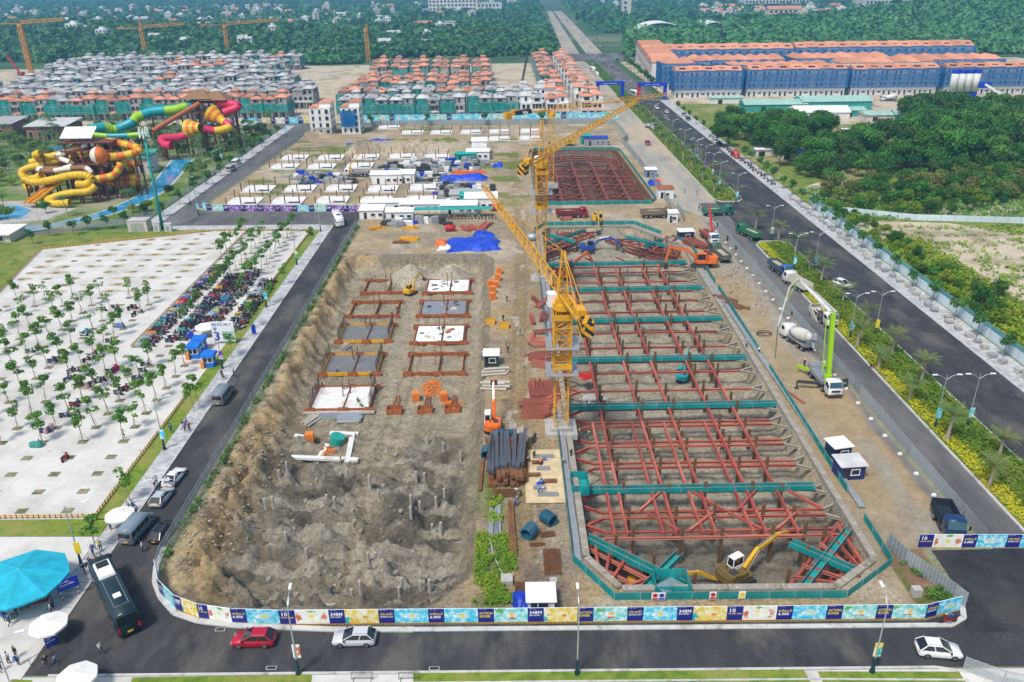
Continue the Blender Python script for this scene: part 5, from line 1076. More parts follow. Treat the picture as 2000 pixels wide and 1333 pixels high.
# ------------------------------------------------------------------ long blocks under blue netting
def block(label, x0, x1, y, hh, d=11, net=True, white=True, steps=0, rh=2.2, lo=4.2, hipd=False, win=True):
    w = x1-x0; t = thing('apartment_block', label, 'apartment block', ((x0+x1)/2, y, .05)); mb = MB(); mb.box(0, 0, 0, w, d, lo); mb.box(0, 0, lo, w, d, hh-lo, m=1); mb.build('wall', ['wall_white', 'wall_white' if white else 'wall_grey'], t)
    nb = max(2, int(w/7.5))
    for k in range(nb):
        xm = -w/2+(k+.5)*w/nb; mb = MB()
        if hipd: mb.hip(xm, 0, hh+rnd.uniform(-.3, .3), w/nb, d, rh, .3)
        else: zz = hh+(.35 if k % 2 else 0); mb.side([(-d/2-.5, zz), (d/2+.5, zz), (d/2+.5, zz+.2), (0, zz+rh), (-d/2-.5, zz+.2)], xm-w/nb/2+.02, xm+w/nb/2-.02); mb.v = [(q[1], q[0], q[2]) for q in mb.v]; mb.f = [f[::-1] for f in mb.f]
        o = mb.build('roof', ['roof_orange', 'wall_white'], t)
        if not hipd and d > 10:
            mb = MB(); mb.box(xm, -d*.28, hh+rh*.35, w/nb*.45, 1.6, .9); mb.build('roof_void', 'window_dark', o)
    if win:
        for k in range(int(w/2.6)):
            x = -w/2+1.3+k*2.6
            if k % 3 != 2:
                for f in range(3): opening(None, t, x, -d/2-.03, lo+1+f*(hh-lo)/3.05, 1.1, 1.9)
        for k in range(int(w/3)):
            x = -w/2+1.4+k*3
            if k % 3 == 2: opening(None, t, x, -d/2-.03, 1.6, 1.7, .8)
            else: opening(None, t, x, -d/2-.03, .1, 1.0, 2.6)
    else:
        for k in range(int(w/6)): opening(None, t, -w/2+3+k*6, -d/2-.03, hh-3.2, 2.6, 1.8)
    if net:
        k = max(6, int(w/3)); y0 = -d/2-1.3; mb = MB(); mb.add([(-w/2-1+(w+2)*i/k, y0-.12*(i % 2), zz) for i in range(k+1) for zz in (lo+.1, hh+.3+.5*(i % 5 == 0))], [(2*i, 2*i+2, 2*i+3, 2*i+1) for i in range(k)]); mb.build('scaffold_net', 'net_blue', t)
        for s in (-1, 1):
            mb = MB(); mb.box(s*(w/2+1.1), 0, lo-.5 if hh > 9 else .3, .08, d+2.4, hh-lo+.8); mb.build('scaffold_net', 'net_blue', t)
        mb = MB()
        for i in range(int(w/3)+1): mb.beam((-w/2-1+i*3, y0-.2, 0), (-w/2-1+i*3, y0-.2, hh+1.2), .09, .09)
        for z in np.arange(lo+1, hh, 2.2): mb.beam((-w/2-1, y0-.25, z), (w/2+1, y0-.25, z), .08, .08)
        mb.build('scaffold', 'steel_grey', t)
    return t
blk = [(98, 136, 485, 14.6), (140, 197, 486, 14.8), (200.5, 250, 486, 14.4), (254, 318, 485, 14.7)]
for i, (a, b, y, hh) in enumerate(blk): block('long white block behind blue netting, %s from the boulevard in the front row' % nth(i), a, b, y, hh)
block('blue-netted block with a strip of small roofs just behind the front row, left', 137, 197, 516, 14.5, 13, rh=1.6, hipd=True, win=False)
block('white block with orange hipped roofs just behind the front row, right', 205, 262, 520, 15, 16, net=False, rh=2.4, hipd=True, win=False)
block('blue-netted block with pyramid roofs in the third row, left', 122, 182, 556, 14, 20, rh=2.6, hipd=True, win=False); block('blue-netted block with pyramid roofs in the third row, middle', 190, 252, 560, 14, 20, rh=2.6, hipd=True, win=False); block('blue-netted block with pyramid roofs in the third row, right', 258, 322, 552, 13, 20, rh=2.6, hipd=True, win=False)
block('long blue-netted block with orange ridge roofs at the back, left half', 108, 210, 622, 15, 15, rh=3.5, win=False); block('long blue-netted block with orange ridge roofs at the back, right half', 214, 345, 628, 15, 15, rh=3.5, win=False)
block('blue-netted block with a gabled white end beside the boulevard', 97, 117, 522, 15.5, 18, rh=3, hipd=True); block('small block with orange pyramid roof behind blue netting near the boulevard', 112, 132, 548, 14, 14, rh=2.5, hipd=True, win=False)
for i in range(9):
    y = 548+i*17; x = 95+i*1.6; t = thing('terrace_house', 'white terrace house with orange gable, %s from the front along the upper boulevard' % nth(i), 'house', (x+8, y, .05)); mb = MB(); mb.box(0, 0, 0, 17, 16.5, 14); mb.build('wall', 'wall_white', t); mb = MB(); mb.hip(0, 0, 14, 17, 16.6, 3, .4, gable=True, m2=0); mb.build('roof', ['roof_orange', 'wall_white'], t)
    mb = MB(); mb.box(-8.6, -5, 4.2, 1, 4, 1); mb.box(-8.6, 3, 7.6, 1, 4, 1); mb.box(-8.6, -3, 10.8, 1, 4, 1); mb.build('balcony', 'roof_orange', t)
    mb = MB()
    for f in range(4):
        for k in range(4): mb.box(-8.52, -6+k*4, 1+f*3.4, .1, 1.5, 2)
    mb.build('side_windows', 'window_dark', t)
    for f in range(4): opening(None, t, -5, -8.3, 1+f*3.3, 1.4, 1.8); opening(None, t, 2, -8.3, 1+f*3.3, 1.4, 1.8)
# gate arches over the two carriageways
for i, (x0, x1, y) in enumerate(((53, 69.5, 486), (76, 93, 478))):
    t = thing('gate_arch', ('blue banner gate arch over the left carriageway', 'blue banner gate arch with a red post over the right carriageway')[i], 'gate', ((x0+x1)/2, y, 0)); w = x1-x0
    for s in (-1, 1):
        mb = MB(); mb.box(s*(w/2-1), 0, 0, 2.2, 1.6, 7.5, tx=.85); o = mb.build('pillar', 'gate_blue' if not (i and s < 0) else 'tarp_red', t); mb = MB(); mb.beam((s*(w/2-2), -.9, 7), (s*(w/2+1), -.9, 9.2), 1.4, .3); mb.build('wing', 'gate_blue', o)
    mb = MB(); mb.box(0, 0, 7, w, 1.2, 2.0); bm_ = mb.build('banner', 'gate_blue', t); me, s = fit('———  ——————', 1.3, w*.5, 'print_white'); ob('lettering', me, bm_, (-w*.25, -.64, 7.5), 0, (s, 1, 1))
# sheds and batching plant on the right
def shed(label, x, y, w, d, hh, rh, roofm, wallm, rz=0):
    t = thing('shed', label, 'shed', (x, y, .05), rz); mb = MB(); mb.box(0, 0, 0, w, d, hh); mb.build('wall', wallm, t); mb = MB(); mb.hip(0, 0, hh, w, d, rh, .5, gable=True, m2=1); mb.build('roof', [roofm, wallm], t)
    mb = MB()
    for k in range(int(w/1.5)): mb.beam((-w/2+k*1.5, -d/2-.5, hh+.2), (-w/2+k*1.5, 0, hh+.2+rh), .06, .05)
    mb.build('roof_rib', roofm, t); mb = MB(); mb.box(-w*.2, -d/2-.03, 0, 2.4, .08, min(2.6, hh*.7)); mb.build('door', 'window_dark', t); return t
shed('long green-walled shed with pale green roof in front of the blue-netted blocks', 172, 433, 36, 14, 4.5, 2, 'roof_green', 'wall_green'); shed('pale green roofed shed left of the longer green one', 140, 431, 32, 12, 3.5, 1.8, 'roof_green', 'wall_green')
shed('white tent-roofed shed behind the roadside trees', 156, 408, 26, 14, 3, 2.2, 'sheet_white', 'wall_white', -.05); shed('small green shed between the white tent and the mixer yard', 173, 410, 11, 8, 3, 1.2, 'roof_green', 'wall_green'); shed('pale green low shed at the edge of the wood', 180, 396, 14, 10, 3, 1.2, 'roof_green', 'wall_cream'); shed('green roofed hut right of the low shed at the edge of the wood', 193, 394, 13, 10, 3.2, 1.4, 'roof_green', 'wall_green')
shed('small white-roofed hut surrounded by trees', 151, 352, 12, 7, 3, 1, 'sheet_white', 'wall_brick', .2); shed('little teal hut beside the boulevard pavement', 108, 395, 8, 6, 3, .6, 'roof_green', 'wall_green'); shed('pale roofed site office in front of the first blue-netted block', 122, 458, 18, 7, 3, .8, 'roof_green', 'wall_white')
for k, (x, y) in enumerate(((102, 318), (110, 312))): shed(('lean-to with pale blue roof under the roadside trees', 'blue roofed stall beside the lean-to under the roadside trees')[k], x, y, 8, 6, 2.6, .6, ('sheet_white', 'tarp_blue')[k], 'wall_cream')
t = thing('batching_plant', 'white and blue cement silos of the batching plant', 'silo', (252, 455, 0))
for k in range(4):
    mb = MB(); mb.cyl(-6+k*4, 0, 5, 1.9, 11, 14); s_ = mb.build('silo', 'wall_white', t, True); mb = MB(); mb.cyl(-6+k*4, 0, 14.5, 1.95, 2, 14); mb.build('band', 'gate_blue', s_); mb = MB(); mb.box(-6+k*4, 0, 0, 2.6, 2.6, 5); mb.build('base', 'gate_blue', s_)
mb = MB(); mb.beam((10, -2, 9), (24, -6, 1), 2.4, 1.2); mb.build('conveyor', 'sheet_white', t); mb = MB(); mb.box(10, -1, 7, 6, 4, 3); mb.build('mixing_cab', 'gate_blue', t)
# ------------------------------------------------------------------ the town in the distance
def farhouse(name, wallm, roofm, w, d, hh, rh):
    mb = MB(); mb.box(0, 0, 0, w, d, hh, 0, 0)
    if rh: mb.hip(0, 0, hh, w, d, rh, .4, m=1, gable=True, m2=0)
    else: mb.box(0, 0, hh, w*.4, d*.4, 2, 0, 0)
    for z in np.arange(1, hh-1.5, 3.2):
        for k in range(max(2, int(w/3))): mb.box(-w/2+1.5+k*3, -d/2-.02, z, 1.3, .1, 1.5, 0, 2)
    return mb.mesh(name, [wallm, roofm, 'window_dark'])
FH = [('white flat-roofed house', farhouse('town_house', 'wall_white', 'roof_white', 9, 11, 10, 0)), ('white house with pale roof', farhouse('town_house', 'wall_white', 'roof_white', 11, 10, 6, 2)), ('house with red-orange roof', farhouse('town_house', 'wall_cream', 'roof_orange', 12, 11, 7, 2.5)), ('tall pale house', farhouse('town_house', 'wall_cream', 'roof_white', 8, 12, 14, 0))]
def town(n, x0, x1, y0, y1, where, rr, wt=(.35, .3, .25, .1)):
    got = []
    for i in range(n):
        y = rr.uniform(y0, y1); x = rr.uniform(x0, x1)*y/((y0+y1)/2)
        if 50 < x-(y-770)*.03 < 120: continue
        k = rr.choices(range(4), wt)[0]; z = max(0, hillz(x, y)) if y < 1750 else 0
        got.append((k, x/y, ob('town_house', FH[k][1], None, (x, y, z-.3), rr.uniform(-.5, .5), (rr.uniform(.8, 1.6), rr.uniform(.9, 1.3), rr.uniform(.8, 1.25)))))
    for k in range(4):
        for i, (_, _, o) in enumerate(sorted([q for q in got if q[0] == k], key=lambda q: q[1])): tag(o, '%s %s, %s from left of its kind' % (FH[k][0], where, nth(i)), 'house', 'distant town houses '+where)
r5 = random.Random(11); town(165, -1000, -60, 1180, 2100, 'on the left horizon', r5); town(24, -160, 60, 1900, 2700, 'by the far avenue end', r5); town(70, 330, 620, 1330, 1650, 'on the right horizon', r5, (.3, .2, .45, .05)); town(22, 200, 1100, 1800, 2600, 'behind the right wood', r5); town(14, -520, 40, 830, 1000, 'on the wooded hill', r5, (.4, .5, .1, 0))
def far_big(label, u0, u1, v0, z, y, d, wallm, roofm, rows_=3, rh=0):
    a, b = at_depth(u0, v0, y), at_depth(u1, v0, y); w = b.x-a.x; t = thing('far_building', label, 'building', ((a.x+b.x)/2, y+d/2, max(0, a.z) if a.z > 0 else 0)); mb = MB(); mb.box(0, 0, 0, w, d, z); mb.build('wall', wallm, t)
    mb = MB(); mb.hip(0, 0, z, w, d, rh or .4, .5, gable=True); mb.build('roof', roofm, t)
    for r_ in range(rows_):
        for k in range(int(w/7)): opening(None, t, -w/2+4+k*7, -d/2-.05, 1.5+r_*z/rows_, 4, z/rows_*.5)
    return t
far_big('large white many-windowed hospital-like building on the horizon', 837, 932, 22, 40, 1650, 40, 'wall_white', 'roof_white', 6); far_big('low white wing right of the large white building on the horizon', 932, 980, 24, 16, 1650, 40, 'wall_white', 'roof_white', 2)
far_big('white cube house with a dark base among the trees', 868, 889, 68, 13, 960, 18, 'wall_white', 'roof_white', 2); far_big('pale concrete tower block right of the far avenue', 1216, 1232, 30, 32, 1450, 20, 'wall_cream', 'roof_white', 4)
far_big('long red-roofed hall on the right horizon', 1690, 1805, 10, 10, 1600, 60, 'wall_cream', 'tarp_red', 1, 12); far_big('long white-roofed shed on the right horizon', 1455, 1580, 8, 9, 1800, 50, 'wall_white', 'roof_white', 1, 5); far_big('pale orange-roofed row among the trees on the right', 1500, 1565, 36, 12, 1250, 20, 'wall_cream', 'roof_orange', 2, 4); far_big('long low white roof on the wooded hill at left', 215, 285, 84, 6, 905, 20, 'wall_cream', 'roof_white', 1, 2)
for i, (u0, u1, v) in enumerate(((1240, 1340, 66), (1362, 1425, 66))):
    a, b = at_depth(u0, v, 980), at_depth(u1, v, 980); w = b.x-a.x; t = thing('arched_hall', ('left arched white hall with blue trim beyond the orange roofs', 'right arched white hall with blue trim beyond the orange roofs')[i], 'hall', ((a.x+b.x)/2, 1000, 0)); pr = [(-w/2+w*k/10, 5+9*math.sin(math.pi*k/10)**.8) for k in range(11)]
    mb = MB(); mb.side([(w/2, 0), (-w/2, 0)][::-1]+pr[::-1], -18, 18, 0); mb.build('hall_body', 'gate_blue', t); mb = MB()
    for p, q in zip(pr[:-1], pr[1:]): mb.beam((p[0], 0, p[1]+.5), (q[0], 0, q[1]+.5), 44, .8)
    mb.build('roof', 'sheet_white', t)
# haze
mb = MB(); mb.box(0, 3900, -10, 11900, 8180, 118); hz_ = mb.build('haze', 'black'); hz_['kind'] = 'stuff'; hz_['label'] = 'thin blue haze over the land'; hz_['category'] = 'haze'
m = bpy.data.materials.new('haze'); m.use_nodes = True; m.node_tree.nodes.clear(); o_ = m.node_tree.nodes.new('ShaderNodeOutputMaterial'); v_ = m.node_tree.nodes.new('ShaderNodeVolumePrincipled'); v_.inputs['Color'].default_value = (.26, .62, .98, 1); v_.inputs['Density'].default_value = .0003; v_.inputs['Anisotropy'].default_value = .2; m.node_tree.links.new(v_.outputs[0], o_.inputs['Volume']); hz_.data.materials.clear(); hz_.data.materials.append(m)
# ------------------------------------------------------------------ vegetation
def leafquads(r, pts_n, size, flat=.0):
    """small leaf faces: pts_n = list of (centre, outward direction)"""
    V, Fc = [], []
    for c, nrm in pts_n:
        n = (nrm+Vector((r.gauss(0, .55), r.gauss(0, .55), r.gauss(0, .4)+flat))).normalized(); a = n.orthogonal().normalized(); a = (Matrix.Rotation(r.uniform(0, 6.28), 3, n)@a); b = n.cross(a); s = size*r.uniform(.6, 1.35); k = len(V)
        V += [c-a*s, c-b*s*.62+n*s*.12, c+a*s, c+b*s*.62+n*s*.12]; Fc.append((k, k+1, k+2, k+3))
    return V, Fc
def crown(name, r, lobes, per, size, matn, flat=0):
    P = []
    for (x, y, z, rr, sq) in lobes:
        for _ in range(int(per*rr*rr)):
            d = Vector((r.gauss(0, 1), r.gauss(0, 1), r.gauss(0, 1)*.9+.25)).normalized(); f = r.uniform(.55, 1.06)
            P.append((Vector((x, y, z))+Vector((d.x*rr*f, d.y*rr*f, d.z*rr*sq*f)), d))
    V, Fc = leafquads(r, P, size, flat); me = bpy.data.meshes.new(name); me.from_pydata([tuple(v) for v in V], [], Fc); me.materials.append(MT(matn)); me.update(); return me
def limbs(mb, r, base, lobes, rad):
    for (x, y, z, rr, sq) in lobes:
        e = Vector((x, y, z)); m = base.lerp(e, .5)+Vector((r.uniform(-.1, .1), r.uniform(-.1, .1), .1)); mb.tube([base, m, e], [rad, rad*.7, rad*.3], 5)
def wood_tree(seed, hh, cr, matn='leaf_wood', nl=9, per=34, size=.5):
    r = random.Random(seed); lobes = []
    for i in range(nl):
        a = r.uniform(0, 6.28); d = cr*r.uniform(.15, .72); lobes.append((math.cos(a)*d, math.sin(a)*d, hh*r.uniform(.5, .84), cr*r.uniform(.36, .56), r.uniform(.7, .95)))
    lobes.append((0, 0, hh*.82, cr*.5, .8)); mb = MB(); b = Vector((0, 0, hh*.35)); mb.tube([(0, 0, -.3), (r.uniform(-.2, .2), r.uniform(-.2, .2), hh*.18), b], [hh*.03, hh*.024, hh*.02], 7); limbs(mb, r, b, lobes, hh*.014)
    return mb.mesh('trunk', 'bark'), crown('crown', r, lobes, per, size, matn)
def young_tree(seed, hh=5.2, matn='leaf_lot', dense=1.):
    r = random.Random(seed); lean = Vector((r.uniform(-.5, .5), r.uniform(-.5, .5), 0)); top = Vector((0, 0, hh*.93))+lean; lobes = []
    for i in range(7):
        f = r.uniform(.5, 1.0); a = r.uniform(0, 6.28); d = r.uniform(.3, .95)*(1.25-f*.6); c = lean*f+Vector((math.cos(a)*d, math.sin(a)*d, hh*(.12+f*.86))); lobes.append((c.x, c.y, c.z, r.uniform(.45, .75), r.uniform(.45, .75)))
    mb = MB(); mb.tube([(0, 0, -.1), lean*.4+Vector((.06, 0, hh*.4)), top], [.085, .06, .02], 6)
    for (x, y, z, rr, sq) in lobes: b = lean*(z/hh-.12)+Vector((0, 0, z-.45)); mb.tube([b, Vector((x, y, z))], [.03, .012], 4)
    return mb.mesh('trunk', 'bark_pale'), crown('crown', r, lobes, 80*dense, .25, matn, .35)
def round_tree(seed, hh=5.5, cr=1.5, matn='leaf_street'):
    r = random.Random(seed); lobes = [(r.uniform(-.6, .6)*cr*.8, r.uniform(-.6, .6)*cr*.8, hh*r.uniform(.5, .85), cr*r.uniform(.42, .6), .85) for _ in range(6)]; mb = MB(); b = Vector((0, 0, hh*.45)); mb.tube([(0, 0, -.1), b], [.1, .07], 6); limbs(mb, r, b, lobes, .04); return mb.mesh('trunk', 'bark'), crown('crown', r, lobes, 110, .25, matn)
def palm(seed, hh, fl, nf, matn, lean=.3, tr=.16, droop=1.):
    r = random.Random(seed); ln = Vector((r.uniform(-lean, lean), r.uniform(-lean, lean), 0)); top = Vector((0, 0, hh))+ln; mb = MB(); mb.tube([(0, 0, -.2), ln*.3+Vector((0, 0, hh*.45)), top], [tr*1.25, tr*.9, tr*.8], 7); V, Fc = [], []
    for i in range(nf):
        a = 6.28*i/nf+r.uniform(-.25, .25); el = r.uniform(.15, 1.15); D = Vector((math.cos(a), math.sin(a), 0)); side = Vector((-D.y, D.x, 0)); pts = []
        for k in range(6): t = k/5; pts.append(top+D*fl*t*math.cos(el*.7)+Vector((0, 0, fl*(math.sin(el)*t-droop*.75*t*t))))
        for k in range(5):
            w0, w1 = fl*.27*math.sin(math.pi*min(1, .12+k*.19)), fl*.27*math.sin(math.pi*min(.97, .12+(k+1)*.19))
            for s in (-1, 1):
                for j in (0, .5):
                    p = pts[k].lerp(pts[k+1], j); q = pts[k].lerp(pts[k+1], j+.34); e = p.lerp(q, .5)+side*s*(w0*(1-j)+w1*j)+D*fl*.1-Vector((0, 0, fl*.07)); b = len(V); V += [p, q, e]; Fc.append((b, b+1, b+2))
    me = bpy.data.meshes.new('crown'); me.from_pydata([tuple(v) for v in V], [], Fc); me.materials.append(MT(matn)); me.update(); return mb.mesh('trunk', 'bark_pale'), me
def plant(name, meshes, loc, label, cat='tree', group=None, rz=None, sc=1, extra=None):
    t = thing(name, label, cat, loc, rnd.uniform(0, 6.28) if rz is None else rz, group, sc); ob('trunk', meshes[0], t); ob('crown', meshes[1], t)
    if extra: ob(extra.name.split('.')[0], extra, t)
    return t
YT = [young_tree(100+i, 4.6+.35*(i % 4), dense=(1, .8, 1.15)[i % 3]) for i in range(6)]; YTs = [young_tree(120+i, 4.2, dense=.3) for i in range(2)]
RT = [round_tree(200+i) for i in range(4)]; DP = [palm(300+i, 2.6+.3*i, 2.4, 17, 'leaf_palm', .15, .2, .55) for i in range(4)]; CP = [palm(320+i, 4.6+1.0*i, 3.2, 18, 'leaf_coco', .9, .16, 1.) for i in range(4)]
WT = [wood_tree(400+i, 11+i % 3*1.6, 5.2+.5*(i % 2)) for i in range(5)]; BT = [wood_tree(420+i, 5.2, 3.6, 'leaf_bright', 7, 34, .34) for i in range(3)]; OT = [wood_tree(430+i, 5.6, 3.8, 'leaf_olive', 7, 34, .34) for i in range(2)]; GT = [wood_tree(440+i, 6.5, 3.4, 'leaf_wood', 7, 34, .36) for i in range(3)]
mb = MB()
for k in range(3): a = k*2.09; mb.tube([(math.cos(a)*.75, math.sin(a)*.75, 0), (0, 0, 1.55)], .025, 4)
ME_STAKE = mb.mesh('stake', 'bark_pale')
mixmat('pit_soil', (.17, .17, .07), (.3, .26, .17), 1.2, (.1, .12, .05), .4)
mb = MB(); mb.box(0, 0, 0, 1.5, 1.2, .02); ME_TPIT = mb.mesh('tree_pit', 'pit_soil')
# car park: planting pits on a grid, young trees in many of them
ncol = 0
def lotrow(j): return 90.2+4.45*j
mixmat('stain', (.42, .34, .22), (.5, .43, .31), .5)
r6 = random.Random(5); trees_by_row = {}; npit = 0
for j in range(30):
    for i in range(11):
        x = -60.6-6.35*i+(.0 if j % 2 else 0)-.02*j; y = lotrow(j)
        if sdist(np.array([x]), np.array([y]), [(-56.5, 88.5), (-56.5, 221), (-84, 222), (-125, 207), (-116, 168), (-100, 120), (-100, 88.4)])[0] > -1.2: continue
        if -77 < x < -57 and 139 < y < 192: tree = i == 1 and y > 150 and r6.random() < .75 or (i == 0 and y > 170)
        elif y < 104: tree = x > -59
        elif y < 172: tree = x < -60 and r6.random() < (.96 if y < 150 else .8)
        elif x > -77: tree = y > 190 and r6.random() < .9
        else: tree = False
        o = ob('tree_pit', ME_TPIT, None, (x, y, .072), 0); o['kind'] = 'structure'
        if y > 172 and x < -80 and r6.random() < .75:
            mb = MB(); n = 14; a0, b0 = r6.uniform(1.6, 3.2), r6.uniform(.8, 1.5); mb.add([(math.cos(k*6.283/n)*a0*r6.uniform(.75, 1.1), math.sin(k*6.283/n)*b0*r6.uniform(.75, 1.1), 0) for k in range(n)], [list(range(n))]); s_ = mb.build('sand_patch', 'stain', None, loc=(x+r6.uniform(-.8, .8), y, .0712+r6.uniform(0, .0006))); s_['kind'] = 'structure'
        if tree: trees_by_row.setdefault(j, []).append((x, y))
for j, L_ in sorted(trees_by_row.items()):
    for k, (x, y) in enumerate(sorted(L_)):
        sp = y > 150 and x < -85
        plant('young_tree', YTs[k % 2] if sp and r6.random() < .6 else YT[(k+j*2) % 6], (x, y, .07), 'young staked car park tree, %s from left in %s row from the front' % (nth(k), nth(j)), 'tree', 'young trees in the car park', sc=r6.uniform(.9, 1.2), extra=ME_STAKE)
# street trees
for i, (u, v) in enumerate(((182, 1075), (272, 980), (352, 805), (405, 790), (465, 700), (497, 640), (540, 595), (567, 557), (615, 483))):
    p = G(u, v); plant('street_tree', YT[i % 6], (-52.9, p.y, .13), 'young street tree on the left pavement, %s from the front' % nth(i), 'tree', 'street trees on the left pavement', sc=1.05)
for i in range(11):
    y = 238+i*13.5; plant('street_tree', RT[i % 4], (-104.6, y, .13), 'round-headed street tree beside the water park road, %s from the front' % nth(i), 'tree', 'street trees by the water park', sc=1.05)
for i in range(24):
    y = 96+i*9.3+r6.uniform(-1, 1); plant('street_tree', RT[i % 4], (92.2, y, .13), 'leafy street tree against the pale printed fence, %s from the front' % nth(i), 'tree', 'street trees on the boulevard pavement', sc=r6.uniform(.85, 1.15))
for i in range(8): plant('street_tree', RT[i % 4], (91, 330+i*15, .13), 'small street tree on the upper boulevard pavement, %s from the front' % nth(i), 'tree', 'street trees on the upper pavement', sc=.9)
for i, u in enumerate((727, 835, 947, 1057)):
    p = G(u, 247); plant('street_tree', RT[i % 4], (p.x, 394, 0), 'green street tree by the far pale fence, %s from the left' % nth(i), 'tree', 'street trees by the far fence', sc=1.35)
# palms of the median
for i, (u, v) in enumerate(((1520, 465), (1552, 496), (1580, 528), (1603, 552), (1645, 593), (1666, 678), (1692, 640), (1741, 695), (1713, 722), (1799, 745), (1772, 785), (1846, 862), (1951, 890), (1923, 950), (1475, 448))):
    p = G(u, v, .16); plant('date_palm', DP[i % 4], (min(74.2, max(67, p.x)), p.y, .16), 'young date palm in the near median, %s in line from its far tip' % nth(i), 'palm', 'palms in the near median', sc=r6.uniform(1.15, 1.4))
for i in range(26):
    y = 250+i*8.3; plant('date_palm', DP[i % 4], (68 if i % 2 else 73.4, y, .16), 'young date palm in the far median, %s from the near tip' % nth(i), 'palm', 'palms in the far median', sc=r6.uniform(1.1, 1.35))
def shrubs(name, label, x0, x1, y0, y1, n, size, hh, matn, seed):
    r = random.Random(seed); P = []
    for _ in range(n):
        x, y = r.uniform(x0, x1), r.uniform(y0, y1)
        if name == 'weeds' and float(fbm(np.array([x*.45]), np.array([y*.45]), 9, 3)[0])+r.uniform(-.06, .06) < .53: continue
        k = .6+.8*float(vnoise(np.array([x*.8]), np.array([y*.5]), 3)[0]); P.append((Vector((x, y, .16+hh*k*r.uniform(.2, 1))), Vector((r.gauss(0, .3), r.gauss(0, .3), 1))))
    V, Fc = leafquads(r, P, size, .5); me = bpy.data.meshes.new(name); me.from_pydata([tuple(v) for v in V], [], Fc); me.materials.append(MT(matn)); return stuff(ob(name, me), label, 'shrubs')
shrubs('yellow_groundcover', 'yellow-leaved ground cover along the left edge of the near median', 66.5, 69.2, 78, 204, 9000, .2, .45, 'leaf_yellow', 1); shrubs('green_groundcover', 'dense green low shrubs filling the near median', 68.6, 74.8, 78, 204, 15000, .24, .75, 'leaf_bright', 2)
shrubs('yellow_groundcover', 'patches of yellow ground cover in the far median', 66.5, 74.7, 249, 467, 5000, .3, .5, 'leaf_yellow', 3); shrubs('green_groundcover', 'green low shrubs of the far median', 66.5, 74.7, 249, 688, 13000, .36, .9, 'leaf_lot', 4)
# the wood and scrub right of the boulevard
def scatter(n, poly, md, r, tries=60):
    xs = [p[0] for p in poly]; ys_ = [p[1] for p in poly]; out = []
    for _ in range(n*tries):
        if len(out) >= n: break
        x, y = r.uniform(min(xs), max(xs)), r.uniform(min(ys_), max(ys_))
        if sdist(np.array([x]), np.array([y]), poly)[0] < 0 and all((x-a)**2+(y-b)**2 > md*md for a, b in out): out.append((x, y))
    return sorted(out, key=lambda p: p[1])
r7 = random.Random(21)
def px(*uv): return [tuple(G(u, v)[:2]) for u, v in uv]
def wood(where, n, poly, md, protos, kind, sc, name='wood_tree'):
    for i, (x, y) in enumerate(scatter(n, poly, md, r7)):
        plant(name, protos[i % len(protos)], (x, y, 0), '%s %s, %s from the front' % (kind, where, nth(i)), 'tree', kind+' '+where, sc=r7.uniform(*sc))
wood('between the boulevard and the green sheds', 46, px((1395, 292), (1560, 335), (1645, 312), (1600, 262), (1440, 245), (1385, 262)), 4.2, WT, 'broad dark tree', (.7, .95))
wood('in the dense wood on the right', 120, px((1640, 335), (2060, 345), (2060, 235), (1890, 232), (1770, 240), (1790, 270), (1640, 290)), 4.8, WT, 'tall dark tree', (.8, 1.15))
wood('in front of the dense wood', 44, px((1585, 352), (1830, 352), (2050, 362), (2050, 338), (1700, 318), (1580, 330)), 3.8, GT, 'green rounded tree', (.9, 1.25))
wood('along the dark canal', 60, px((1600, 388), (2060, 402), (2060, 360), (1800, 356), (1650, 360)), 3.2, OT+GT, 'olive bushy tree', (.75, 1.05))
wood('right of the dense wood', 44, px((1830, 358), (2060, 365), (2060, 320), (1960, 315)), 3.4, BT, 'bright yellow-green bush', (.6, .9), 'bush')
wood('behind the pale printed fence', 40, [(97, 150), (104, 150), (104, 235), (97.5, 235)], 3, GT+BT, 'leafy bush', (.35, .6), 'bush')
wood('between the bare clearings', 40, [(100, 234), (100, 248), (125, 244), (170, 250), (170, 244), (128, 226), (112, 226)], 3.6, GT+BT, 'scrubby tree', (.4, .85))
wood('on the near right slope', 44, [(96, 110), (150, 110), (150, 158), (122, 160), (108, 176), (97, 190)], 3.2, BT+GT, 'dense green bush', (.4, .75), 'bush')
wood('north of the far clearing', 20, px((1545, 345), (1610, 350), (1650, 372), (1560, 330)), 3.5, GT, 'grey-green thicket bush', (.6, .9), 'bush')
shrubs('tall_grass', 'tall yellow-green grass and weeds on the slope right of the boulevard fence', 96, 111, 118, 205, 12000, .4, .9, 'leaf_bright', 8); shrubs('tall_grass', 'weedy green grass between the wood and the clearing', 98, 200, 224, 262, 9000, .5, .8, 'leaf_lot', 9)
shrubs('weeds', 'bright green weeds on the strip between the two pits', -4.6, .6, 71, 84, 3000, .22, .35, 'leaf_bright', 31); shrubs('weeds', 'grass beside the sheet pile heap between the two pits', -3, -1.2, 86, 103, 1500, .2, .35, 'leaf_bright', 32); shrubs('weeds', 'green weeds along the foot of the mesh fence by the left road', -43.7, -42.9, 80, 225, 4500, .22, .5, 'leaf_lot', 33); shrubs('weeds', 'weeds on the red earth at the right front corner', 47, 50.5, 70.5, 77, 700, .24, .5, 'leaf_lot', 34); shrubs('weeds', 'scattered tufts over the bare clearing', 100, 165, 160, 218, 9000, .45, .5, 'leaf_bright', 35)
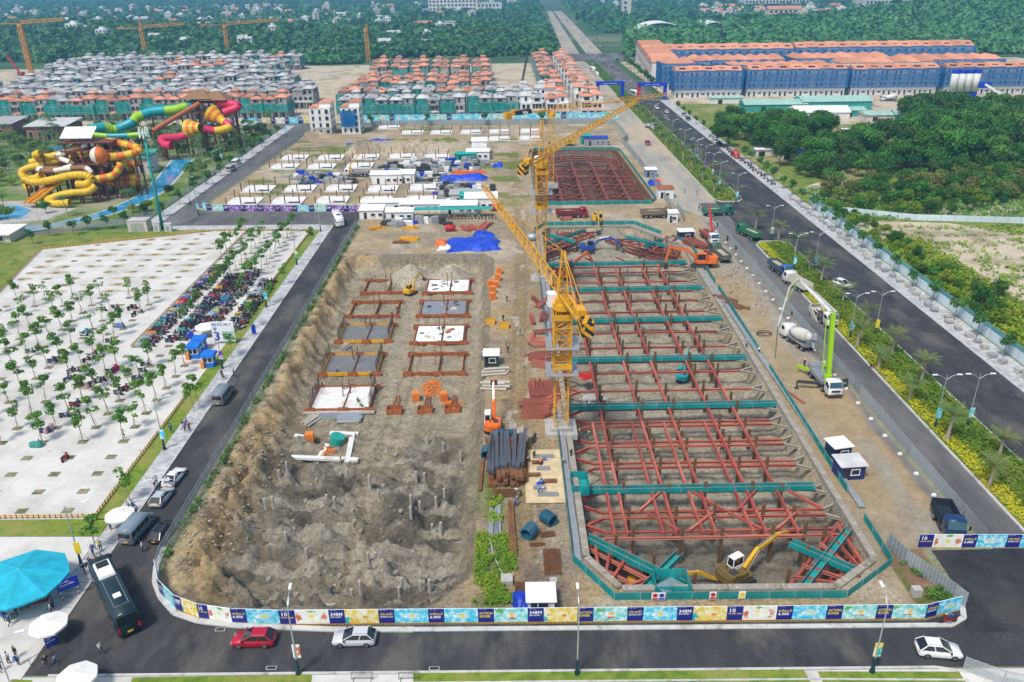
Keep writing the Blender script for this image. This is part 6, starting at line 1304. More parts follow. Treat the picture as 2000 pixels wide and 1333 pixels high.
# far woods: one mass of leafy crowns
def far_mass(name, label, pts, seed, r0=(4.5, 8), k=22):
    rs = np.random.RandomState(seed); n = len(pts); P = np.array(pts); d = rs.normal(size=(n, k, 3)); d[..., 2] = np.abs(d[..., 2])*.9+.05; d /= np.linalg.norm(d, axis=-1, keepdims=True)
    rad = rs.uniform(r0[0], r0[1], (n, 1, 1)); f = rs.uniform(.6, 1.05, (n, k, 1)); c = P[:, None, :]+d*rad*f*np.array([1, 1, 1.05])+np.array([0, 0, 1.5])
    nn = d+rs.normal(scale=.5, size=d.shape); nn /= np.linalg.norm(nn, axis=-1, keepdims=True); h_ = rs.normal(size=d.shape); a = np.cross(nn, h_); a /= np.linalg.norm(a, axis=-1, keepdims=True); b = np.cross(nn, a); s = rad*rs.uniform(.28, .5, (n, k, 1))
    V = np.stack([c-a*s, c-b*s*.8, c+a*s, c+b*s*.8], 2).reshape(-1, 3).astype(np.float32); nq = n*k; me = bpy.data.meshes.new(name); me.vertices.add(nq*4); me.vertices.foreach_set('co', V.ravel()); me.loops.add(nq*4); me.loops.foreach_set('vertex_index', np.arange(nq*4, dtype=np.int32)); me.polygons.add(nq); me.polygons.foreach_set('loop_start', np.arange(0, nq*4, 4, dtype=np.int32)); me.materials.append(MT('leaf_far')); me.update(calc_edges=True); return stuff(ob(name, me), label, 'wood')
r8 = random.Random(33)
def region(n, x0, x1, y0, y1, ok=lambda x, y: True):
    out = []
    for _ in range(n):
        y = y0+(y1-y0)*r8.random()**1.2; x = r8.uniform(x0, x1)*y/y0
        if 44 < x-(y-770)*.032 < 100 and y > 640 or not ok(x, y): continue
        out.append((x, y, max(0, hillz(x, y))))
    return out
far_mass('far_wood', 'blue-green wood on the hill behind the villas', region(5200, -560, 40, 745, 1040, lambda x, y: y > 745+r8.uniform(0, 25)), 1)
far_mass('far_wood', 'blue-green wood behind the orange roofs on the right', region(5200, 105, 560, 720, 1120, lambda x, y: y > 735 or x > 330), 2)
far_mass('far_wood', 'trees scattered through the distant town', region(5200, -600, 660, 1030, 2700, lambda x, y: r8.random() < .8), 3, (6, 11), 14)
far_mass('far_wood', 'trees at the horizon beyond the town', region(2500, -1900, 1900, 2500, 5200), 4, (9, 16), 10)
far_mass('far_wood', 'dark trees filling the ground between the left estate and the hill', region(500, -300, -120, 700, 745), 5, (3, 5), 22)
for i in range(10): plant('street_tree', RT[i % 4], (91+i*.5, 500+i*18, .1), 'dark street tree by the white terrace houses, %s from the front' % nth(i), 'tree', 'trees by the terrace houses', sc=1.6)
# ------------------------------------------------------------------ water park
mixmat('park_green', (.07, .15, .025), (.16, .23, .04), .12, (.3, .28, .18), .04, .95, .05); sheet('park_lawn', [(-108, 402), (-108, 231), (-122, 227.5), (-160, 224), (-330, 215), (-330, 402)], .04, 'park_green')
def smooth(P, n=6):
    P = [Vector(p) for p in P]; out = []
    for i in range(len(P)-1):
        a, b, c, d = P[max(i-1, 0)], P[i], P[i+1], P[min(i+2, len(P)-1)]
        for k in range(n):
            t = k/n; out.append(.5*((2*b)+(c-a)*t+(2*a-5*b+4*c-d)*t*t+(3*b-a-3*c+d)*t**3))
    return out+[P[-1]]
def slide(name, label, pts, y0, y1, r, mats, band=2, trough=False, parent=None):
    """flume through photo points, going from distance y0 to y1; bands of colour along it"""
    n = len(pts); P = smooth([at_depth(u, v, y0+(y1-y0)*i/max(1, n-1)) for i, (u, v) in enumerate(pts)]); t = thing(name, label, 'water slide', (P[0].x, P[0].y, 0)); o0 = Vector((P[0].x, P[0].y, 0)); k = 0; i = 0
    while i < len(P)-1:
        j = min(i+band, len(P)-1); seg = [p-o0 for p in P[i:j+1]]; mb = MB(); mb.tube(seg, r, 12, cap=False); mb.tube([seg[0], seg[0]+(seg[1]-seg[0]).normalized()*.22], r*1.08, 12)
        mb.build('flume_section', mats[k % len(mats)], t, True); k += 1; i = j
    for q in P[::10]:
        if q.z > 4: mb = MB(); mb.tube([(q.x-o0.x, q.y-o0.y+r*.5, 0), (q.x-o0.x, q.y-o0.y+r*.5, q.z-r*.5)], .32, 8); mb.beam((q.x-o0.x, q.y-o0.y+r, q.z-r*.9), (q.x-o0.x, q.y-o0.y-r, q.z-r*.9), .3, .3); mb.build('support_post', 'post_brown', t)
    return t
Yw, Oj = 'slide_yellow', 'slide_orange'
slide('water_slide', 'yellow tube slide descending to the far left of the slide tower', [(168, 281), (144, 292), (113, 304), (79, 308), (70, 303), (80, 300)], 268, 262, 1.15, [Yw]); slide('water_slide', 'yellow looping tube slide at the left edge of the slide tower', [(118, 312), (79, 323), (53, 330), (43, 338), (50, 349), (66, 350), (82, 343)], 266, 258, 1.2, [Yw])
slide('water_slide', 'long yellow tube slide curving across the front of the slide tower', [(46, 350), (67, 356), (101, 352), (134, 344), (163, 342), (178, 349), (168, 360), (149, 360)], 258, 256, 1.2, [Yw]); slide('water_slide', 'orange and yellow banded tube slide at the top right of the slide tower', [(205, 278), (214, 277), (240, 282), (264, 288), (272, 294), (259, 300), (228, 306), (205, 306)], 272, 262, 1.25, [Yw, Oj], 3)
slide('water_slide', 'orange and yellow banded tube slide looping on the right middle', [(168, 316), (190, 312), (223, 316), (250, 320), (266, 320), (262, 316)], 268, 272, 1.2, [Oj, Yw], 3); slide('water_slide', 'orange and yellow banded tube slide winding under the ball', [(236, 320), (232, 330), (221, 343), (197, 349), (168, 354)], 262, 258, 1.2, [Yw, Oj], 3)
slide('water_slide', 'orange banded tube slide at the lower right, upper of two', [(200, 350), (216, 347), (240, 348), (264, 347), (266, 342)], 266, 272, 1.1, [Oj, Yw], 3); slide('water_slide', 'orange banded tube slide at the lower right, lower of two', [(195, 354), (206, 356), (240, 359), (264, 357), (266, 354)], 264, 270, 1.1, [Oj, Yw], 3)
slide('water_slide', 'yellow tube slide ending in the pool below the tower', [(187, 363), (172, 374), (134, 378), (98, 388), (96, 394), (110, 398), (137, 396)], 256, 250, 1.1, [Yw]); slide('water_slide', 'cream and brown open spiral slide in the middle of the tower', [(170, 283), (154, 289), (118, 302), (112, 308), (134, 316), (142, 323), (120, 330), (74, 330), (96, 335), (134, 330), (168, 329), (180, 340)], 266, 260, .85, ['slide_white', 'thatch'], 5)
slide('water_slide', 'short orange tube slide behind the tower', [(90, 322), (110, 318), (136, 312), (160, 308)], 274, 276, 1.0, [Oj, Yw], 4)
slide('water_slide', 'yellow and orange tube slide tangled behind the spiral slide', [(60, 318), (90, 308), (130, 300), (165, 296), (195, 290)], 276, 278, 1.2, [Yw, Oj], 4); slide('water_slide', 'yellow tube slide dropping from the tower to the left pool', [(150, 300), (120, 322), (92, 336), (70, 344), (52, 362), (60, 372)], 270, 262, 1.2, [Yw]); slide('water_slide', 'orange banded tube slide crossing the middle of the tower', [(140, 330), (170, 324), (200, 330), (232, 336), (262, 333)], 272, 274, 1.2, [Oj, Yw], 3)
def ramp_slide(label, a, b, w, mats):
    t = thing('racer_slide', label, 'water slide', (a.x, a.y, 0)); o0 = Vector((a.x, a.y, 0)); d = (b-a); n = Vector((-d.y, d.x, 0)).normalized()
    for k in range(4):
        mb = MB(); off = n*(k-1.5)*w; mb.beam(a-o0+off, b-o0+off, w*.86, .18); mb.beam(a-o0+off+n*w*.45, b-o0+off+n*w*.45, .12, .7); mb.build('lane', mats[k % 2], t)
    mb = MB()
    for f in (.15, .5, .8): q = a.lerp(b, f)-o0; mb.tube([(q.x, q.y, 0), (q.x, q.y, q.z)], .25, 6)
    mb.build('support_post', 'post_brown', t); return t
ramp_slide('wide orange and yellow racing slide at the foot of the tower', at_depth(118, 350, 262), at_depth(55, 397, 250), 1.2, [Oj, Yw])
t = thing('slide_ball', 'orange and white striped ball bowl in the slide tower', 'water slide', at_depth(193, 304, 260)); 
for k in range(8):
    mb = MB(); vs = [(2.8*math.sin(R(a))*math.cos(k*.785+b), 2.8*math.sin(R(a))*math.sin(k*.785+b), 2.8*math.cos(R(a))) for a in range(0, 181, 20) for b in (0, .3927, .785)]; mb.add(vs, [(i*3+j, i*3+j+3, i*3+j+4, i*3+j+1) for i in range(9) for j in range(2)]); mb.build('segment', (Oj, 'slide_white')[k % 4 == 1], t, True)
p = at_depth(193, 304, 260); mb = MB(); mb.tube([(0, 0, -p.z), (0, 0, -2.5)], .5, 8); mb.build('support_post', 'post_brown', t)
p = G(190, 378); t = thing('slide_tower', 'brown steel slide tower under a pale louvred roof', 'tower', (p.x, 268, 0)); zt = at_depth(190, 276, 268).z; mb = MB()
for x in (-5, 0, 5, 10):
    for y in (-3, 3): mb.tube([(x, y, 0), (x, y, zt)], .4, 8)
mb.build('column', 'post_brown', t); 
for z in (zt*.35, zt*.6, zt*.85, zt): mb = MB(); mb.box(2, 0, z, 17, 8, .3); mb.build('platform', 'post_brown', t)
mb = MB()
for k in range(8): mb.beam((-3, -2.2, k*zt/9), (4, -2.2, (k+1)*zt/9), 1.2, .12)
mb.build('stair', 'post_brown', t)
for k in range(8): mb = MB(); mb.box(-5.2+k*1.3, -1, zt+3.4, 1.22, 6, .14); o = mb.build('roof_louvre', 'sheet_white', t); o.data.transform(Matrix.Translation((0, 0, zt+3.4))@Matrix.Rotation(.5, 4, 'X')@Matrix.Translation((0, 0, -zt-3.4)))
mb = MB(); mb.tube([(-4, 1, zt), (-4, 1, zt+3)], .18, 6); mb.tube([(3, 1, zt), (3, 1, zt+3)], .18, 6); mb.build('roof_post', 'post_brown', t)
Gn, Tl = 'slide_green', 'slide_teal'
slide('water_slide', 'green and teal wave slide running left from the thatched tower', [(382, 203), (362, 209), (343, 215), (302, 218), (281, 224), (266, 231), (258, 240), (236, 250), (220, 255), (205, 250), (190, 251), (172, 256)], 350, 330, 2.0, [Tl, Gn, Gn, Tl], 5); slide('water_slide', 'straight rust-coloured chute from the thatched tower', [(388, 203), (342, 230), (297, 257)], 345, 325, .95, ['slide_rust'], 30); slide('water_slide', 'low green tube slide behind the louvred tower', [(170, 262), (210, 266), (250, 265), (285, 262)], 320, 322, 1.0, [Gn, Tl], 6)
Pk = 'slide_pink'; slide('water_slide', 'pink tube slide bending above the yellow funnel', [(424, 203), (444, 203), (463, 206), (461, 212), (446, 217), (436, 222)], 350, 345, 1.7, [Pk]); slide('water_slide', 'yellow open channel between the two funnels', [(432, 235), (440, 240), (449, 247), (438, 253), (418, 256), (398, 252)], 340, 334, 1.6, [Yw, Pk, Yw], 6); slide('water_slide', 'pink tube slide winding down from the lower funnel', [(362, 264), (350, 269), (334, 270), (319, 271), (316, 277), (322, 283), (335, 285)], 328, 320, 1.6, [Pk])
for lab, c0, c1, y in (('upper', (412, 222), (434, 236), 342), ('lower', (370, 253), (392, 250), 330)):
    A, B = at_depth(*c0, y), at_depth(*c1, y-2); t = thing('funnel_slide', '%s yellow and orange ribbed funnel of the pink slide' % lab, 'water slide', (A.x, A.y, 0)); o0 = Vector((A.x, A.y, 0))
    for k in range(5): a, b = A.lerp(B, k/5)-o0, A.lerp(B, (k+1)/5)-o0; r0, r1 = 4.0-.46*k, 4.0-.46*(k+1); mb = MB(); mb.tube([a, b], [r0, r1], 16, cap=k == 0); mb.build('funnel_ring', (Yw, Oj)[k % 2], t)
    mb = MB(); mb.tube([(0, 0, 0), (0, 0, A.z)], .5, 8); mb.build('support_post', 'post_brown', t)
p = at_depth(400, 195, 352); t = thing('thatched_tower', 'tall slide tower with two thatched roofs', 'tower', (p.x, 352, 0)); mb = MB()
for x in (-5, 0, 5): 
    for y in (-4, 4): mb.tube([(x, y, 0), (x, y, p.z)], .45, 8)
mb.build('column', 'post_brown', t)
for z in (p.z*.4, p.z*.75, p.z-1): mb = MB(); mb.box(0, 0, z, 12, 9, .4); mb.build('platform', 'post_brown', t)
for x, w, dz in ((-2, 11, 0), (5, 10, -.6)): mb = MB(); mb.hip(x, 0, p.z+.8+dz, w, 9, 3.2, .8); mb.build('thatched_roof', 'thatch', t)
def strip(name, pts, ws, z, matn):
    P = smooth([(*G(u, v)[:2], z) for u, v in pts], 5); mb = MB(); n = len(P); L_, R_ = [], []
    for i, q in enumerate(P):
        d = (P[min(i+1, n-1)]-P[max(i-1, 0)]).normalized(); s = Vector((-d.y, d.x, 0)); w = ws[0]+(ws[1]-ws[0])*i/n; L_.append(q+s*w); R_.append(q-s*w)
    mb.add(L_+R_, [(i, n+i, n+i+1, i+1) for i in range(n-1)]); return struct(mb.build(name, matn))
rv = [(15, 453), (70, 447), (120, 438), (168, 428), (216, 414), (252, 400), (293, 380), (324, 352), (342, 330), (357, 312)]; strip('river_bank', rv, (2.3, 4.6), .07, 'kerb_stone'); strip('lazy_river', rv, (1.6, 3.8), .1, 'water_pool')
strip('park_path', [(0, 470), (80, 456), (160, 446), (240, 430), (300, 412)], (1.8, 1.8), .075, 'asphalt_pale'); sheet('pool', px((-20, 432), (40, 428), (62, 412), (35, 402), (-20, 405)), .09, 'water_pool'); sheet('pool_deck', px((-20, 440), (90, 430), (150, 408), (60, 392), (-20, 395)), .06, 'concrete'); sheet('pool', px((90, 300), (140, 300), (145, 285), (95, 287)), .09, 'water_pool')
def pavilion(label, u0, u1, v, d, hh, wallm, roofm, lean=1.4):
    a, b = G(u0, v), G(u1, v); w = b.x-a.x; t = thing('pavilion', label, 'building', ((a.x+b.x)/2, a.y+d/2, 0)); mb = MB(); mb.box(0, 0, 0, w, d, hh); mb.build('wall', wallm, t); mb = MB(); mb.beam((0, -d/2-.8, hh+.2), (0, d/2+.8, hh+lean), w+1.2, .25); mb.build('roof', roofm, t)
    for k in range(max(2, int(w/4))): opening(None, t, -w/2+2+k*4, -d/2-.03, .5, 1.6, hh*.55)
    return t
pavilion('brick-red park pavilion with pale sloping roof', 55, 130, 275, 16, 6, 'wall_brick', 'roof_white'); pavilion('pale grey roofed park building at the left edge', -20, 28, 272, 14, 6.5, 'wall_brick', 'roof_white'); pavilion('small teal and white park building behind the banded slides', 248, 292, 342, 9, 6, 'wall_cream', 'wall_green'); pavilion('small brick kiosk beside the park road', 476, 512, 261, 8, 3.5, 'wall_brick', 'roof_white', .4); pavilion('low white roof at the lower left corner of the park', -40, 20, 475, 8, 2.2, 'wall_cream', 'sheet_white', .5)
r9 = random.Random(44); n = 0
PARK = [(-110, 396), (-110, 240), (-125, 236), (-175, 232), (-260, 236), (-260, 396)]
RV = [tuple(G(*q)[:2]) for q in rv]
def offriver(x, y): return not (-178 < x < -128 and 248 < y < 280) and ldist(np.array([x]), np.array([y+2.5]), RV)[0] > 7
pp = [q for q in scatter(260, PARK, 3.6, r9) if offriver(*q)]
for i, (x, y) in enumerate(pp): plant('coconut_palm', CP[i % 4], (x, y, 0), 'coconut palm in the water park, %s counted from the front' % nth(i), 'palm', 'coconut palms in the water park', sc=r9.uniform(.9, 1.25))
for i, (x, y) in enumerate([q for q in scatter(300, PARK, 2.8, r9) if offriver(*q)]): plant('park_bush', (GT+BT)[i % 6], (x, y, 0), 'leafy bush in the water park, %s counted from the front' % nth(i), 'bush', 'bushes in the water park', sc=r9.uniform(.45, .85))
for i, (x, y) in enumerate(scatter(30, [(-215, 300), (-215, 250), (-330, 250), (-330, 340)], 5, r9)): plant('park_tree', WT[i % 5], (x, y, 0), 'dark park tree left of the slide tower, %s from the front' % nth(i), 'tree', 'dark trees left of the slide tower', sc=r9.uniform(.5, .75))
for i, (u, v) in enumerate(((65, 478), (98, 463), (145, 460), (173, 453), (210, 448), (245, 442), (225, 430))):
    p = G(u, v); plant('park_tree', RT[i % 4], (p.x, p.y, 0), 'small leafy tree along the park fence, %s from the left' % nth(i), 'tree', 'trees along the park fence', sc=.95)
# telecom mast and cabinets
p = G(318, 448); hh = hgt(318, 448, 262); t = thing('telecom_mast', 'tall green telecom mast with white antennas', 'mast', (p.x, p.y, 0)); mb = MB(); mb.tube([(0, 0, 0), (0, 0, hh)], [.5, .28], 12); mb.build('pole', 'teal_solid', t, True)
for k in range(9): a = k*.7; mb = MB(); mb.box(math.cos(a)*1.2, math.sin(a)*1.2, hh-.5-(k % 2)*.6, .35, .3, 2.3, a); mb.build('antenna', 'sheet_white', t)
for z in (hh*.96, hh*.78, hh*.66): mb = MB(); mb.tube([(math.cos(k*.785)*1.0, math.sin(k*.785)*1.0, z) for k in range(9)], .08, 5); mb.beam((-1, 0, z), (1, 0, z), .1); mb.beam((0, -1, z), (0, 1, z), .1); mb.build('bracket', 'steel_dark', t)
for i, (u, v, w, d, hh, lab) in enumerate(((275, 450, 5.5, 3.5, 3.2, 'beige brick substation left of the telecom mast'), (308, 452, 1.6, 1.2, 2.3, 'white equipment cabinet left of the telecom mast foot'), (330, 452, 1.8, 1.2, 2.2, 'white equipment cabinet right of the telecom mast foot'))):
    p = G(u, v); t = thing('equipment_cabinet', lab, 'cabinet', (p.x, p.y, 0)); mb = MB(); mb.box(0, 0, 0, w, d, hh); mb.build('housing', 'wall_cream' if i == 0 else 'sheet_white', t); mb = MB(); mb.box(0, 0, hh, w+.2, d+.2, .15); mb.build('roof', 'roof_white', t); mb = MB(); mb.box(0, -d/2-.02, .2, w*.7, .04, hh*.75); mb.build('door', 'steel_galv', t)
# ------------------------------------------------------------------ vehicles in place
def facing(a, b): p, q = G(*a), G(*b); return math.atan2(q.y-p.y, q.x-p.x)
def at(u, v, z=0): p = G(u, v, z); return (p.x, p.y, z)
def onsite(u, v):
    """point on the uneven site ground seen at this pixel"""
    z = 0
    for _ in range(6): p = G(u, v, z); z = hz(p.x, p.y)
    return (p.x, p.y, z)
RZ = .036
car('red SUV driving left along the front road', at(497, 1256, RZ), math.pi, (.42, .005, .03)); car('silver SUV driving left along the front road', at(693, 1254, RZ), math.pi, (.55, .57, .6)); car('white SUV driving right at the right end of the front road', at(1831, 1277, .043), -.14, (.78, .8, .82), L_=4.5)
car('white saloon with its boot open beside the left pavement', at(342, 938, .03), R(84), (.78, .79, .8), suv=False, hh=1.45, opened=True); car('silver hatchback parked behind the white saloon on the left road', at(318, 977, .03), R(84), (.45, .49, .53), L_=4.4, hh=1.5); car('black SUV beside the grey minibus on the left road', at(321, 1045, .03), R(80), (.012, .018, .022))
van('grey minibus parked by the white parasol on the left road', at(272, 1040, .03), R(82), (.2, .25, .3)); van('grey-blue minibus driving up the left road past the open excavation', at(438, 779, .03), R(88), (.2, .24, .28)); van('white minibus on the water park road', at(463, 322, .03), R(88), (.75, .75, .75)); van('grey minibus just below the white one on the water park road', at(452, 334, .03), R(88), (.4, .43, .45))
bus('large dark teal coach with white roof unit turning into the front road', at(228, 1182, .036), facing((246, 1232), (197, 1130)), (.01, .028, .036), 12.5); bus('white coach rounding the corner by the car park', at(661, 437, .03), R(-72), (.78, .78, .78), 9, hh=3.1)
car('white SUV driving on the boulevard', at(1645, 560, .03), R(-62), (.78, .79, .8))
truck('small dark blue tipper parked at the right front corner of the site', at(1848, 1032), R(-100), (.01, .035, .12), (.02, .03, .05), 6.2, load=None); truck('muddy dark green tipper parked beside the orange excavator', at(1405, 505), R(98), (.02, .12, .08), (.12, .14, .11), 8.8)
truck('green tipper turning across the haul road, empty', at(1401, 421), R(8), (.01, .16, .11), (.05, .2, .14), 9, load='stain'); truck('green tipper standing in the asphalt lane', at(1461, 463, .03), R(110), (.01, .17, .08), (.04, .18, .09), 8.6); truck('blue-cabbed tipper facing the camera in the asphalt lane', at(1523, 534, .03), R(-80), (.02, .12, .35), (.08, .12, .14), 8.4); truck('white tipper standing behind the blue-cabbed one', at(1555, 562, .03), R(104), (.7, .7, .68), (.6, .58, .5), 8.6)
truck('white and yellow tipper with raised body in the asphalt lane', at(1606, 627, .03), R(-84), (.72, .7, .6), (.6, .58, .5), 8.4, load=None, tilt=.5); truck('white mixer truck parked on the haul road above the pump truck', at(1556, 672), R(106), (.75, .75, .73), (.72, .7, .62), 8.8, 'mixer', name='mixer_truck')
truck('dark red tipper crossing between the two braced pits', (*at(1117, 425)[:2], .05), R(2), (.3, .01, .02), (.2, .03, .03), 9.2); truck('brown muddy tipper at the right between the two pits', (*at(1283, 425)[:2], .05), R(4), (.18, .13, .06), (.22, .17, .12), 9.4); truck('white flatbed crane truck loaded with blocks in the storage yard', (*at(697, 345)[:2], .1), R(180), (.75, .75, .75), (.25, .25, .25), 9, 'flat', 'gravel_grey', name='flatbed_truck'); truck('white truck driving down the wide dusty road', at(1271, 252), R(-72), (.72, .73, .72), (.5, .5, .5), 8.5, 'flat', None, name='flatbed_truck')
tc = truck('white lorry crane with red boom beside the braced pit', at(1384, 470), R(-84), (.75, .75, .75), (.35, .06, .04), 9.6, 'flat', 'steel_oxide', name='crane_truck'); mb = MB(); mb.box(1.9, 0, 1.2, .8, 2.0, 1.2); mb.cyl(1.9, 0, 2.2, .35, 1.2); mb.beam((1.9, 0, 3.4), (-5.2, 1.6, 6.4), .5, .5); mb.beam((-4.4, 1.4, 6.1), (-8.0, 2.2, 7.8), .34, .36); mb.build('boom', 'tarp_red', tc)
mb = MB(); mb.tube([(1.7, 0, 2.6), (-1.5, .7, 4.6)], .12, 6); mb.build('hydraulic_ram', 'chrome', tc)
tc = bpy.data.objects['flatbed_truck']; mb = MB(); mb.box(1.9, 0, 1.2, .7, 1.8, 1.0); mb.beam((1.9, 0, 2.2), (2.1, 0, 4.2), .4, .4); mb.beam((2.1, 0, 4.1), (-2.2, .6, 8.6), .32, .36); mb.build('boom', 'crane_yellow', tc)
for i, (u, v, rz) in enumerate(((1676, 209, 0), (1690, 206, .1), (1665, 203, -.1), (1735, 198, 2.9))): truck('white mixer truck in the batching yard, %s of four' % nth(i), at(u, v), rz+.2, (.75, .75, .75), (.75, .75, .73), 8.8, 'mixer', name='mixer_truck')
# concrete pump truck with a folded green boom
pt = truck('concrete pump truck with tall lime green boom and outriggers spread', at(1606, 752), R(-88), (.75, .76, .76), (.3, .3, .3), 10.5, 'none', name='pump_truck'); Lm = 'slide_green'
mb = MB(); mb.box(-1, 0, 1.1, 5.8, 2.3, .7); mb.box(-3.9, 0, 1.1, 1.6, 2.0, 1.1); mb.build('deck', 'steel_grey', pt); mb = MB(); mb.cyl(1.6, 0, 1.2, .7, 1.6, 10); mb.build('turret', Lm, pt)
bx_ = lambda u, v, y: pt.matrix_world
pt_l = Vector(pt.location); M4 = Matrix.Translation(pt_l)@Matrix.Rotation(R(-88), 4, 'Z'); inv = M4.inverted()
B0 = M4@Vector((1.6, 0, 2.6)); B1 = at_depth(1627, 612, B0.y+2.0); B2 = at_depth(1560, 545, B1.y+8); B3 = at_depth(1542, 562, B2.y-2.5); B4 = at_depth(1519, 640, B3.y-9); B5 = at_depth(1514, 700, B4.y-4)
B5.z = max(B5.z, .4)
for nm, a, b, w, m_ in (('boom', B0, B1, .7, Lm), ('boom', B1+Vector((.5, 0, 0)), B2, .5, 'concrete'), ('boom', B2, B1+Vector((-.5, 0, .3)), .36, 'sheet_white'), ('boom', B2, B3, .34, 'concrete'), ('boom', B3, B4, .28, 'concrete'), ('delivery_hose', B4, B5, .18, 'steel_dark')):
    mb = MB(); mb.beam(inv@a, inv@b, w, w); mb.build(nm, m_, pt)
mb = MB(); mb.tube([inv@(B0+Vector((-1, 0, 0))), inv@(B1+Vector((-1, 0, -1)))], .09, 6); mb.tube([inv@B2, inv@(B3.lerp(B4, .45))], .07, 6); mb.build('delivery_pipe', Lm, pt)
for s, ln in ((1, 3.6), (-1, 5.0)):
    mb = MB(); mb.beam((1.5, s*1.0, 1.1), (1.0, s*(1+ln*.8), 1.4), .4, .45); mb.beam((1.0, s*(1+ln*.8), 1.3), (1.0, s*(1+ln*.8), .02), .22); mb.box(1.0, s*(1+ln*.8), 0, .7, .7, .1); mb.build('outrigger', 'steel_dark', pt)
    mb = MB(); mb.beam((-3.6, s*1.0, 1.1), (-5.2, s*2.6, 1.3), .4, .45); mb.beam((-5.2, s*2.6, 1.2), (-5.2, s*2.6, .02), .22); mb.build('outrigger', Lm, pt)
# parked and moving cars further off
far = [(1265, 283, (.35, .03, .15)), (1283, 213, (.7, .7, .7)), (1302, 221, (.75, .75, .75)), (1336, 227, (.3, .3, .32)), (1344, 235, (.06, .065, .07)), (1395, 278, (.7, .7, .7)), (1403, 285, (.05, .1, .2)), (1434, 303, (.3, .05, .07)), (1146, 103, (.7, .7, .7)), (1158, 128, (.75, .75, .75)), (1148, 62, (.1, .2, .5)), (1120, 52, (.6, .6, .6)), (1108, 42, (.05, .05, .06)), (1132, 70, (.7, .7, .7)), (1165, 78, (.3, .3, .3)), (1140, 84, (.5, .5, .5)), (1098, 34, (.7, .7, .7)), (1205, 118, (.05, .05, .05)), (1250, 205, (.6, .1, .1)), (1300, 232, (.4, .4, .42)), (1172, 92, (.75, .75, .7))]
CN = {0: 'dark', 1: 'pale'}
for i, (u, v, c) in enumerate(sorted(far, key=lambda q: -q[1])): car('%s car on the upper boulevard, %s counted from the near end' % ('pale' if sum(c) > 1.4 else 'coloured' if max(c)-min(c) > .1 else 'dark', nth(i)), at(u, v, .05), R(90 if i % 2 else -90)+.02, c, group='cars on the upper boulevard')
bus('white and teal bus passing under the right gate arch', at(1240, 188, .05), R(-75), (.7, .75, .75), 10); bus('white bus on the upper boulevard beyond the gate', at(1157, 140, .05), R(-80), (.75, .75, .75), 10); van('white minibus just below the white bus beyond the gate', at(1166, 148, .05), R(-82), (.75, .75, .75)); van('red and white minibus parked under the roadside trees', at(1436, 308, .05), R(-84), (.5, .06, .06))
# ------------------------------------------------------------------ excavators
OR, YL = (.8, .17, .02), (.7, .4, .02)
excavator('orange excavator with its back to the camera on the central haul strip', onsite(963, 838), R(90), OR, boom=(62, -20, -70)); excavator('orange excavator on the right edge reaching its arm into the braced pit', (*at(1370, 522)[:2], .05), R(150), OR, swing=R(28), boom=(28, -80, -110), sc=1.35, cabc=OR)
excavator('yellow excavator with white cab digging at the front of the braced pit', (*G(1440, 1128, -5.2)[:2], hz(*G(1440, 1128, -5.2)[:2])), R(20), YL, swing=R(12), boom=(32, -8, -60), sc=1.12, body2=(.16, .11, .03)); excavator('yellow excavator half hidden behind the corner bracing of the braced pit', (*G(1268, 1150, -5.2)[:2], hz(*G(1268, 1150, -5.2)[:2])), R(8), YL, boom=(12, -30, -80), cabc=YL)
excavator('small yellow excavator among the formwork in the left excavation', onsite(803, 575), R(60), YL, boom=(50, -50, -90), sc=.8, cabc=YL); excavator('teal mini excavator on the floor of the braced pit', (*G(1333, 742, -4.5)[:2], hz(*G(1333, 742, -4.5)[:2])), R(70), (.03, .35, .4), boom=(55, -50, -80), sc=.85, cabc=(.03, .35, .4)); excavator('blue excavator beneath the sand ramp at the far end of the braced pit', (*G(1150, 500, -4.5)[:2], hz(*G(1150, 500, -4.5)[:2])), R(-10), (.02, .08, .4), boom=(35, -30, -70), cabc=(.05, .1, .3))
excavator('orange excavator partly behind the nearest crane in the braced pit', (*G(1108, 545, -4.5)[:2], hz(*G(1108, 545, -4.5)[:2])), R(25), OR, boom=(48, -55, -90), sc=1.1); excavator('yellow excavator on the bank between the two braced pits', (*at(1166, 437)[:2], .1), R(-92), YL, boom=(20, -70, -100), sc=1.1, cabc=YL); excavator('yellow excavator at the far edge of the far square pit', (*at(1112, 285)[:2], 0), R(180), (.6, .45, .05), boom=(30, -40, -80), cabc=(.6, .45, .05))
def crawler(label, p, az, ln, col_, el=60):
    t = thing('crawler_crane', label, 'crane', p, az); tracks(t, 4.5, .7, 3); mb = MB(); mb.box(-.8, 0, 1.0, 4.5, 2.8, 1.8); mb.build('house', 'paint_matte', t, col=col_); mb = MB(); e = R(el); lattice(mb, (1, 0, 1.6), (1+math.cos(e)*ln, 0, 1.6+math.sin(e)*ln), .9, .2, 1.4); mb.build('boom', 'steel_dark' if el > 50 else 'tarp_red', t); mb = MB(); mb.box(1.2, 1.1, 1.0, 1.4, 1, 1.7); mb.build('cab', 'glass_dark', t)
crawler('dark-boomed mobile crane standing among the grey villas', at(463, 152), .3, 30, (.6, .35, .02), 74); crawler('red crawler crane on the bare ground at the far left', at(42, 148), 2.6, 18, (.5, .06, .03), 45); crawler('dark-boomed mobile crane between the orange-roofed villas', at(1016, 178), 1.0, 22, (.7, .7, .7), 68); crawler('dark-boomed mobile crane among the blue-netted blocks', at(1580, 128), 1.2, 24, (.4, .1, .1), 62); crawler('red-boomed mobile crane behind the first blue-netted block', at(1412, 96), 1.9, 22, (.4, .05, .05), 75)
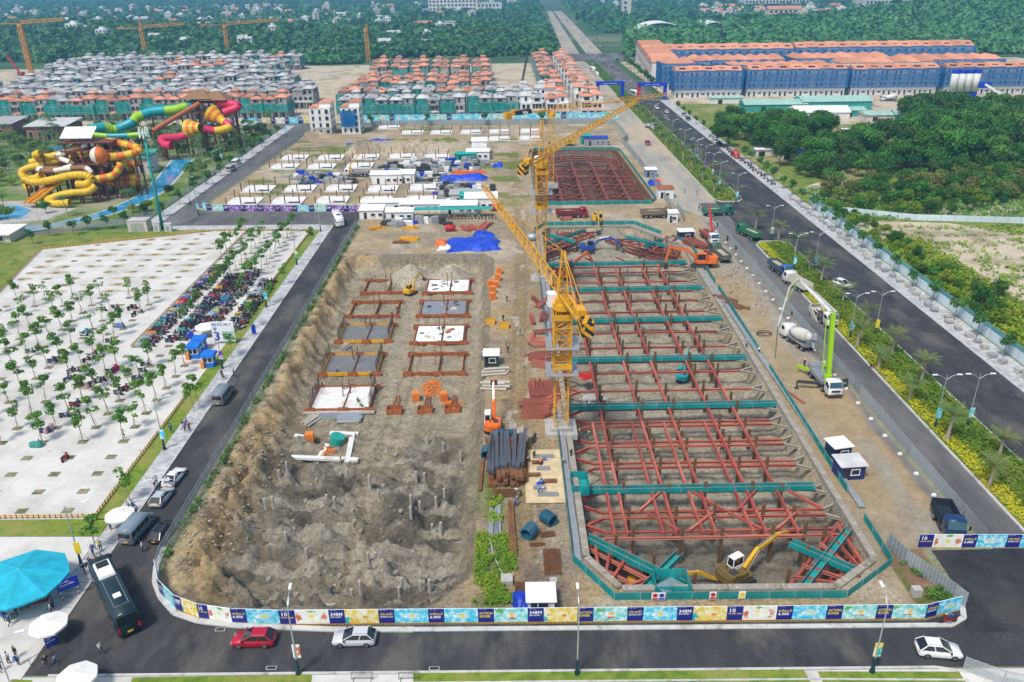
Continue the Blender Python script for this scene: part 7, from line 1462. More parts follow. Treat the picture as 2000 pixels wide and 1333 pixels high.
# ------------------------------------------------------------------ motorbikes
BC = [(.02, .02, .025), (.35, .01, .015), (.02, .05, .2), (.5, .5, .5), (.1, .1, .11), (.02, .15, .12), (.6, .6, .55), (.05, .02, .06)]; CC = [(.05, .07, .35), (.45, .02, .1), (.4, .45, .5), (.02, .25, .35), (.7, .25, .02), (.7, .5, .03), (.5, .3, .35), (.1, .2, .45), (.3, .35, .4), (.6, .03, .02), (.05, .3, .25), (.25, .4, .5)]
ra = random.Random(77); nb = 0
for rn, X, y0, y1, n in (('outer row by the inner barrier', -72.6, 143, 190, 60), ('second row from the inner barrier', -67.3, 145, 184, 52), ('third row from the inner barrier', -63.2, 150, 188, 46), ('row by the roadside barrier', -57.6, 150, 180, 40)):
    for i in range(n):
        y = y0+(y1-y0)*(i+.5)/n+ra.uniform(-.15, .15); gap = ra.random() < .07
        if gap: continue
        cov = ra.random() < .3; x = X+ra.uniform(-.35, .35); rz = ra.uniform(-.25, .25)+(math.pi if ra.random() < .2 else 0); c = ra.choice(CC if cov else BC)
        tag(ob('covered_motorbike' if cov else 'motorbike', ME_COVER if cov else ME_BIKE, None, (x, y, .07), rz, ra.uniform(.95, 1.1), c), ('covered motorbike' if cov else 'motorbike')+', %s from the front, %s' % (nth(i), rn), 'motorbike', 'motorbikes parked in rows'); nb += 1
        if ra.random() < .8: tag(ob('motorbike', ME_BIKE, None, (x+1.9, y+ra.uniform(-.1, .1), .07), rz+math.pi, 1, ra.choice(BC)), 'motorbike facing the %s one from the front, %s' % (nth(i), rn), 'motorbike', 'motorbikes parked in rows')
lone = [(203, 608), (226, 603), (263, 603), (255, 605), (270, 610), (235, 640), (230, 640), (168, 653), (165, 657), (262, 618), (215, 670), (60, 690), (75, 683), (112, 705), (104, 709), (170, 707), (178, 700), (185, 695), (150, 727), (140, 728), (225, 725), (215, 730), (200, 745), (190, 748), (182, 752), (132, 745), (170, 757), (285, 715), (280, 728), (268, 742), (240, 765), (245, 762), (232, 772), (151, 792), (146, 795), (128, 816), (90, 846), (97, 842), (72, 873), (128, 899), (165, 758), (205, 690)]
for i, (u, v) in enumerate(sorted(lone, key=lambda q: -q[1])):
    p = G(u, v, .07); cov = ra.random() < .15; tag(ob('covered_motorbike' if cov else 'motorbike', ME_COVER if cov else ME_BIKE, None, p, ra.uniform(-.3, .3)+(0 if i % 3 else 1.4), 1.05, ra.choice(CC if cov else BC)), ('covered motorbike' if cov else 'motorbike')+' among the young car park trees, %s from the front' % nth(i), 'motorbike', 'motorbikes among the trees')
for i in range(26): p = G(803+i*6.6, 428); tag(ob('motorbike', ME_BIKE, None, (p.x, p.y, .1), R(90)+ra.uniform(-.2, .2), 1, ra.choice(BC)), 'motorbike, %s from the left in front of the green net shelter' % nth(i), 'motorbike', 'motorbikes by the green shelter')
for i in range(22): tag(ob('motorbike', ME_BIKE, None, (90.5+ra.uniform(-.5, .5), 268+i*4.2, .14), ra.uniform(-.3, .3), 1.05, ra.choice(BC)), 'motorbike on the boulevard pavement, %s from the near end' % nth(i), 'motorbike', 'motorbikes on the boulevard pavement')
for i, (u, v) in enumerate(((1475, 520), (1465, 512), (1496, 552), (1546, 615), (1420, 470), (1437, 487), (1043, 862))): tag(ob('motorbike', ME_BIKE, None, at(u, v, .06), R(70), 1.1, ra.choice(BC)), 'motorbike leaning by the site fence, %s listed from the right' % nth(i) if u > 1100 else 'motorbike parked left of the nearest crane base', 'motorbike')
mk = tag(ob('motorbike', ME_BIKE, None, at(1850, 1217, .043), R(185), 1.15, (.3, .02, .02)), 'red motorbike ridden by two people at the hoarding corner', 'motorbike')
for k in (0, 1): person(('rider in blue with a yellow helmet on the red motorbike', 'passenger in blue sitting behind the yellow-helmeted rider')[k], (mk.location.x+.05+k*.45, mk.location.y, .35), R(185), (.03, .12, .4), 'bend', (.75, .55, .03) if not k else (.1, .15, .4), sc=.82)
# ------------------------------------------------------------------ people
def sea(c): return {0: 'white', 1: 'blue', 2: 'dark', 3: 'red'}[c]
PC = {'white': (.75, .75, .75), 'blue': (.03, .13, .4), 'light blue': (.2, .42, .6), 'black': (.02, .02, .025), 'red': (.5, .04, .04), 'navy': (.015, .025, .09), 'green': (.02, .16, .06), 'orange': (.7, .2, .03), 'pink': (.6, .3, .35), 'yellow': (.65, .5, .1)}
def visitor(u, v, c, rz, pose, lab, pack=None, z=.1, **kw): return person(lab, at(u, v, z), R(rz), PC[c], pose, pack=PC.get(pack), **kw)
visitor(199, 1277, 'white', -20, 'walk', 'person in white shirt and dark trousers walking across the front road', z=.036); visitor(280, 1078, 'white', 200, 'stand', 'person in white shirt standing behind the grey minibus', z=.03); visitor(93, 1303, 'black', -70, 'walk', 'person in black walking beside the grey crowd barrier'); visitor(110, 1297, 'light blue', 150, 'walk', 'child in light blue walking at the plaza edge', z=.04, sc=.75)
visitor(37, 1300, 'light blue', 80, 'stand', 'person with light blue top and backpack near the lower left lamp', 'blue'); visitor(33, 1285, 'black', 250, 'stand', 'person in black behind the one with the blue backpack'); visitor(18, 1297, 'white', 90, 'stand', 'person in white cap beside the lower left lamp post', 'white'); visitor(3, 1312, 'green', 90, 'walk', 'person in dark green at the lower left edge'); visitor(102, 1199, 'white', 200, 'stand', 'person in white with dark backpack on the plaza pavement', 'black'); visitor(106, 1187, 'blue', 200, 'phone', 'person in blue beside the one with the dark backpack')
for i, (u, v, c, rz, ps) in enumerate(((12, 1215, 'blue', 100, 'stand'), (20, 1222, 'blue', 60, 'walk'), (27, 1210, 'light blue', 120, 'stand'), (33, 1203, 'navy', 80, 'stand'), (8, 1195, 'blue', 70, 'stand'), (18, 1190, 'blue', 90, 'phone'), (30, 1188, 'blue', 45, 'stand'), (3, 1187, 'light blue', 70, 'stand'), (42, 1193, 'blue', 100, 'stand'), (54, 1190, 'navy', 100, 'phone'), (12, 1180, 'blue', 90, 'stand'), (38, 1178, 'blue', 90, 'stand'))): visitor(u, v, c, rz, ps, 'visitor in %s by the turquoise parasol, %s from the front' % (c, nth(i)), 'blue' if i % 3 == 0 else None, group='visitors under the turquoise parasol')
for i, (u, v, c) in enumerate(((166, 1121, 'black'), (178, 1110, 'navy'), (191, 1107, 'orange'), (202, 1103, 'navy'), (183, 1085, 'blue'), (198, 1076, 'yellow'), (217, 1035, 'blue'), (252, 1000, 'pink'), (262, 997, 'white'), (268, 1006, 'white'), (256, 1004, 'navy'), (303, 953, 'white'), (307, 948, 'white'), (327, 948, 'pink'), (332, 949, 'white'), (335, 845, 'blue'), (362, 842, 'white'), (358, 838, 'navy'), (365, 832, 'light blue'), (371, 843, 'red'), (437, 742, 'red'), (434, 738, 'navy'), (243, 857, 'white'), (458, 737, 'black'))): visitor(u, v, c, 40+i*53 % 360, ('stand', 'phone', 'walk')[i % 3], 'person in %s on the left pavement, %s from the front' % (c, nth(i)), 'blue' if i % 4 == 0 else None, z=.13, group='people on the left pavement')
def worker(u, v, c, rz, pose, lab, hel='yellow', zf=None, **kw):
    p = onsite(u, v) if zf is None else tuple(G(u, v, zf)); return person(lab, p, R(rz), PC[c], pose, PC[hel], **kw)
W_ = [(630, 760, 'green', 'stand'), (673, 765, 'green', 'bend'), (735, 768, 'navy', 'stand'), (700, 790, 'green', 'bend'), (708, 800, 'green', 'bend'), (767, 620, 'navy', 'bend'), (776, 612, 'navy', 'stand'), (857, 648, 'green', 'bend'), (865, 650, 'green', 'stand'), (860, 660, 'green', 'bend'), (667, 912, 'orange', 'stand'), (649, 1163, 'navy', 'bend'), (658, 733, 'green', 'bend'), (725, 742, 'green', 'stand')]
for i, (u, v, c, ps) in enumerate(W_): worker(u, v, c, 37*i, ps, 'site worker in %s and helmet in the left excavation, %s listed' % (c, nth(i)), group='workers in the left excavation')
W_ = [(990, 590, 'green', 'stand'), (983, 628, 'navy', 'stand'), (1016, 655, 'light blue', 'walk'), (989, 675, 'pink', 'stand'), (992, 690, 'green', 'stand'), (972, 693, 'orange', 'bend'), (942, 705, 'light blue', 'stand'), (1075, 685, 'white', 'walk'), (1043, 898, 'green', 'stand'), (1033, 905, 'green', 'bend'), (1102, 908, 'light blue', 'bend'), (1007, 975, 'navy', 'stand'), (1017, 970, 'green', 'bend'), (1007, 990, 'blue', 'bend'), (1055, 912, 'orange', 'bend'), (1060, 950, 'blue', 'bend'), (1053, 968, 'blue', 'bend'), (1115, 895, 'black', 'stand'), (1457, 680, 'light blue', 'stand'), (1482, 692, 'white', 'walk'), (1570, 718, 'black', 'stand'), (1700, 720, 'black', 'bend'), (1497, 498, 'navy', 'bend')]
for i, (u, v, c, ps) in enumerate(sorted(W_, key=lambda q: q[0])): worker(u, v, c, 61*i, ps, 'site worker in %s on the upper site ground, %s from the left' % (c, nth(i)), 'yellow' if i % 3 else 'white', group='workers on the site ground')
W_ = [(1131, 858, 'green', 'stand'), (1147, 860, 'green', 'bend'), (1231, 860, 'navy', 'bend'), (1225, 532, 'navy', 'stand')]
for i, (u, v, c, ps) in enumerate(W_): worker(u, v, c, 60*i, ps, 'worker in %s on the struts of the braced pit, %s of four' % (c, nth(i)), 'yellow', -1.0)
for i, (u, v) in enumerate(((1361, 382), (1365, 412), (1401, 445), (1337, 378))): visitor(u, v, 'black', 60*i, 'stand', 'dark figure standing on the wide dusty road, %s of four' % nth(i), z=.04)
# ------------------------------------------------------------------ lamps
def lamp_mesh(hh, arms, both):
    b = MB(); b.cyl(0, 0, 0, .28, .25, 10); b.tube([(0, 0, .25), (0, 0, 1.0), (0, 0, 1.9)], [.22, .17, .11], 10); base = b.mesh('base', 'pole_teal'); b = MB(); b.tube([(0, 0, 1.8), (0, 0, hh)], [.09, .055], 8)
    for s in ((-1, 1) if both else (1,)): b.tube([(0, 0, hh-.9), (s*.8, 0, hh-.25), (s*arms, 0, hh)], .045, 6)
    pole = b.mesh('pole', 'steel_galv'); b = MB(); b.box(arms+.3, 0, hh-.06, .8, .26, .12); head = b.mesh('lamp_head', 'sheet_white'); return base, pole, head, arms, both
mat('pole_teal', (.008, .045, .06), .45, .1, 1)
LM = {'two': lamp_mesh(9.6, 1.6, True), 'one': lamp_mesh(9.2, 1.8, False)}
mb = MB(); mb.box(0, 0, 0, .75, .06, 1.7); ME_BAN = {m_: mb.mesh('banner', m_) for m_ in ('print_water', 'print_yellow', 'print_sand', 'print_purple', 'print_beach')}
def lamp(label, p, kind='two', rz=0, banner=None, sc=1):
    b, po, hd, arms, both = LM[kind]; t = thing('street_lamp', label, 'street lamp', p, rz, scale=sc); ob('base', b, t); ob('pole', po, t); ob('lamp_head', hd, t)
    if both: ob('lamp_head', hd, t, None, math.pi)
    if banner: ob('banner', ME_BAN[banner], t, (.1, -.12, 2.0), -rz)
    return t
for i, (u, v, bn) in enumerate(((1825, 838, 'print_water'), (1888, 836, 'print_water'), (1659, 662, 'print_water'), (1708, 658, 'print_yellow'), (1549, 531, 'print_water'), (1590, 528, 'print_water'), (1505, 470, 'print_sand'), (1437, 398, 'print_water'), (1390, 352, 'print_sand'), (1360, 320, 'print_water'), (1335, 300, 'print_purple'), (1403, 372, 'print_water'), (1375, 335, 'print_purple'))): p = G(u, v, .16); lamp('double-armed street lamp with a banner in the median, %s from the front' % nth(i), (min(74.5, max(66.8, p.x)), p.y, .16), 'two', 0, bn)
for i in range(9): lamp('double-armed street lamp in the upper median, %s from the gate' % nth(i), (70.6, 300+i*45, .16), 'two')
for i, (u, v, bn, rz, ds_) in enumerate(((583, 1316, 'print_beach', 95, 1), (1127, 1316, None, 90, 1), (1703, 1313, 'print_sand', 85, 1), (40, 1390, None, 20, 1))): lamp(('tall street lamp with a red banner on the front lawn, left of centre', 'tall street lamp on the front lawn, middle of the picture', 'tall street lamp with an orange banner on the front lawn, right', 'pale street lamp at the lower left corner')[i], at(u, v, .14), 'one', R(rz), bn, 1.05)
for i, (u, v, bn) in enumerate(((178, 1105, 'print_yellow'), (350, 878, 'print_water'), (460, 720, 'print_purple'), (536, 600, 'print_water'), (595, 517, 'print_sand'), (640, 452, None))): p = G(u, v, .13); lamp('street lamp on the left pavement, %s from the front' % nth(i), (-53.2, p.y, .13), 'one', R(20), bn, .98)
for i, (u, v) in enumerate(((420, 340), (433, 318), (480, 300), (560, 268), (372, 400), (388, 420), (403, 360))): lamp('slim street lamp by the water park road, %s in the line' % nth(i), at(u, v, .1), 'one', R(30), 'print_water' if i % 2 else None, .95)
for i in range(13): lamp('distant street lamp before the right hand wood, %s from the left' % nth(i), (150+i*21, 690, 0), 'two')
for i in range(12): lamp('distant street lamp in front of the wooded hill, %s from the left' % nth(i), (-330+i*30, 735, 0), 'two')
# ------------------------------------------------------------------ left excavation: footings, piles, formwork
def footing(label, u, v, kind, w=10.4, d=8.6):
    p = G(u, v, PFZ+.2); z = PFZ+.15; t = thing('footing', label, 'footing', (p.x, p.y, z)); fm = 'form_orange' if kind != 'rebar' else 'crane_yellow'
    def board(x0, y0, x1, y1, hh=.7, m_=fm, nm='formwork_board'):
        mb = MB(); mb.beam((x0, y0, hh/2), (x1, y1, hh/2), .14, hh); mb.build(nm, m_, t)
    for s in (-1, 1): board(-w/2, s*d/2, w/2, s*d/2, m_=fm); board(s*w/2, -d/2, s*w/2, d/2)
    board(.6, -d/2, .6, d/2, m_='steel_rust')
    for x in (-w/2, .6, w/2):
        for s in (-1, 1):
            mb = MB(); mb.box(x, s*d/2, -.1, 1.8, .6, .85); mb.box(x, s*d/2, .755, 1.5, .4, .02, 0, 1); mb.build('pile_cap', ['form_orange', 'steel_rust'], t)
    if kind in ('white', 'grey'):
        for x0, x1 in ((-w/2+.3, .4), (.8, w/2-.3)): mb = MB(); mb.box((x0+x1)/2, 0, .1, x1-x0, d-.6, .45); mb.build('slab', 'sheet_white' if kind == 'white' else 'steel_grey', t)
        for k in range(7):
            mb = MB(); mb.box(rnd.uniform(-w*.4, w*.35), rnd.uniform(-d*.35, d*.35), .56, rnd.uniform(.5, 1.6), rnd.uniform(.3, 1.2), rnd.uniform(.05, .25), rnd.uniform(0, 1)); mb.build('loose_board', rnd.choice(['steel_dark', 'gravel_grey', 'form_orange', 'plywood']), t)
    if kind == 'rebar':
        mb = MB()
        for k in range(40): x = -w/2+.3+k*(w-.6)/39; mb.beam((x, -d/2+.2, .35), (x, d/2-.2, .35), .05)
        for k in range(30): y = -d/2+.3+k*(d-.6)/29; mb.beam((-w/2+.2, y, .4), (w/2-.2, y, .4), .05)
        mb.build('rebar_mat', 'steel_grey', t); mb = MB(); mb.box(0, 0, .02, w-.4, d-.4, .12); mb.build('blinding', 'concrete', t)
    if kind in ('rebar', 'walls'):
        mb = MB()
        for s in (-1, 1):
            for k in range(34): y = -d/2+k*d/33; mb.beam((s*w/2, y, .2), (s*w/2+rnd.uniform(-.1, .1), y, 3.0), .045)
        for k in range(40): x = -w/2+k*w/39; mb.beam((x, d/2, .2), (x, d/2, 2.6), .04)
        mb.build('starter_bar', 'steel_dark', t)
    if kind == 'walls':
        mb = MB(); mb.box(0, 0, .05, w-.3, d-.3, .4); mb.build('slab', 'slab_white', t); mb = MB(); mb.box(0, -d/2-.5, 0, w+2, .8, .3); mb.build('kicker', 'concrete', t)
    mb = MB()
    for x in (-.2, .9): mb.beam((x, rnd.uniform(-2, 3), .2), (x, 1, 3.6), .16)
    mb.build('column_cage', 'steel_rust', t); return t
for lab, u, v, k in (('farthest open orange formwork frame in the left column', 757, 562, 'open'), ('second open orange formwork frame in the left column', 733, 606, 'open'), ('yellow-edged rebar footing in the left column, farther one', 716, 653, 'rebar'), ('yellow-edged rebar footing in the left column, nearer one', 690, 714, 'rebar'), ('white footing slab ringed by tall starter bars in the left column', 672, 781, 'walls'), ('farthest white footing slab in the right column', 876, 562, 'white'), ('grey footing slab in the right column', 868, 605, 'grey'), ('second white footing slab in the right column', 860, 656, 'white'), ('open orange formwork frame in the right column nearest the camera', 853, 713, 'open')): footing(lab, u, v, k)
for i, (u, v) in enumerate(((771, 805), (831, 805), (884, 803))):
    x, y, z = onsite(u, v); t = thing('formwork_box', 'small orange formwork box below the right column, %s from the left' % nth(i), 'formwork', (x, y, z)); mb = MB()
    for s in (-1, 1): mb.box(0, s*.8, 0, 2.6, .12, .9); mb.box(s*1.3, 0, 0, .12, 1.5, .9)
    mb.build('formwork_board', 'form_orange', t); mb = MB(); mb.beam((-.3, .8, .6), (-.1, 5, .6), .12, .5); mb.beam((.3, .8, .6), (.3, 5, .6), .12, .5); mb.build('ground_beam_form', 'form_orange', t)
PL = [(605, 933), (666, 937), (680, 937), (754, 928), (813, 930), (829, 930), (866, 880), (726, 982), (742, 989), (803, 986), (820, 986), (852, 989), (869, 986), (789, 1049), (806, 1049), (845, 1042), (862, 1045), (687, 1161), (705, 1161), (780, 1161), (786, 1157), (822, 1154), (840, 1157), (546, 933), (563, 933), (591, 940), (618, 937), (520, 996), (535, 993), (724, 545), (733, 547), (753, 548), (762, 550), (835, 868), (850, 866), (900, 905), (640, 990), (655, 992), (560, 1060), (600, 1090), (720, 1100), (735, 1102)]
mb = MB(); mb.tube([(0, 0, -1), (0, 0, 1.7)], .2, 9); ME_PILE = mb.mesh('pile', 'pile_concrete')
for i, (u, v) in enumerate(sorted(PL, key=lambda q: -q[1])): x, y, z = onsite(u, v); tag(ob('concrete_pile', ME_PILE, None, (x, y, z+.1), 0, (1, 1, rnd.uniform(.8, 1.2))), 'concrete pile sticking out of the left excavation floor, %s from the front' % nth(i), 'pile', 'piles in the left excavation')
mb = MB()
for k in range(12): a, b = k*.5236, (k+1)*.5236; mb.add([(math.cos(q)*r_, math.sin(q)*r_, z_) for q in (a, b) for r_, z_ in ((.16, .3), (.28, .3), (.28, 0), (.16, 0))], [(0, 1, 5, 4), (1, 2, 6, 5), (3, 0, 4, 7)])
ME_RING = mb.mesh('pile_head', 'pile_concrete'); rb = random.Random(9)
for i in range(34): x, y = rb.uniform(-31, -9), rb.uniform(76, 112); tag(ob('pile_head', ME_RING, None, (x, y, hz(x, y)-.05)), 'hollow pile head flush with the mud of the left excavation, %s' % nth(i), 'pile head', 'hollow pile heads in the mud')
t = thing('blinding_outline', 'white concrete ground beam outline on the mud of the left excavation', 'ground beam', onsite(640, 880)); q0 = Vector(t.location)
for (a, b) in (((575, 850), (600, 850)), ((600, 850), (575, 905)), ((645, 850), (700, 850)), ((690, 850), (678, 905)), ((570, 905), (700, 900)), ((640, 870), (615, 905))):
    p, q = Vector(onsite(*a))-q0, Vector(onsite(*b))-q0; mb = MB(); mb.beam(p+Vector((0, 0, .15)), q+Vector((0, 0, .15)), .8, .4); mb.build('ground_beam', 'slab_white', t)
def pallet(label, u, v, matn, w=1.3, d=1.3, hh=1.6, rz=0, cat='pallet', name='brick_pallet', courses=5, z=None):
    p = onsite(u, v) if z is None else tuple(G(u, v, z)); t = thing(name, label, cat, p, rz)
    for k in range(courses): mb = MB(); mb.box(rnd.uniform(-.03, .03), rnd.uniform(-.03, .03), k*hh/courses, w*rnd.uniform(.96, 1.02), d*rnd.uniform(.96, 1.02), hh/courses*.94); mb.build('course', matn, t)
    return t
for i, (u, v) in enumerate(((606, 862), (813, 782), (867, 782), (958, 560), (968, 562), (972, 548), (962, 572), (975, 535), (962, 585))): pallet('pallet of orange bricks, %s from the left in the site' % nth(i), u, v, 'brick_orange', rz=rnd.uniform(0, .4))
def rubble(label, u, v, n, r, size, matn, name='rubble_pile', cat='rubble', el=(1, 1), z=None):
    x0, y0, z0 = onsite(u, v) if z is None else tuple(G(u, v, z)); mb = MB()
    for _ in range(n):
        a, d = rnd.uniform(0, 6.28), r*math.sqrt(rnd.random()); x, y = math.cos(a)*d*el[0], math.sin(a)*d*el[1]; s = size*rnd.uniform(.5, 1.4); zz = hz(x0+x, y0+y)-z0 if z is None else 0; mb.box(x, y, zz+max(0, (1-d/r))*r*.25*rnd.random()-.03, s*1.5, s, s*.7, rnd.uniform(0, 3), rnd.randrange(len(matn)) if isinstance(matn, list) else 0)
    o = mb.build(name, matn, None, loc=(x0, y0, z0)); o['kind'] = 'stuff'; o['label'] = label; o['category'] = cat; return o
rubble('spilled orange bricks in the left excavation', 843, 760, 160, 2.6, .24, 'brick_orange', 'loose_bricks', 'bricks', (.7, 1.3)); rubble('orange brick debris by the formwork boxes', 885, 790, 50, 2, .2, 'brick_orange', 'loose_bricks', 'bricks'); rubble('orange brick debris below the teal mixer', 640, 878, 50, 1.3, .2, 'brick_orange', 'loose_bricks', 'bricks'); rubble('stones scattered over the left spoil bank', 470, 960, 260, 9, .2, ['sand_heap', 'concrete_dirty'], 'loose_stones', 'stones', (.5, 2.2)); rubble('clods and stones on the muddy floor of the left excavation', 690, 1020, 260, 13, .13, ['concrete_dirty', 'steel_brown'], 'loose_stones', 'stones', (1, 1.3)); rubble('clods scattered between the footings', 770, 700, 260, 16, .16, ['sand_heap', 'concrete_dirty'], 'loose_stones', 'stones', (.9, 2)); rubble('grey rubble on the floor of the braced pit', 1160, 785, 120, 2.5, .35, 'rock_pale', 'rubble_pile', 'rubble', z=-4.3); rubble('debris on the right dirt strip', 1450, 560, 200, 8, .16, ['sand_heap', 'steel_rust', 'concrete_dirty'], 'debris', 'debris', (.6, 2.4)); rubble('dark red scrap and litter by the right strip', 1320, 470, 120, 4, .4, ['steel_rust', 'steel_oxide', 'rock_pale'], 'debris', 'debris')
x, y, z = onsite(656, 868); t = thing('site_mixer', 'round teal site mixer with yellow rim on the mud', 'mixer', (x, y, z)); mb = MB(); mb.tube([(0, 0, .3), (.5, 0, 1.9)], [1.0, 1.2], 14); mb.build('drum', 'tarp_green', t); mb = MB(); mb.beam((-1, -1, .2), (1, -1, .2), .2); mb.beam((-1, 1, .2), (1, 1, .2), .2); mb.tube([(1.2, 0, .3), (1.4, 0, 1.2)], .15, 6); mb.build('frame', 'crane_yellow', t)
def skip(label, u, v, matn='crane_yellow', w=2.2, rz=0):
    t = thing('skip', label, 'skip', onsite(u, v), rz); mb = MB()
    for s in (-1, 1): mb.beam((-w/2, s*.7, .45), (w/2, s*.8, .45), .08, .9); mb.beam((s*w/2, -.7, .45), (s*(w/2+.1), .7, .45), .08, .9)
    mb.build('tub', matn, t); mb = MB(); mb.box(0, 0, .3, w*.95, 1.3, .1); mb.build('contents', 'sand_heap', t)
skip('yellow skip on the mud beside the orange generator', 636, 913, w=3); skip('yellow tub left of the central haul strip', 958, 632, w=1.8); skip('yellow tub full of rubble on the central haul strip', 985, 640, w=1.9)
def bundle(label, p, L_, n, r, matn, rz=0, name='pipe_stack', cat='pipes', sq=False, layers=3, jit=.15, part='pipe'):
    t = thing(name, label, cat, p, rz); mb = MB()
    if sq: mb.beam((0, 0, 0), (1, 0, 0), 2*r, 2*r)
    else: mb.tube([(0, 0, 0), (1, 0, 0)], r, 9)
    me = mb.mesh(part, matn); k = 0
    for l in range(layers):
        for i in range(max(1, n//layers-l)): ob(part, me, t, (-L_/2+rnd.uniform(-jit, jit)*2, (i-(n//layers-l)/2)*2.15*r+rnd.uniform(-.02, .02), r+l*1.85*r), rnd.uniform(-jit, jit)*.12, (L_*rnd.uniform(.9, 1.04), 1, 1), rnd.choice(REDS))
    return t
OS = onsite
bundle('stack of pale concrete piles at the lower end of the left excavation', OS(650, 1175), 3.0, 6, .22, 'pile_concrete'); bundle('stack of pale concrete piles beside the bank of the left excavation', OS(606, 825), 3.4, 8, .22, 'pile_concrete', R(60), layers=2); bundle('short concrete piles beside the yellow-edged footing', OS(672, 680), 2.2, 8, .2, 'pile_concrete', R(70), layers=2); bundle('stacked grey sheets and planks in the left excavation', OS(650, 815), 4, 10, .14, 'steel_grey', sq=True, layers=2, name='plank_stack', cat='planks', part='plank'); bundle('grey scaffold frames laid in the left excavation', OS(685, 818), 4, 16, .16, 'steel_galv', sq=True, layers=2, name='plank_stack', cat='planks', part='plank')
bundle('stack of concrete pipes on the left of the haul strip, farther one', OS(966, 730), 4.6, 10, .24, 'pile_concrete', R(8)); bundle('stack of concrete pipes on the left of the haul strip, nearer one', OS(966, 757), 4.6, 12, .24, 'pile_concrete', R(-6)); bundle('large heap of rusty and blue sheet piles on the central strip', OS(985, 905), 11, 27, .3, 'steel_rust', R(92), 'sheet_pile_heap', 'sheet piles', True, 3, .5, 'sheet_pile'); bundle('blue-grey sheet piles laid on top of the rusty heap', (OS(985, 900)[0], OS(985, 900)[1], OS(985, 905)[2]+1.75), 10, 9, .28, 'pipe_grey', R(88), 'sheet_pile_heap', 'sheet piles', True, 1, .6, 'sheet_pile') if mat('pipe_grey', (.085, .095, .115), .6, .35, 1) is None else None
bundle('two long rusty beams lying on the central strip near the front', OS(995, 1030), 11, 2, .22, 'steel_rust', R(92), 'beam_stack', 'steel beams', True, 1, .2, 'beam'); bundle('narrow grey planks on the grass strip beside the left excavation', OS(964, 1030), 9, 5, .16, 'steel_galv', R(90), 'plank_stack', 'planks', True, 1, .3, 'plank'); bundle('single rusty beam at the edge of the left excavation', OS(938, 930), 8, 1, .2, 'steel_rust', R(88), 'beam_stack', 'steel beams', True, 1, .1, 'beam')
for i, (u, v, L_, n, rz) in enumerate(((1060, 595, 5, 8, 60), (1045, 590, 4, 5, 110), (1037, 625, 5, 4, 95), (1060, 622, 4, 9, 85), (1038, 665, 5, 5, 92), (1066, 650, 3.5, 4, 10), (1055, 672, 4, 14, 0), (1055, 700, 4.2, 16, 15), (1063, 715, 4, 8, -20), (1060, 765, 6.5, 22, 92), (1042, 760, 5, 6, 95), (1047, 790, 5, 10, 2), (1070, 790, 3, 12, 40), (1048, 808, 4.4, 15, 0), (1105, 455, 3, 8, 20))): bundle('stack of red steel beams right of the haul strip, %s from the far end' % nth(i), OS(u, v), L_, n, .22, ('steel_red', 'steel_oxide')[i % 2], R(rz), 'beam_stack', 'steel beams', True, 2, .3, 'beam')
for i, (u, v, L_, n, rz) in enumerate(((1348, 478, 7, 10, 110), (1362, 480, 7, 9, 112), (1335, 490, 5, 6, 105), (1385, 500, 5, 5, 115))): bundle('dark red beam stack beside the lorry crane, %s from the left' % nth(i), OS(u, v), L_, n, .28, 'steel_oxide', R(rz), 'beam_stack', 'steel beams', True, 2, .3, 'beam')
bundle('single red beam lying on the right dirt strip', OS(1555, 777), 4.5, 1, .16, 'steel_red', R(-70), 'beam_stack', 'steel beams', True, 1, 0, 'beam'); bundle('crossed rusty plates on the right dirt strip', OS(1428, 592), 5, 5, .3, 'steel_rust', R(-50), 'beam_stack', 'steel beams', True, 1, 1.5, 'beam')
def coil(label, u, v, r=.9, L_=1.8, rz=0, matn='pipe_blue'):
    t = thing('hose_coil', label, 'coil', OS(u, v), rz)
    for k in range(7): mb = MB(); x = -L_/2+k*L_/6; mb.tube([(x, math.cos(a*.524)*r, r+math.sin(a*.524)*r) for a in range(13)], .14, 5, cap=False); mb.build('turn', matn, t)
for i, (u, v, rz) in enumerate(((952, 893, 85), (973, 858, 0), (991, 858, 0), (1071, 1022, 130), (1034, 1047, 60))): coil('dark blue wire coil, %s' % ('left of the sheet pile heap', 'behind the sheet pile heap, left', 'behind the sheet pile heap, right', 'on the ground near the front, right one', 'on the ground near the front, left one')[i], u, v, .8, 1.6, R(rz))
x, y, z = OS(1063, 930); t = thing('work_floor', 'pale plywood work floor with rebar benches left of the braced pit', 'work floor', (x, y, z+.1))
for k in range(6): mb = MB(); mb.box(0, -5.6+k*2.24, 0, 5.6, 2.2, .12); mb.build('plywood_sheet', 'plywood', t)
for k in range(7): mb = MB(); mb.box(rnd.uniform(-2, 1), -5+k*1.6, .13, rnd.uniform(1.5, 3), .7, .3); mb.build('rebar_bench', rnd.choice(['steel_rust', 'steel_grey', 'steel_brown']), t)
def mesh_mat(label, u, v, w, d, rz=0):
    t = thing('rebar_mat', label, 'rebar', OS(u, v), rz); mb = MB()
    for k in range(int(w/.22)): mb.beam((-w/2+k*.22, -d/2, .2), (-w/2+k*.22, d/2, .2), .05)
    for k in range(int(d/.22)): mb.beam((-w/2, -d/2+k*.22, .25), (w/2, -d/2+k*.22, .25), .05)
    mb.build('bar_grid', 'steel_rust', t); mb = MB(); mb.box(0, 0, 0, w*.9, d*.9, .12); mb.build('bar_bundle', 'steel_brown', t)
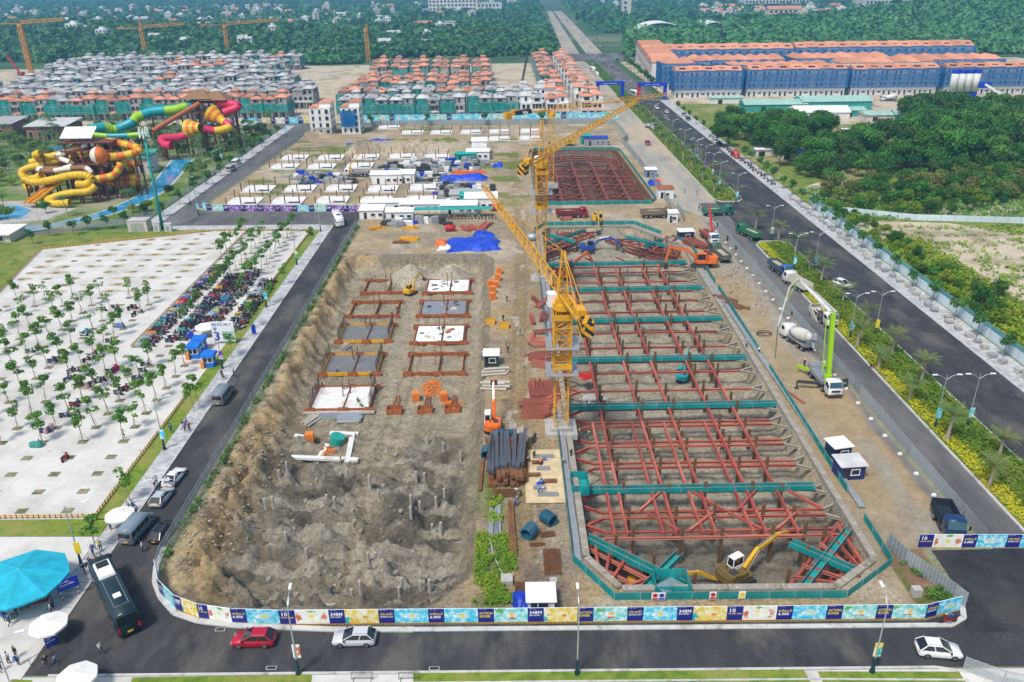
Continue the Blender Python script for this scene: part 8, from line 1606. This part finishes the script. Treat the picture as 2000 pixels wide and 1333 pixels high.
mesh_mat('rusty rebar cage mats on the ground near the front, large pile', 1079, 1098, 2.2, 5); mesh_mat('rusty rebar mat close to the front hoarding', 1024, 1148, 2.2, 1.8); mesh_mat('small rusty rebar mat right of the wire coils', 1070, 1045, 2, 1.2, .1); mesh_mat('rusty flat rebar bundle left of the rebar cages', 1050, 1065, 2, .8); mesh_mat('rebar cages at the end of the sheet pile heap', 985, 965, 3, 2); mesh_mat('brown rebar pile right of the haul strip', 1058, 650, 3.4, 2.2)
def tarp(label, u, v, w, d, hh, matn, rz=0, bumps=3, z=None, seed=0):
    r = random.Random(seed+int(u)); p = OS(u, v) if z is None else tuple(G(u, v, z)); n, m_ = 16, 12; mb = MB(); vs = []; pk = [(r.uniform(-.35, .35), r.uniform(-.35, .35), r.uniform(.6, 1), r.uniform(.25, .5)) for _ in range(bumps)]
    for i in range(n+1):
        for j in range(m_+1):
            a, b = i/n-.5, j/m_-.5; e = min(1, (0.5-max(abs(a), abs(b)))*9); zz = hh*e*(.45+.55*max(h_*math.exp(-((a-x_)**2+(b-y_)**2)/s_**2*3) for x_, y_, h_, s_ in pk))+r.uniform(-.06, .06)*hh*e; vs.append(((a+r.uniform(-.012, .012))*w*(1+.08*math.sin(b*9)), (b+r.uniform(-.012, .012))*d*(1+.07*math.sin(a*11)), max(.02, zz)))
    mb.add(vs, [(i*(m_+1)+j, (i+1)*(m_+1)+j, (i+1)*(m_+1)+j+1, i*(m_+1)+j+1) for i in range(n) for j in range(m_)]); return tag(mb.build('tarpaulin', matn, None, loc=p, rz=rz), label, 'tarpaulin')
tarp('large bright blue tarpaulin over a heap beyond the left excavation', 925, 478, 14, 12, 1.6, 'tarp_blue', .05, 5); tarp('small bright blue tarpaulin joined behind the large one', 945, 462, 6, 4, 1.6, 'tarp_blue'); tarp('orange-red cloth hump left of the large blue tarpaulin', 862, 475, 3, 5, 1.4, 'tarp_orange'); tarp('white sheet spread under the orange-red hump', 878, 480, 6, 8, .15, 'sheet_white'); tarp('blue tarpaulin draped down the long earth heap', 722, 283, 12, 26, 1.2, 'tarp_blue', -.45); tarp('long blue tarpaulin in the middle of the storage yard', 905, 350, 17, 7, 2.2, 'tarp_blue', .04); tarp('folded blue tarpaulin at the right of the storage yard', 972, 324, 4, 7, 1.5, 'tarp_blue'); tarp('blue tarpaulin tent against the front hoarding', 1035, 1182, 4.2, 4, 2.0, 'tarp_blue', .1, 2); tarp('crumpled blue tarpaulin on the plywood floor, far end', 1064, 900, 1.4, 1, .5, 'tarp_blue'); tarp('crumpled blue tarpaulin on the plywood floor, near end', 1052, 948, 1.6, 1, .5, 'tarp_blue'); tarp('blue and orange covers beside the far pit fence', 1278, 360, 4, 5, 1.6, 'tarp_blue'); tarp('orange cover beside the far pit fence', 1284, 355, 3, 3, 1.6, 'tarp_orange'); tarp('small blue sheet in the storage yard beside the white houses', 690, 282, 6, 5, .5, 'tarp_blue'); tarp('red triangular cloth hanging in the braced pit', 1143, 735, 2.6, 3, .6, 'tarp_red', .5, z=-1.5)
# cabins
def cabin(label, p, w, d, hh, wallm, roofm, rz=0, slope=.3, name='site_cabin', col=None):
    t = thing(name, label, 'cabin', p, rz); mb = MB(); mb.box(0, 0, 0, w, d, hh); mb.build('wall', wallm, t, col=col); mb = MB(); mb.beam((0, -d/2-.3, hh+.08), (0, d/2+.3, hh+.08+slope), w+.5, .12); mb.build('roof', roofm, t)
    mb = MB(); mb.box(-w*.25, -d/2-.02, .05, .85, .06, 1.95); mb.build('door', 'window_dark', t)
    for k in range(max(1, int(w/3))): opening(None, t, w*.1+k*2.2-w*.02, -d/2-.02, .95, 1.1, .8)
    return t
cabin('dark green cabin with white roof beside the haul strip', OS(960, 712), 2.6, 2.2, 2.3, 'paint_matte', 'sheet_white', 0, .2, col=(.015, .06, .06)); cabin('white peaked tent against the front hoarding', OS(1056, 1184), 3, 2.6, 1.9, 'sheet_white', 'sheet_white', 0, .1); cabin('dark blue guard cabin on the right dirt strip', (*at(1634, 893)[:2], 0), 2.8, 2.4, 2.4, 'paint_matte', 'sheet_white', R(12), .1, col=(.01, .03, .07)); cabin('rusty white-roofed open booth on the right dirt strip', (*at(1655, 928)[:2], 0), 3.6, 2.6, 2.3, 'paint_matte', 'roof_white', R(5), .2, col=(.02, .03, .16))
cabin('dark blue cabin beside the lorry crane', (*at(1338, 468)[:2], 0), 4, 2.5, 2.5, 'paint_matte', 'sheet_white', .05, .1, col=(.01, .03, .07)); cabin('white cabin at the right end between the two pits', (*at(1313, 433)[:2], 0), 2.6, 2.6, 2.8, 'sheet_white', 'sheet_white'); cabin('white cabin with rust-orange roof by the far pit fence', (*at(1298, 385)[:2], 0), 5, 4, 3, 'sheet_white', 'form_orange', 0, .2); cabin('blue-white cabin higher up by the far pit fence', (*at(1270, 345)[:2], 0), 4, 3, 2.6, 'paint_matte', 'sheet_white', col=(.2, .3, .5)); cabin('navy site office beyond the far square pit', (*at(1163, 283)[:2], 0), 10, 4, 3, 'paint_matte', 'sign_blue', col=(.3, .32, .36)); cabin('teal shack beyond the far square pit', (*at(1143, 281)[:2], 0), 4, 4, 3.5, 'tarp_green', 'tarp_green')
CB = [(728, 424, 7, 5, 2.6, 'open white-roofed shelter at the site gate by the corner'), (830, 412, 15, 3, 2.4, 'long white site office with windows in the yard'), (768, 410, 15, 3, 2.6, 'long blue-shadowed canopy in the yard'), (782, 429, 8, 3, 2.6, 'white container with pink roof edge in the yard'), (897, 415, 11, 4, 2.6, 'small white office right of the long white one'), (756, 357, 11, 4, 3.2, 'pair of white containers joined by an orange roof'), (797, 355, 5, 5, 3.2, 'pale blue container in the yard'), (937, 303, 6, 6, 6, 'two-storey white site office in the yard'), (934, 310, 9, 4, 3, 'single-storey white office beside the two-storey one'), (913, 395, 11, 5, 3, 'rusty cream shed among the block stacks'), (940, 405, 10, 6, 3.5, 'white tent-like store at the right of the yard'), (918, 400, 6, 4, 3.2, 'dark green hut among the block stacks'), (908, 298, 8, 3, 2.6, 'green and blue canvas hut beside the white office')]
for u, v, w, d, hh, lab in CB: cabin(lab, OS(u, v), w, d, hh, 'wall_cream' if 'cream' in lab else 'tarp_green' if 'green' in lab else 'sheet_white', 'roof_white' if 'cream' in lab else 'tarp_green' if 'green' in lab else 'sheet_white', 0, .5)
x, y, z = OS(875, 424); t = thing('net_shelter', 'long low shelter of green netting over parked motorbikes', 'shelter', (x, y, z)); mb = MB(); mb.beam((-13.5, 0, 2.6), (13.5, 0, 2.6), 3.4, .1); mb.build('net_roof', 'tarp_green', t); mb = MB()
for k in range(8):
    for s in (-1, 1): mb.beam((-13+k*3.7, s*1.6, 0), (-13+k*3.7, s*1.6, 2.6), .08)
mb.build('post', 'steel_grey', t)
# ------------------------------------------------------------------ storage yard
SL = [(577, 309), (647, 309), (557, 327), (629, 327), (506, 371), (587, 370), (667, 369), (479, 395), (564, 394), (650, 393), (716, 308), (785, 307), (853, 308), (703, 325), (748, 371), (829, 368), (735, 393), (822, 392), (806, 260), (862, 260), (920, 259), (975, 258), (1035, 257), (1035, 271), (975, 272), (760, 250)]
for i, (u, v) in enumerate(sorted(SL)):
    x, y, z = OS(u, v); t = thing('foundation_slab', 'white foundation slab with rusty column bars in the yard, %s from the left' % nth(i), 'slab', (x, y, max(.0, z))); mb = MB(); mb.box(0, 0, 0, 10, 9.4, .42); mb.build('slab', 'slab_white', t); mb = MB(); mb.box(2.6, -3, .43, 3.6, 2, .03); mb.build('pit_opening', 'steel_dark', t)
    for k, (a, b) in enumerate(((-4.6, -4.4), (4.6, -4.4), (-4.6, 4.4), (4.6, 4.4), (0, -4.4), (.5, 4.4))): mb = MB(); mb.box(a, b, .1, .28, .28, rnd.uniform(2.2, 3.6)); mb.build('column_bars', 'steel_rust', t)
rows9 = [(318, 790, 955, 15), (324, 745, 968, 20), (330, 742, 940, 22), (337, 745, 945, 20), (344, 780, 875, 10), (352, 790, 870, 10), (362, 845, 930, 8), (370, 850, 965, 12), (378, 850, 962, 12), (386, 860, 955, 10), (398, 860, 905, 5), (437, 745, 880, 12), (345, 560, 660, 10), (352, 570, 690, 11), (358, 590, 700, 9), (442, 750, 800, 5)]
YC = ['gravel_grey', 'gravel_grey', 'steel_dark', 'sheet_white', 'pipe_blue', 'concrete', 'concrete', 'steel_galv', 'tarp_blue', 'black']; YN = {'gravel_grey': 'grey block', 'steel_dark': 'dark material', 'sheet_white': 'white sack', 'pipe_blue': 'dark blue pipe', 'concrete': 'pale block', 'steel_galv': 'steel panel', 'tarp_blue': 'blue-wrapped', 'black': 'black drum', 'tarp_orange': 'orange barrier', 'steel_red': 'red beam'}
rc = random.Random(15)
for j, (v, u0, u1, n) in enumerate(rows9):
    for i in range(n):
        u = u0+(u1-u0)*(i+.5)/n+rc.uniform(-3, 3); m_ = rc.choice(YC); x, y, z = OS(u, v+rc.uniform(-2, 2)); t = thing('material_stack', '%s stack in the yard, %s from left in %s storage row' % (YN[m_], nth(i), nth(j)), 'stack', (x, y, z), rc.uniform(-.3, .3), 'material stacks in the storage yard')
        w, d, hh = rc.uniform(1.6, 3.2), rc.uniform(1.4, 2.4), rc.uniform(.8, 2.2); k = rc.randint(2, 3)
        for q in range(k):
            mb = MB()
            if m_ in ('pipe_blue', 'black'): mb.tube([(-w/2, (q-k/2)*.7, .45), (w/2, (q-k/2)*.7, .45)], .38, 8)
            else: mb.box(rc.uniform(-.2, .2), rc.uniform(-.15, .15), q*hh/k, w*rc.uniform(.8, 1), d*rc.uniform(.8, 1), hh/k*.95, rc.uniform(-.1, .1))
            mb.build('layer', m_, t)
for i in range(7): pallet('orange barrier block stack in the yard, %s from the left' % nth(i), 890+i*8.5, 340, 'tarp_orange', 2.4, 1.4, 1.1, name='barrier_stack', cat='barrier', courses=2)
bundle('row of red beam stacks near the blue tarpaulin', OS(918, 447), 5, 10, .28, 'steel_red', R(100), 'beam_stack', 'steel beams', True, 1, .6, 'beam'); bundle('scattered red beams right of the beam row', OS(948, 443), 5, 10, .25, 'steel_red', R(70), 'beam_stack', 'steel beams', True, 2, 1.2, 'beam'); bundle('upright yellow scaffold frames on the bare sand', OS(800, 470), 4, 18, .18, 'crane_yellow', R(10), 'scaffold_stack', 'scaffold', True, 3, .5, 'frame'); bundle('yellow scaffold parts left of the motorbike shelter', OS(740, 447), 3, 12, .16, 'crane_yellow', R(30), 'scaffold_stack', 'scaffold', True, 3, .8, 'frame'); bundle('yellow scaffold parts in front of the block stacks', OS(808, 447), 3.4, 12, .16, 'crane_yellow', R(5), 'scaffold_stack', 'scaffold', True, 3, .8, 'frame'); bundle('dark rebar rack beside the yellow scaffold frames', OS(785, 475), 4, 12, .12, 'steel_rust', R(0), 'scaffold_stack', 'scaffold', True, 2, .3, 'bar')
for i, (u, v, m_) in enumerate(((880, 452, 'tarp_red'), (968, 412, 'tarp_red'), (1040, 470, 'steel_galv'), (1083, 590, 'tarp_red'))): x, y, z = OS(u, v); t = thing('fuel_tank', ('red tank lying near the yellow scaffold', 'red container store at the right of the yard', 'grey tank left of the second crane', 'red round tank left of the nearest crane head')[i], 'tank', (x, y, z)); mb = MB(); mb.tube([(-1.4, 0, 1.0), (1.4, 0, 1.0)], .9, 12); mb.build('vessel', m_, t, True); mb = MB(); mb.box(-.8, 0, 0, .3, 1.4, .5); mb.box(.8, 0, 0, .3, 1.4, .5); mb.build('saddle', 'steel_dark', t)
# ------------------------------------------------------------------ car park furniture and plaza
mb = MB(); mb.beam((0, 0, .42), (1, 0, .42), .08, .1); mb.beam((0, 0, .18), (1, 0, .18), .06, .07); mb.box(.02, 0, 0, .06, .1, .55, m=1); mb.box(.5, 0, 0, .05, .1, .5, m=1); ME_BARR = mb.mesh('barrier_panel', ['crane_yellow', 'black'])
def barrier(label, pts):
    t = thing('low_barrier', label, 'barrier', (*pts[0], .07)); o0 = Vector((*pts[0], 0))
    for a, b in walkpts(pts, 1.5): d = b-a; ob('barrier_panel', ME_BARR, t, a-o0, math.atan2(d.y, d.x), (d.length, 1, 1.2))
barrier('yellow and black low barrier along the road side of the car park', [(-56.1, 122), (-56.1, 88.6)]); barrier('yellow and black low barrier beside the parked motorbikes by the road', [(-56.1, 220.8), (-56.1, 148)]); barrier('yellow and black low barrier along the front of the car park', [(-56.1, 88.5), (-98, 88.6)]); barrier('yellow and black low barrier along the back of the car park', [(-56.4, 221.2), (-84, 222.2), (-125.5, 207), (-116.8, 168)]); barrier('yellow and black low barrier dividing the car park beside the motorbikes', [(-74.4, 221.5), (-74.4, 143)])
for i, (u, v) in enumerate(((393, 683), (382, 697), (411, 714))):
    p = G(u, v, .07); t = thing('ticket_booth', 'blue-roofed ticket booth, %s of three at the car park entrance' % ('rear', 'left front', 'right front')[i], 'booth', p); mb = MB(); mb.box(0, 0, 0, 2.0, 2.0, .95); mb.build('lower_wall', 'booth_blue', t); mb = MB(); mb.box(0, 0, .95, 1.9, 1.9, 1.2); mb.build('upper_wall', 'sheet_white', t); mb = MB(); mb.box(0, 0, 2.15, 2.7, 2.6, .5, tx=.9, ty=.9); mb.build('roof', 'booth_blue', t)
    for k in (-1, 1): mb = MB(); mb.box(k*.45, -.97, 1.1, .7, .06, .85); mb.build('window', 'glass_dark', t); mb = MB(); mb.box(k*.97, 0, 1.1, .06, 1.3, .85); mb.build('window', 'glass_dark', t)
    q = G(u-14, v+6, .07); t = thing('barrier_gate', 'orange barrier machine beside the %s ticket booth' % ('rear', 'left front', 'right front')[i], 'barrier gate', q); mb = MB(); mb.box(0, 0, 0, .6, .5, 1.3); mb.build('cabinet', 'lamp_orange', t); mb = MB(); mb.beam((0, 0, 1.1), (-3.4, 0, 1.15), .1); mb.build('arm', 'tarp_red', t)
p = G(440, 672, .07); t = thing('car_park_sign', 'white car park sign with a large blue 3 and arrow', 'sign', p); mb = MB(); mb.box(0, 0, .6, 4.4, .16, 4.2); bd = mb.build('board', 'sheet_white', t)
for s in (-1, 1): mb = MB(); mb.box(s*1.9, .12, 0, .16, .16, 4.8); mb.build('leg', 'steel_galv', t)
for s, sz, x, z in (('BÃI ĐỖ XE, P', .62, -2.0, 4.0), ('3', 2.6, -1.95, .85), ('←', 1.0, -1.9, 3.0)): me, sc = fit(s, sz, 4.0 if len(s) > 2 else 2, 'sign_blue'); ob('lettering', me, bd, (x, -.1, z), 0, (sc, 1, 1))
mb = MB(); mb.box(.9, -.1, .95, 2.2, .03, 1.8); mb.build('site_map', 'roof_green', bd)
def parasol(label, p, r, hh, matn, n=8, counter=False, tilt=0):
    t = thing('parasol', label, 'parasol', p, tilt); mb = MB(); mb.cyl(0, 0, 0, .05 if r < 3 else .12, hh, 8); mb.build('pole', 'steel_galv', t)
    for k in range(n):
        a, b = k*6.283/n, (k+1)*6.283/n; m_ = (a+b)/2; A, B = (math.cos(a)*r, math.sin(a)*r, hh-r*.28), (math.cos(b)*r, math.sin(b)*r, hh-r*.28); mb = MB(); mid = (math.cos(m_)*r*.5, math.sin(m_)*r*.5, hh-r*.17); e = (math.cos(m_)*r*.94, math.sin(m_)*r*.94, hh-r*.29); T = (0, 0, hh); mb.add([T, A, e, B, mid, (A[0], A[1], A[2]-.25), (e[0], e[1], e[2]-.25), (B[0], B[1], B[2]-.25)], [(0, 1, 4), (0, 4, 3), (1, 2, 4), (2, 3, 4), (1, 5, 6, 2), (2, 6, 7, 3)]); mb.build('canopy_panel', matn, t)
    mb = MB(); mb.box(0, 0, 0, r*.35, r*.35, .1); mb.build('base', 'concrete', t); return t
parasol('large turquoise octagonal parasol over the plaza kiosk', at(55, 1168, .1), 5.2, 4.4, 'umbrella_cyan', 8, tilt=.2); parasol('white parasol on the left pavement beside the grey minibus', at(240, 1030, .13), 1.9, 2.6, 'umbrella_white'); parasol('white parasol at the corner of the plaza', at(104, 1248, .1), 2.0, 2.7, 'umbrella_white'); parasol('white parasol at the bottom edge of the picture', at(160, 1352, .1), 2.0, 2.8, 'umbrella_white'); parasol('pale lilac parasol by the car park booths', at(405, 655, .07), 2.2, 2.6, 'umbrella_white')
p = G(68, 1172, .1); t = thing('kiosk_counter', 'dark kiosk counter with glass top under the turquoise parasol', 'counter', p, .3); mb = MB(); mb.box(0, 0, 0, 3.0, 1.6, 1.0); mb.build('cabinet', 'post_brown', t); mb = MB(); mb.box(0, 0, 1.0, 3.1, 1.7, .12); mb.build('top', 'glass_blue', t)
def board(label, p, rz, w, hh, z0, lines, legs='striped', name='sign_board'):
    t = thing(name, label, 'sign', p, rz); mb = MB(); mb.box(0, 0, z0, w, .08, hh); b = mb.build('board', 'sign_blue', t)
    for s in (-1, 1):
        for k in range(5): mb = MB(); mb.cyl(s*w*.38, .08, k*(z0+.2)/5, .06, (z0+.2)/5, 8); mb.build('leg', ('tarp_red', 'print_white')[k % 2] if legs == 'striped' else 'steel_grey', t)
    for k, s in enumerate(lines): me, sc = fit(s, .28, w*.8, 'print_white'); ob('lettering', me, b, (-w*.4, -.05, z0+hh-.42-k*.4), 0, (sc, 1, 1))
board('blue sign board on red and white striped posts at the plaza corner', at(140, 1168, .13), R(38), 2.3, 1.4, 1.4, ['LỐI VÀO', 'CÔNG VIÊN']); board('blue A-board with a no-entry mark on the plaza', at(103, 1262, .1), R(50), 1.2, 1.4, .1, ['XIN', 'DỪNG'], 'plain', 'a_board'); board('small dark blue notice by the booths', at(374, 665, .07), 0, 1.4, 1.6, .3, ['VÉ'], 'plain'); board('blue notice panel on the left pavement', at(497, 655, .13), R(20), .8, 2.0, .3, ['P'], 'plain')
def crowd_barrier(label, p, rz):
    t = thing('crowd_barrier', label, 'barrier', p, rz); mb = MB()
    for z in (.25, 1.05): mb.beam((-1.1, 0, z), (1.1, 0, z), .04)
    for s in (-1, 1): mb.beam((s*1.1, 0, 0), (s*1.1, 0, 1.05), .04); mb.beam((s*.9, -.3, .02), (s*.9, .3, .02), .05)
    mb.build('frame', 'steel_dark', t); mb = MB()
    for k in range(12): mb.beam((-1+k*.18, 0, .25), (-1+k*.18, 0, 1.05), .02)
    mb.build('bar', 'steel_dark', t)
for i, (u, v, rz) in enumerate(((82, 1290, 48), (127, 1240, 55), (708, 1328, 0), (800, 1328, 0))): crowd_barrier(('grey crowd barrier beside the blue A-board', 'grey crowd barrier under the white corner parasol', 'crowd barrier across the front driveway, left one', 'crowd barrier across the front driveway, right one')[i], at(u, v, .1), R(rz))
# pavers stacked on the boulevard pavement
rd = random.Random(3)
for i in range(46):
    y = 112+i*3.1+rd.uniform(-.6, .6); t = thing('paver_pallet', 'stack of grey paving blocks on the boulevard pavement, %s from the front' % nth(i), 'pallet', (90.6+rd.uniform(-.6, .9), y, .13), rd.uniform(-.3, .3), 'paver stacks on the boulevard pavement'); 
    for k in range(2): mb = MB(); mb.box(rd.uniform(-.1, .1), rd.uniform(-.1, .1), k*.42, rd.uniform(1.0, 1.6), rd.uniform(.9, 1.3), .4); mb.build('course', 'concrete' if rd.random() < .6 else 'gravel_grey', t)
# small street things
for i, (u, v) in enumerate(((430, 1230), (530, 1305), (850, 1228), (1225, 1228), (848, 1306))): p = G(u, v, .04); o = thing('drain_grate', 'dark drain grate at the road edge, %s along the front road' % nth(i), 'drain', (p.x, p.y, .05)); mb = MB(); mb.box(0, 0, -.02, 1.1, .5, .03); mb.build('frame', 'concrete', o); mb = MB(); mb.box(0, 0, .012, .9, .35, .01); mb.build('grate', 'black', o)
for i, (u, v, lab) in enumerate(((1398, 1195, 'red and white no-entry safety board on the pit guard rail, right'), (1283, 1195, 'red and white no-entry safety board on the pit guard rail, left'), (1296, 1194, 'blue mandatory safety board on the pit guard rail'), (1455, 1192, 'yellow warning board on the pit guard rail'))):
    t = thing('safety_board', lab, 'sign', (G(u, v).x, 71.15, .25)); mb = MB(); mb.box(0, 0, 0, .8, .05, 1.1); b = mb.build('board', 'print_white', t); mb = MB(); mb.cyl(0, 0, 0, .28, .03, 14); o = mb.build('symbol', ('tarp_red', 'tarp_red', 'sign_blue', 'print_yellow')[i], b, loc=(0, -.03, .72)); o.rotation_euler = (math.pi/2, 0, 0); mb = MB(); mb.box(0, -.03, .08, .66, .02, .25); mb.build('caption', ('tarp_red', 'tarp_red', 'sign_blue', 'print_yellow')[i], b)
t = thing('net_stair_tower', 'teal-netted stair tower at the front of the braced pit', 'stair tower', (G(1322, 1190).x, 73.6, -1)); mb = MB()
for s in (-1, 1): mb.box(s*2.0, 0, 0, .08, 3, 2.4); mb.box(0, s*1.5, 0, 4, .08, 2.4)
mb.build('net', 'net_rail', t); mb = MB(); mb.beam((-1.6, -1.6, 2.0), (1, 1, 1.0), 1.8, .1); mb.build('steel_plank', 'steel_galv', t)
t = thing('net_stair_tower', 'teal-netted platform at the left edge of the braced pit', 'stair tower', (*G(1132, 950)[:2], -.3)); mb = MB()
for s in (-1, 1): mb.box(s*1.2, 0, 0, .08, 3.6, 1.6); mb.box(0, s*1.8, 0, 2.4, .08, 1.6)
mb.build('net', 'net_rail', t); mb = MB(); mb.box(0, 0, .1, 2.3, 3.5, .1); mb.build('platform', 'teal_solid', t)
fence('screen_fence', 'green-screened fence at the lower right corner', [(46.5, 60.5), (49.5, 58.6), (58, 56)], 2.6, 1.9, ME_MESH, .05)
t = thing('hose_coil', 'loose black hose ring on the right dirt strip', 'hose', (*at(1492, 655)[:2], .05)); mb = MB(); mb.tube([(math.cos(a*.4)*1.5, math.sin(a*.4)*1.0, .1+.02*a) for a in range(28)], .07, 6); mb.build('hose', 'rubber', t)
t = thing('drain_hose', 'pale drainage hose running from the excavation to a concrete sump', 'hose', OS(990, 1137)); q0 = Vector(t.location); mb = MB(); mb.tube(smooth([Vector(OS(u, v))-q0+Vector((0, 0, .25)) for u, v in ((985, 1130), (965, 1090), (950, 1050), (900, 1057), (840, 1078))], 5), .07, 6); mb.build('hose', 'concrete', t); mb = MB(); mb.box(0, 0, 0, 1.4, 1.4, .7); mb.build('sump', 'concrete', t)
tag(MB().box(0, 0, 0, 1.0, .9, 1.1).build('concrete_block', 'concrete', None, loc=OS(1788, 1163)), 'pale concrete cube on the red earth by the right hoarding corner', 'block'); tag(MB().box(0, 0, 0, .9, .8, .5).box(0, 0, .5, .5, .5, .1).build('concrete_block', 'concrete', None, loc=OS(1081, 1138)), 'concrete manhole block near the rebar cages', 'block')
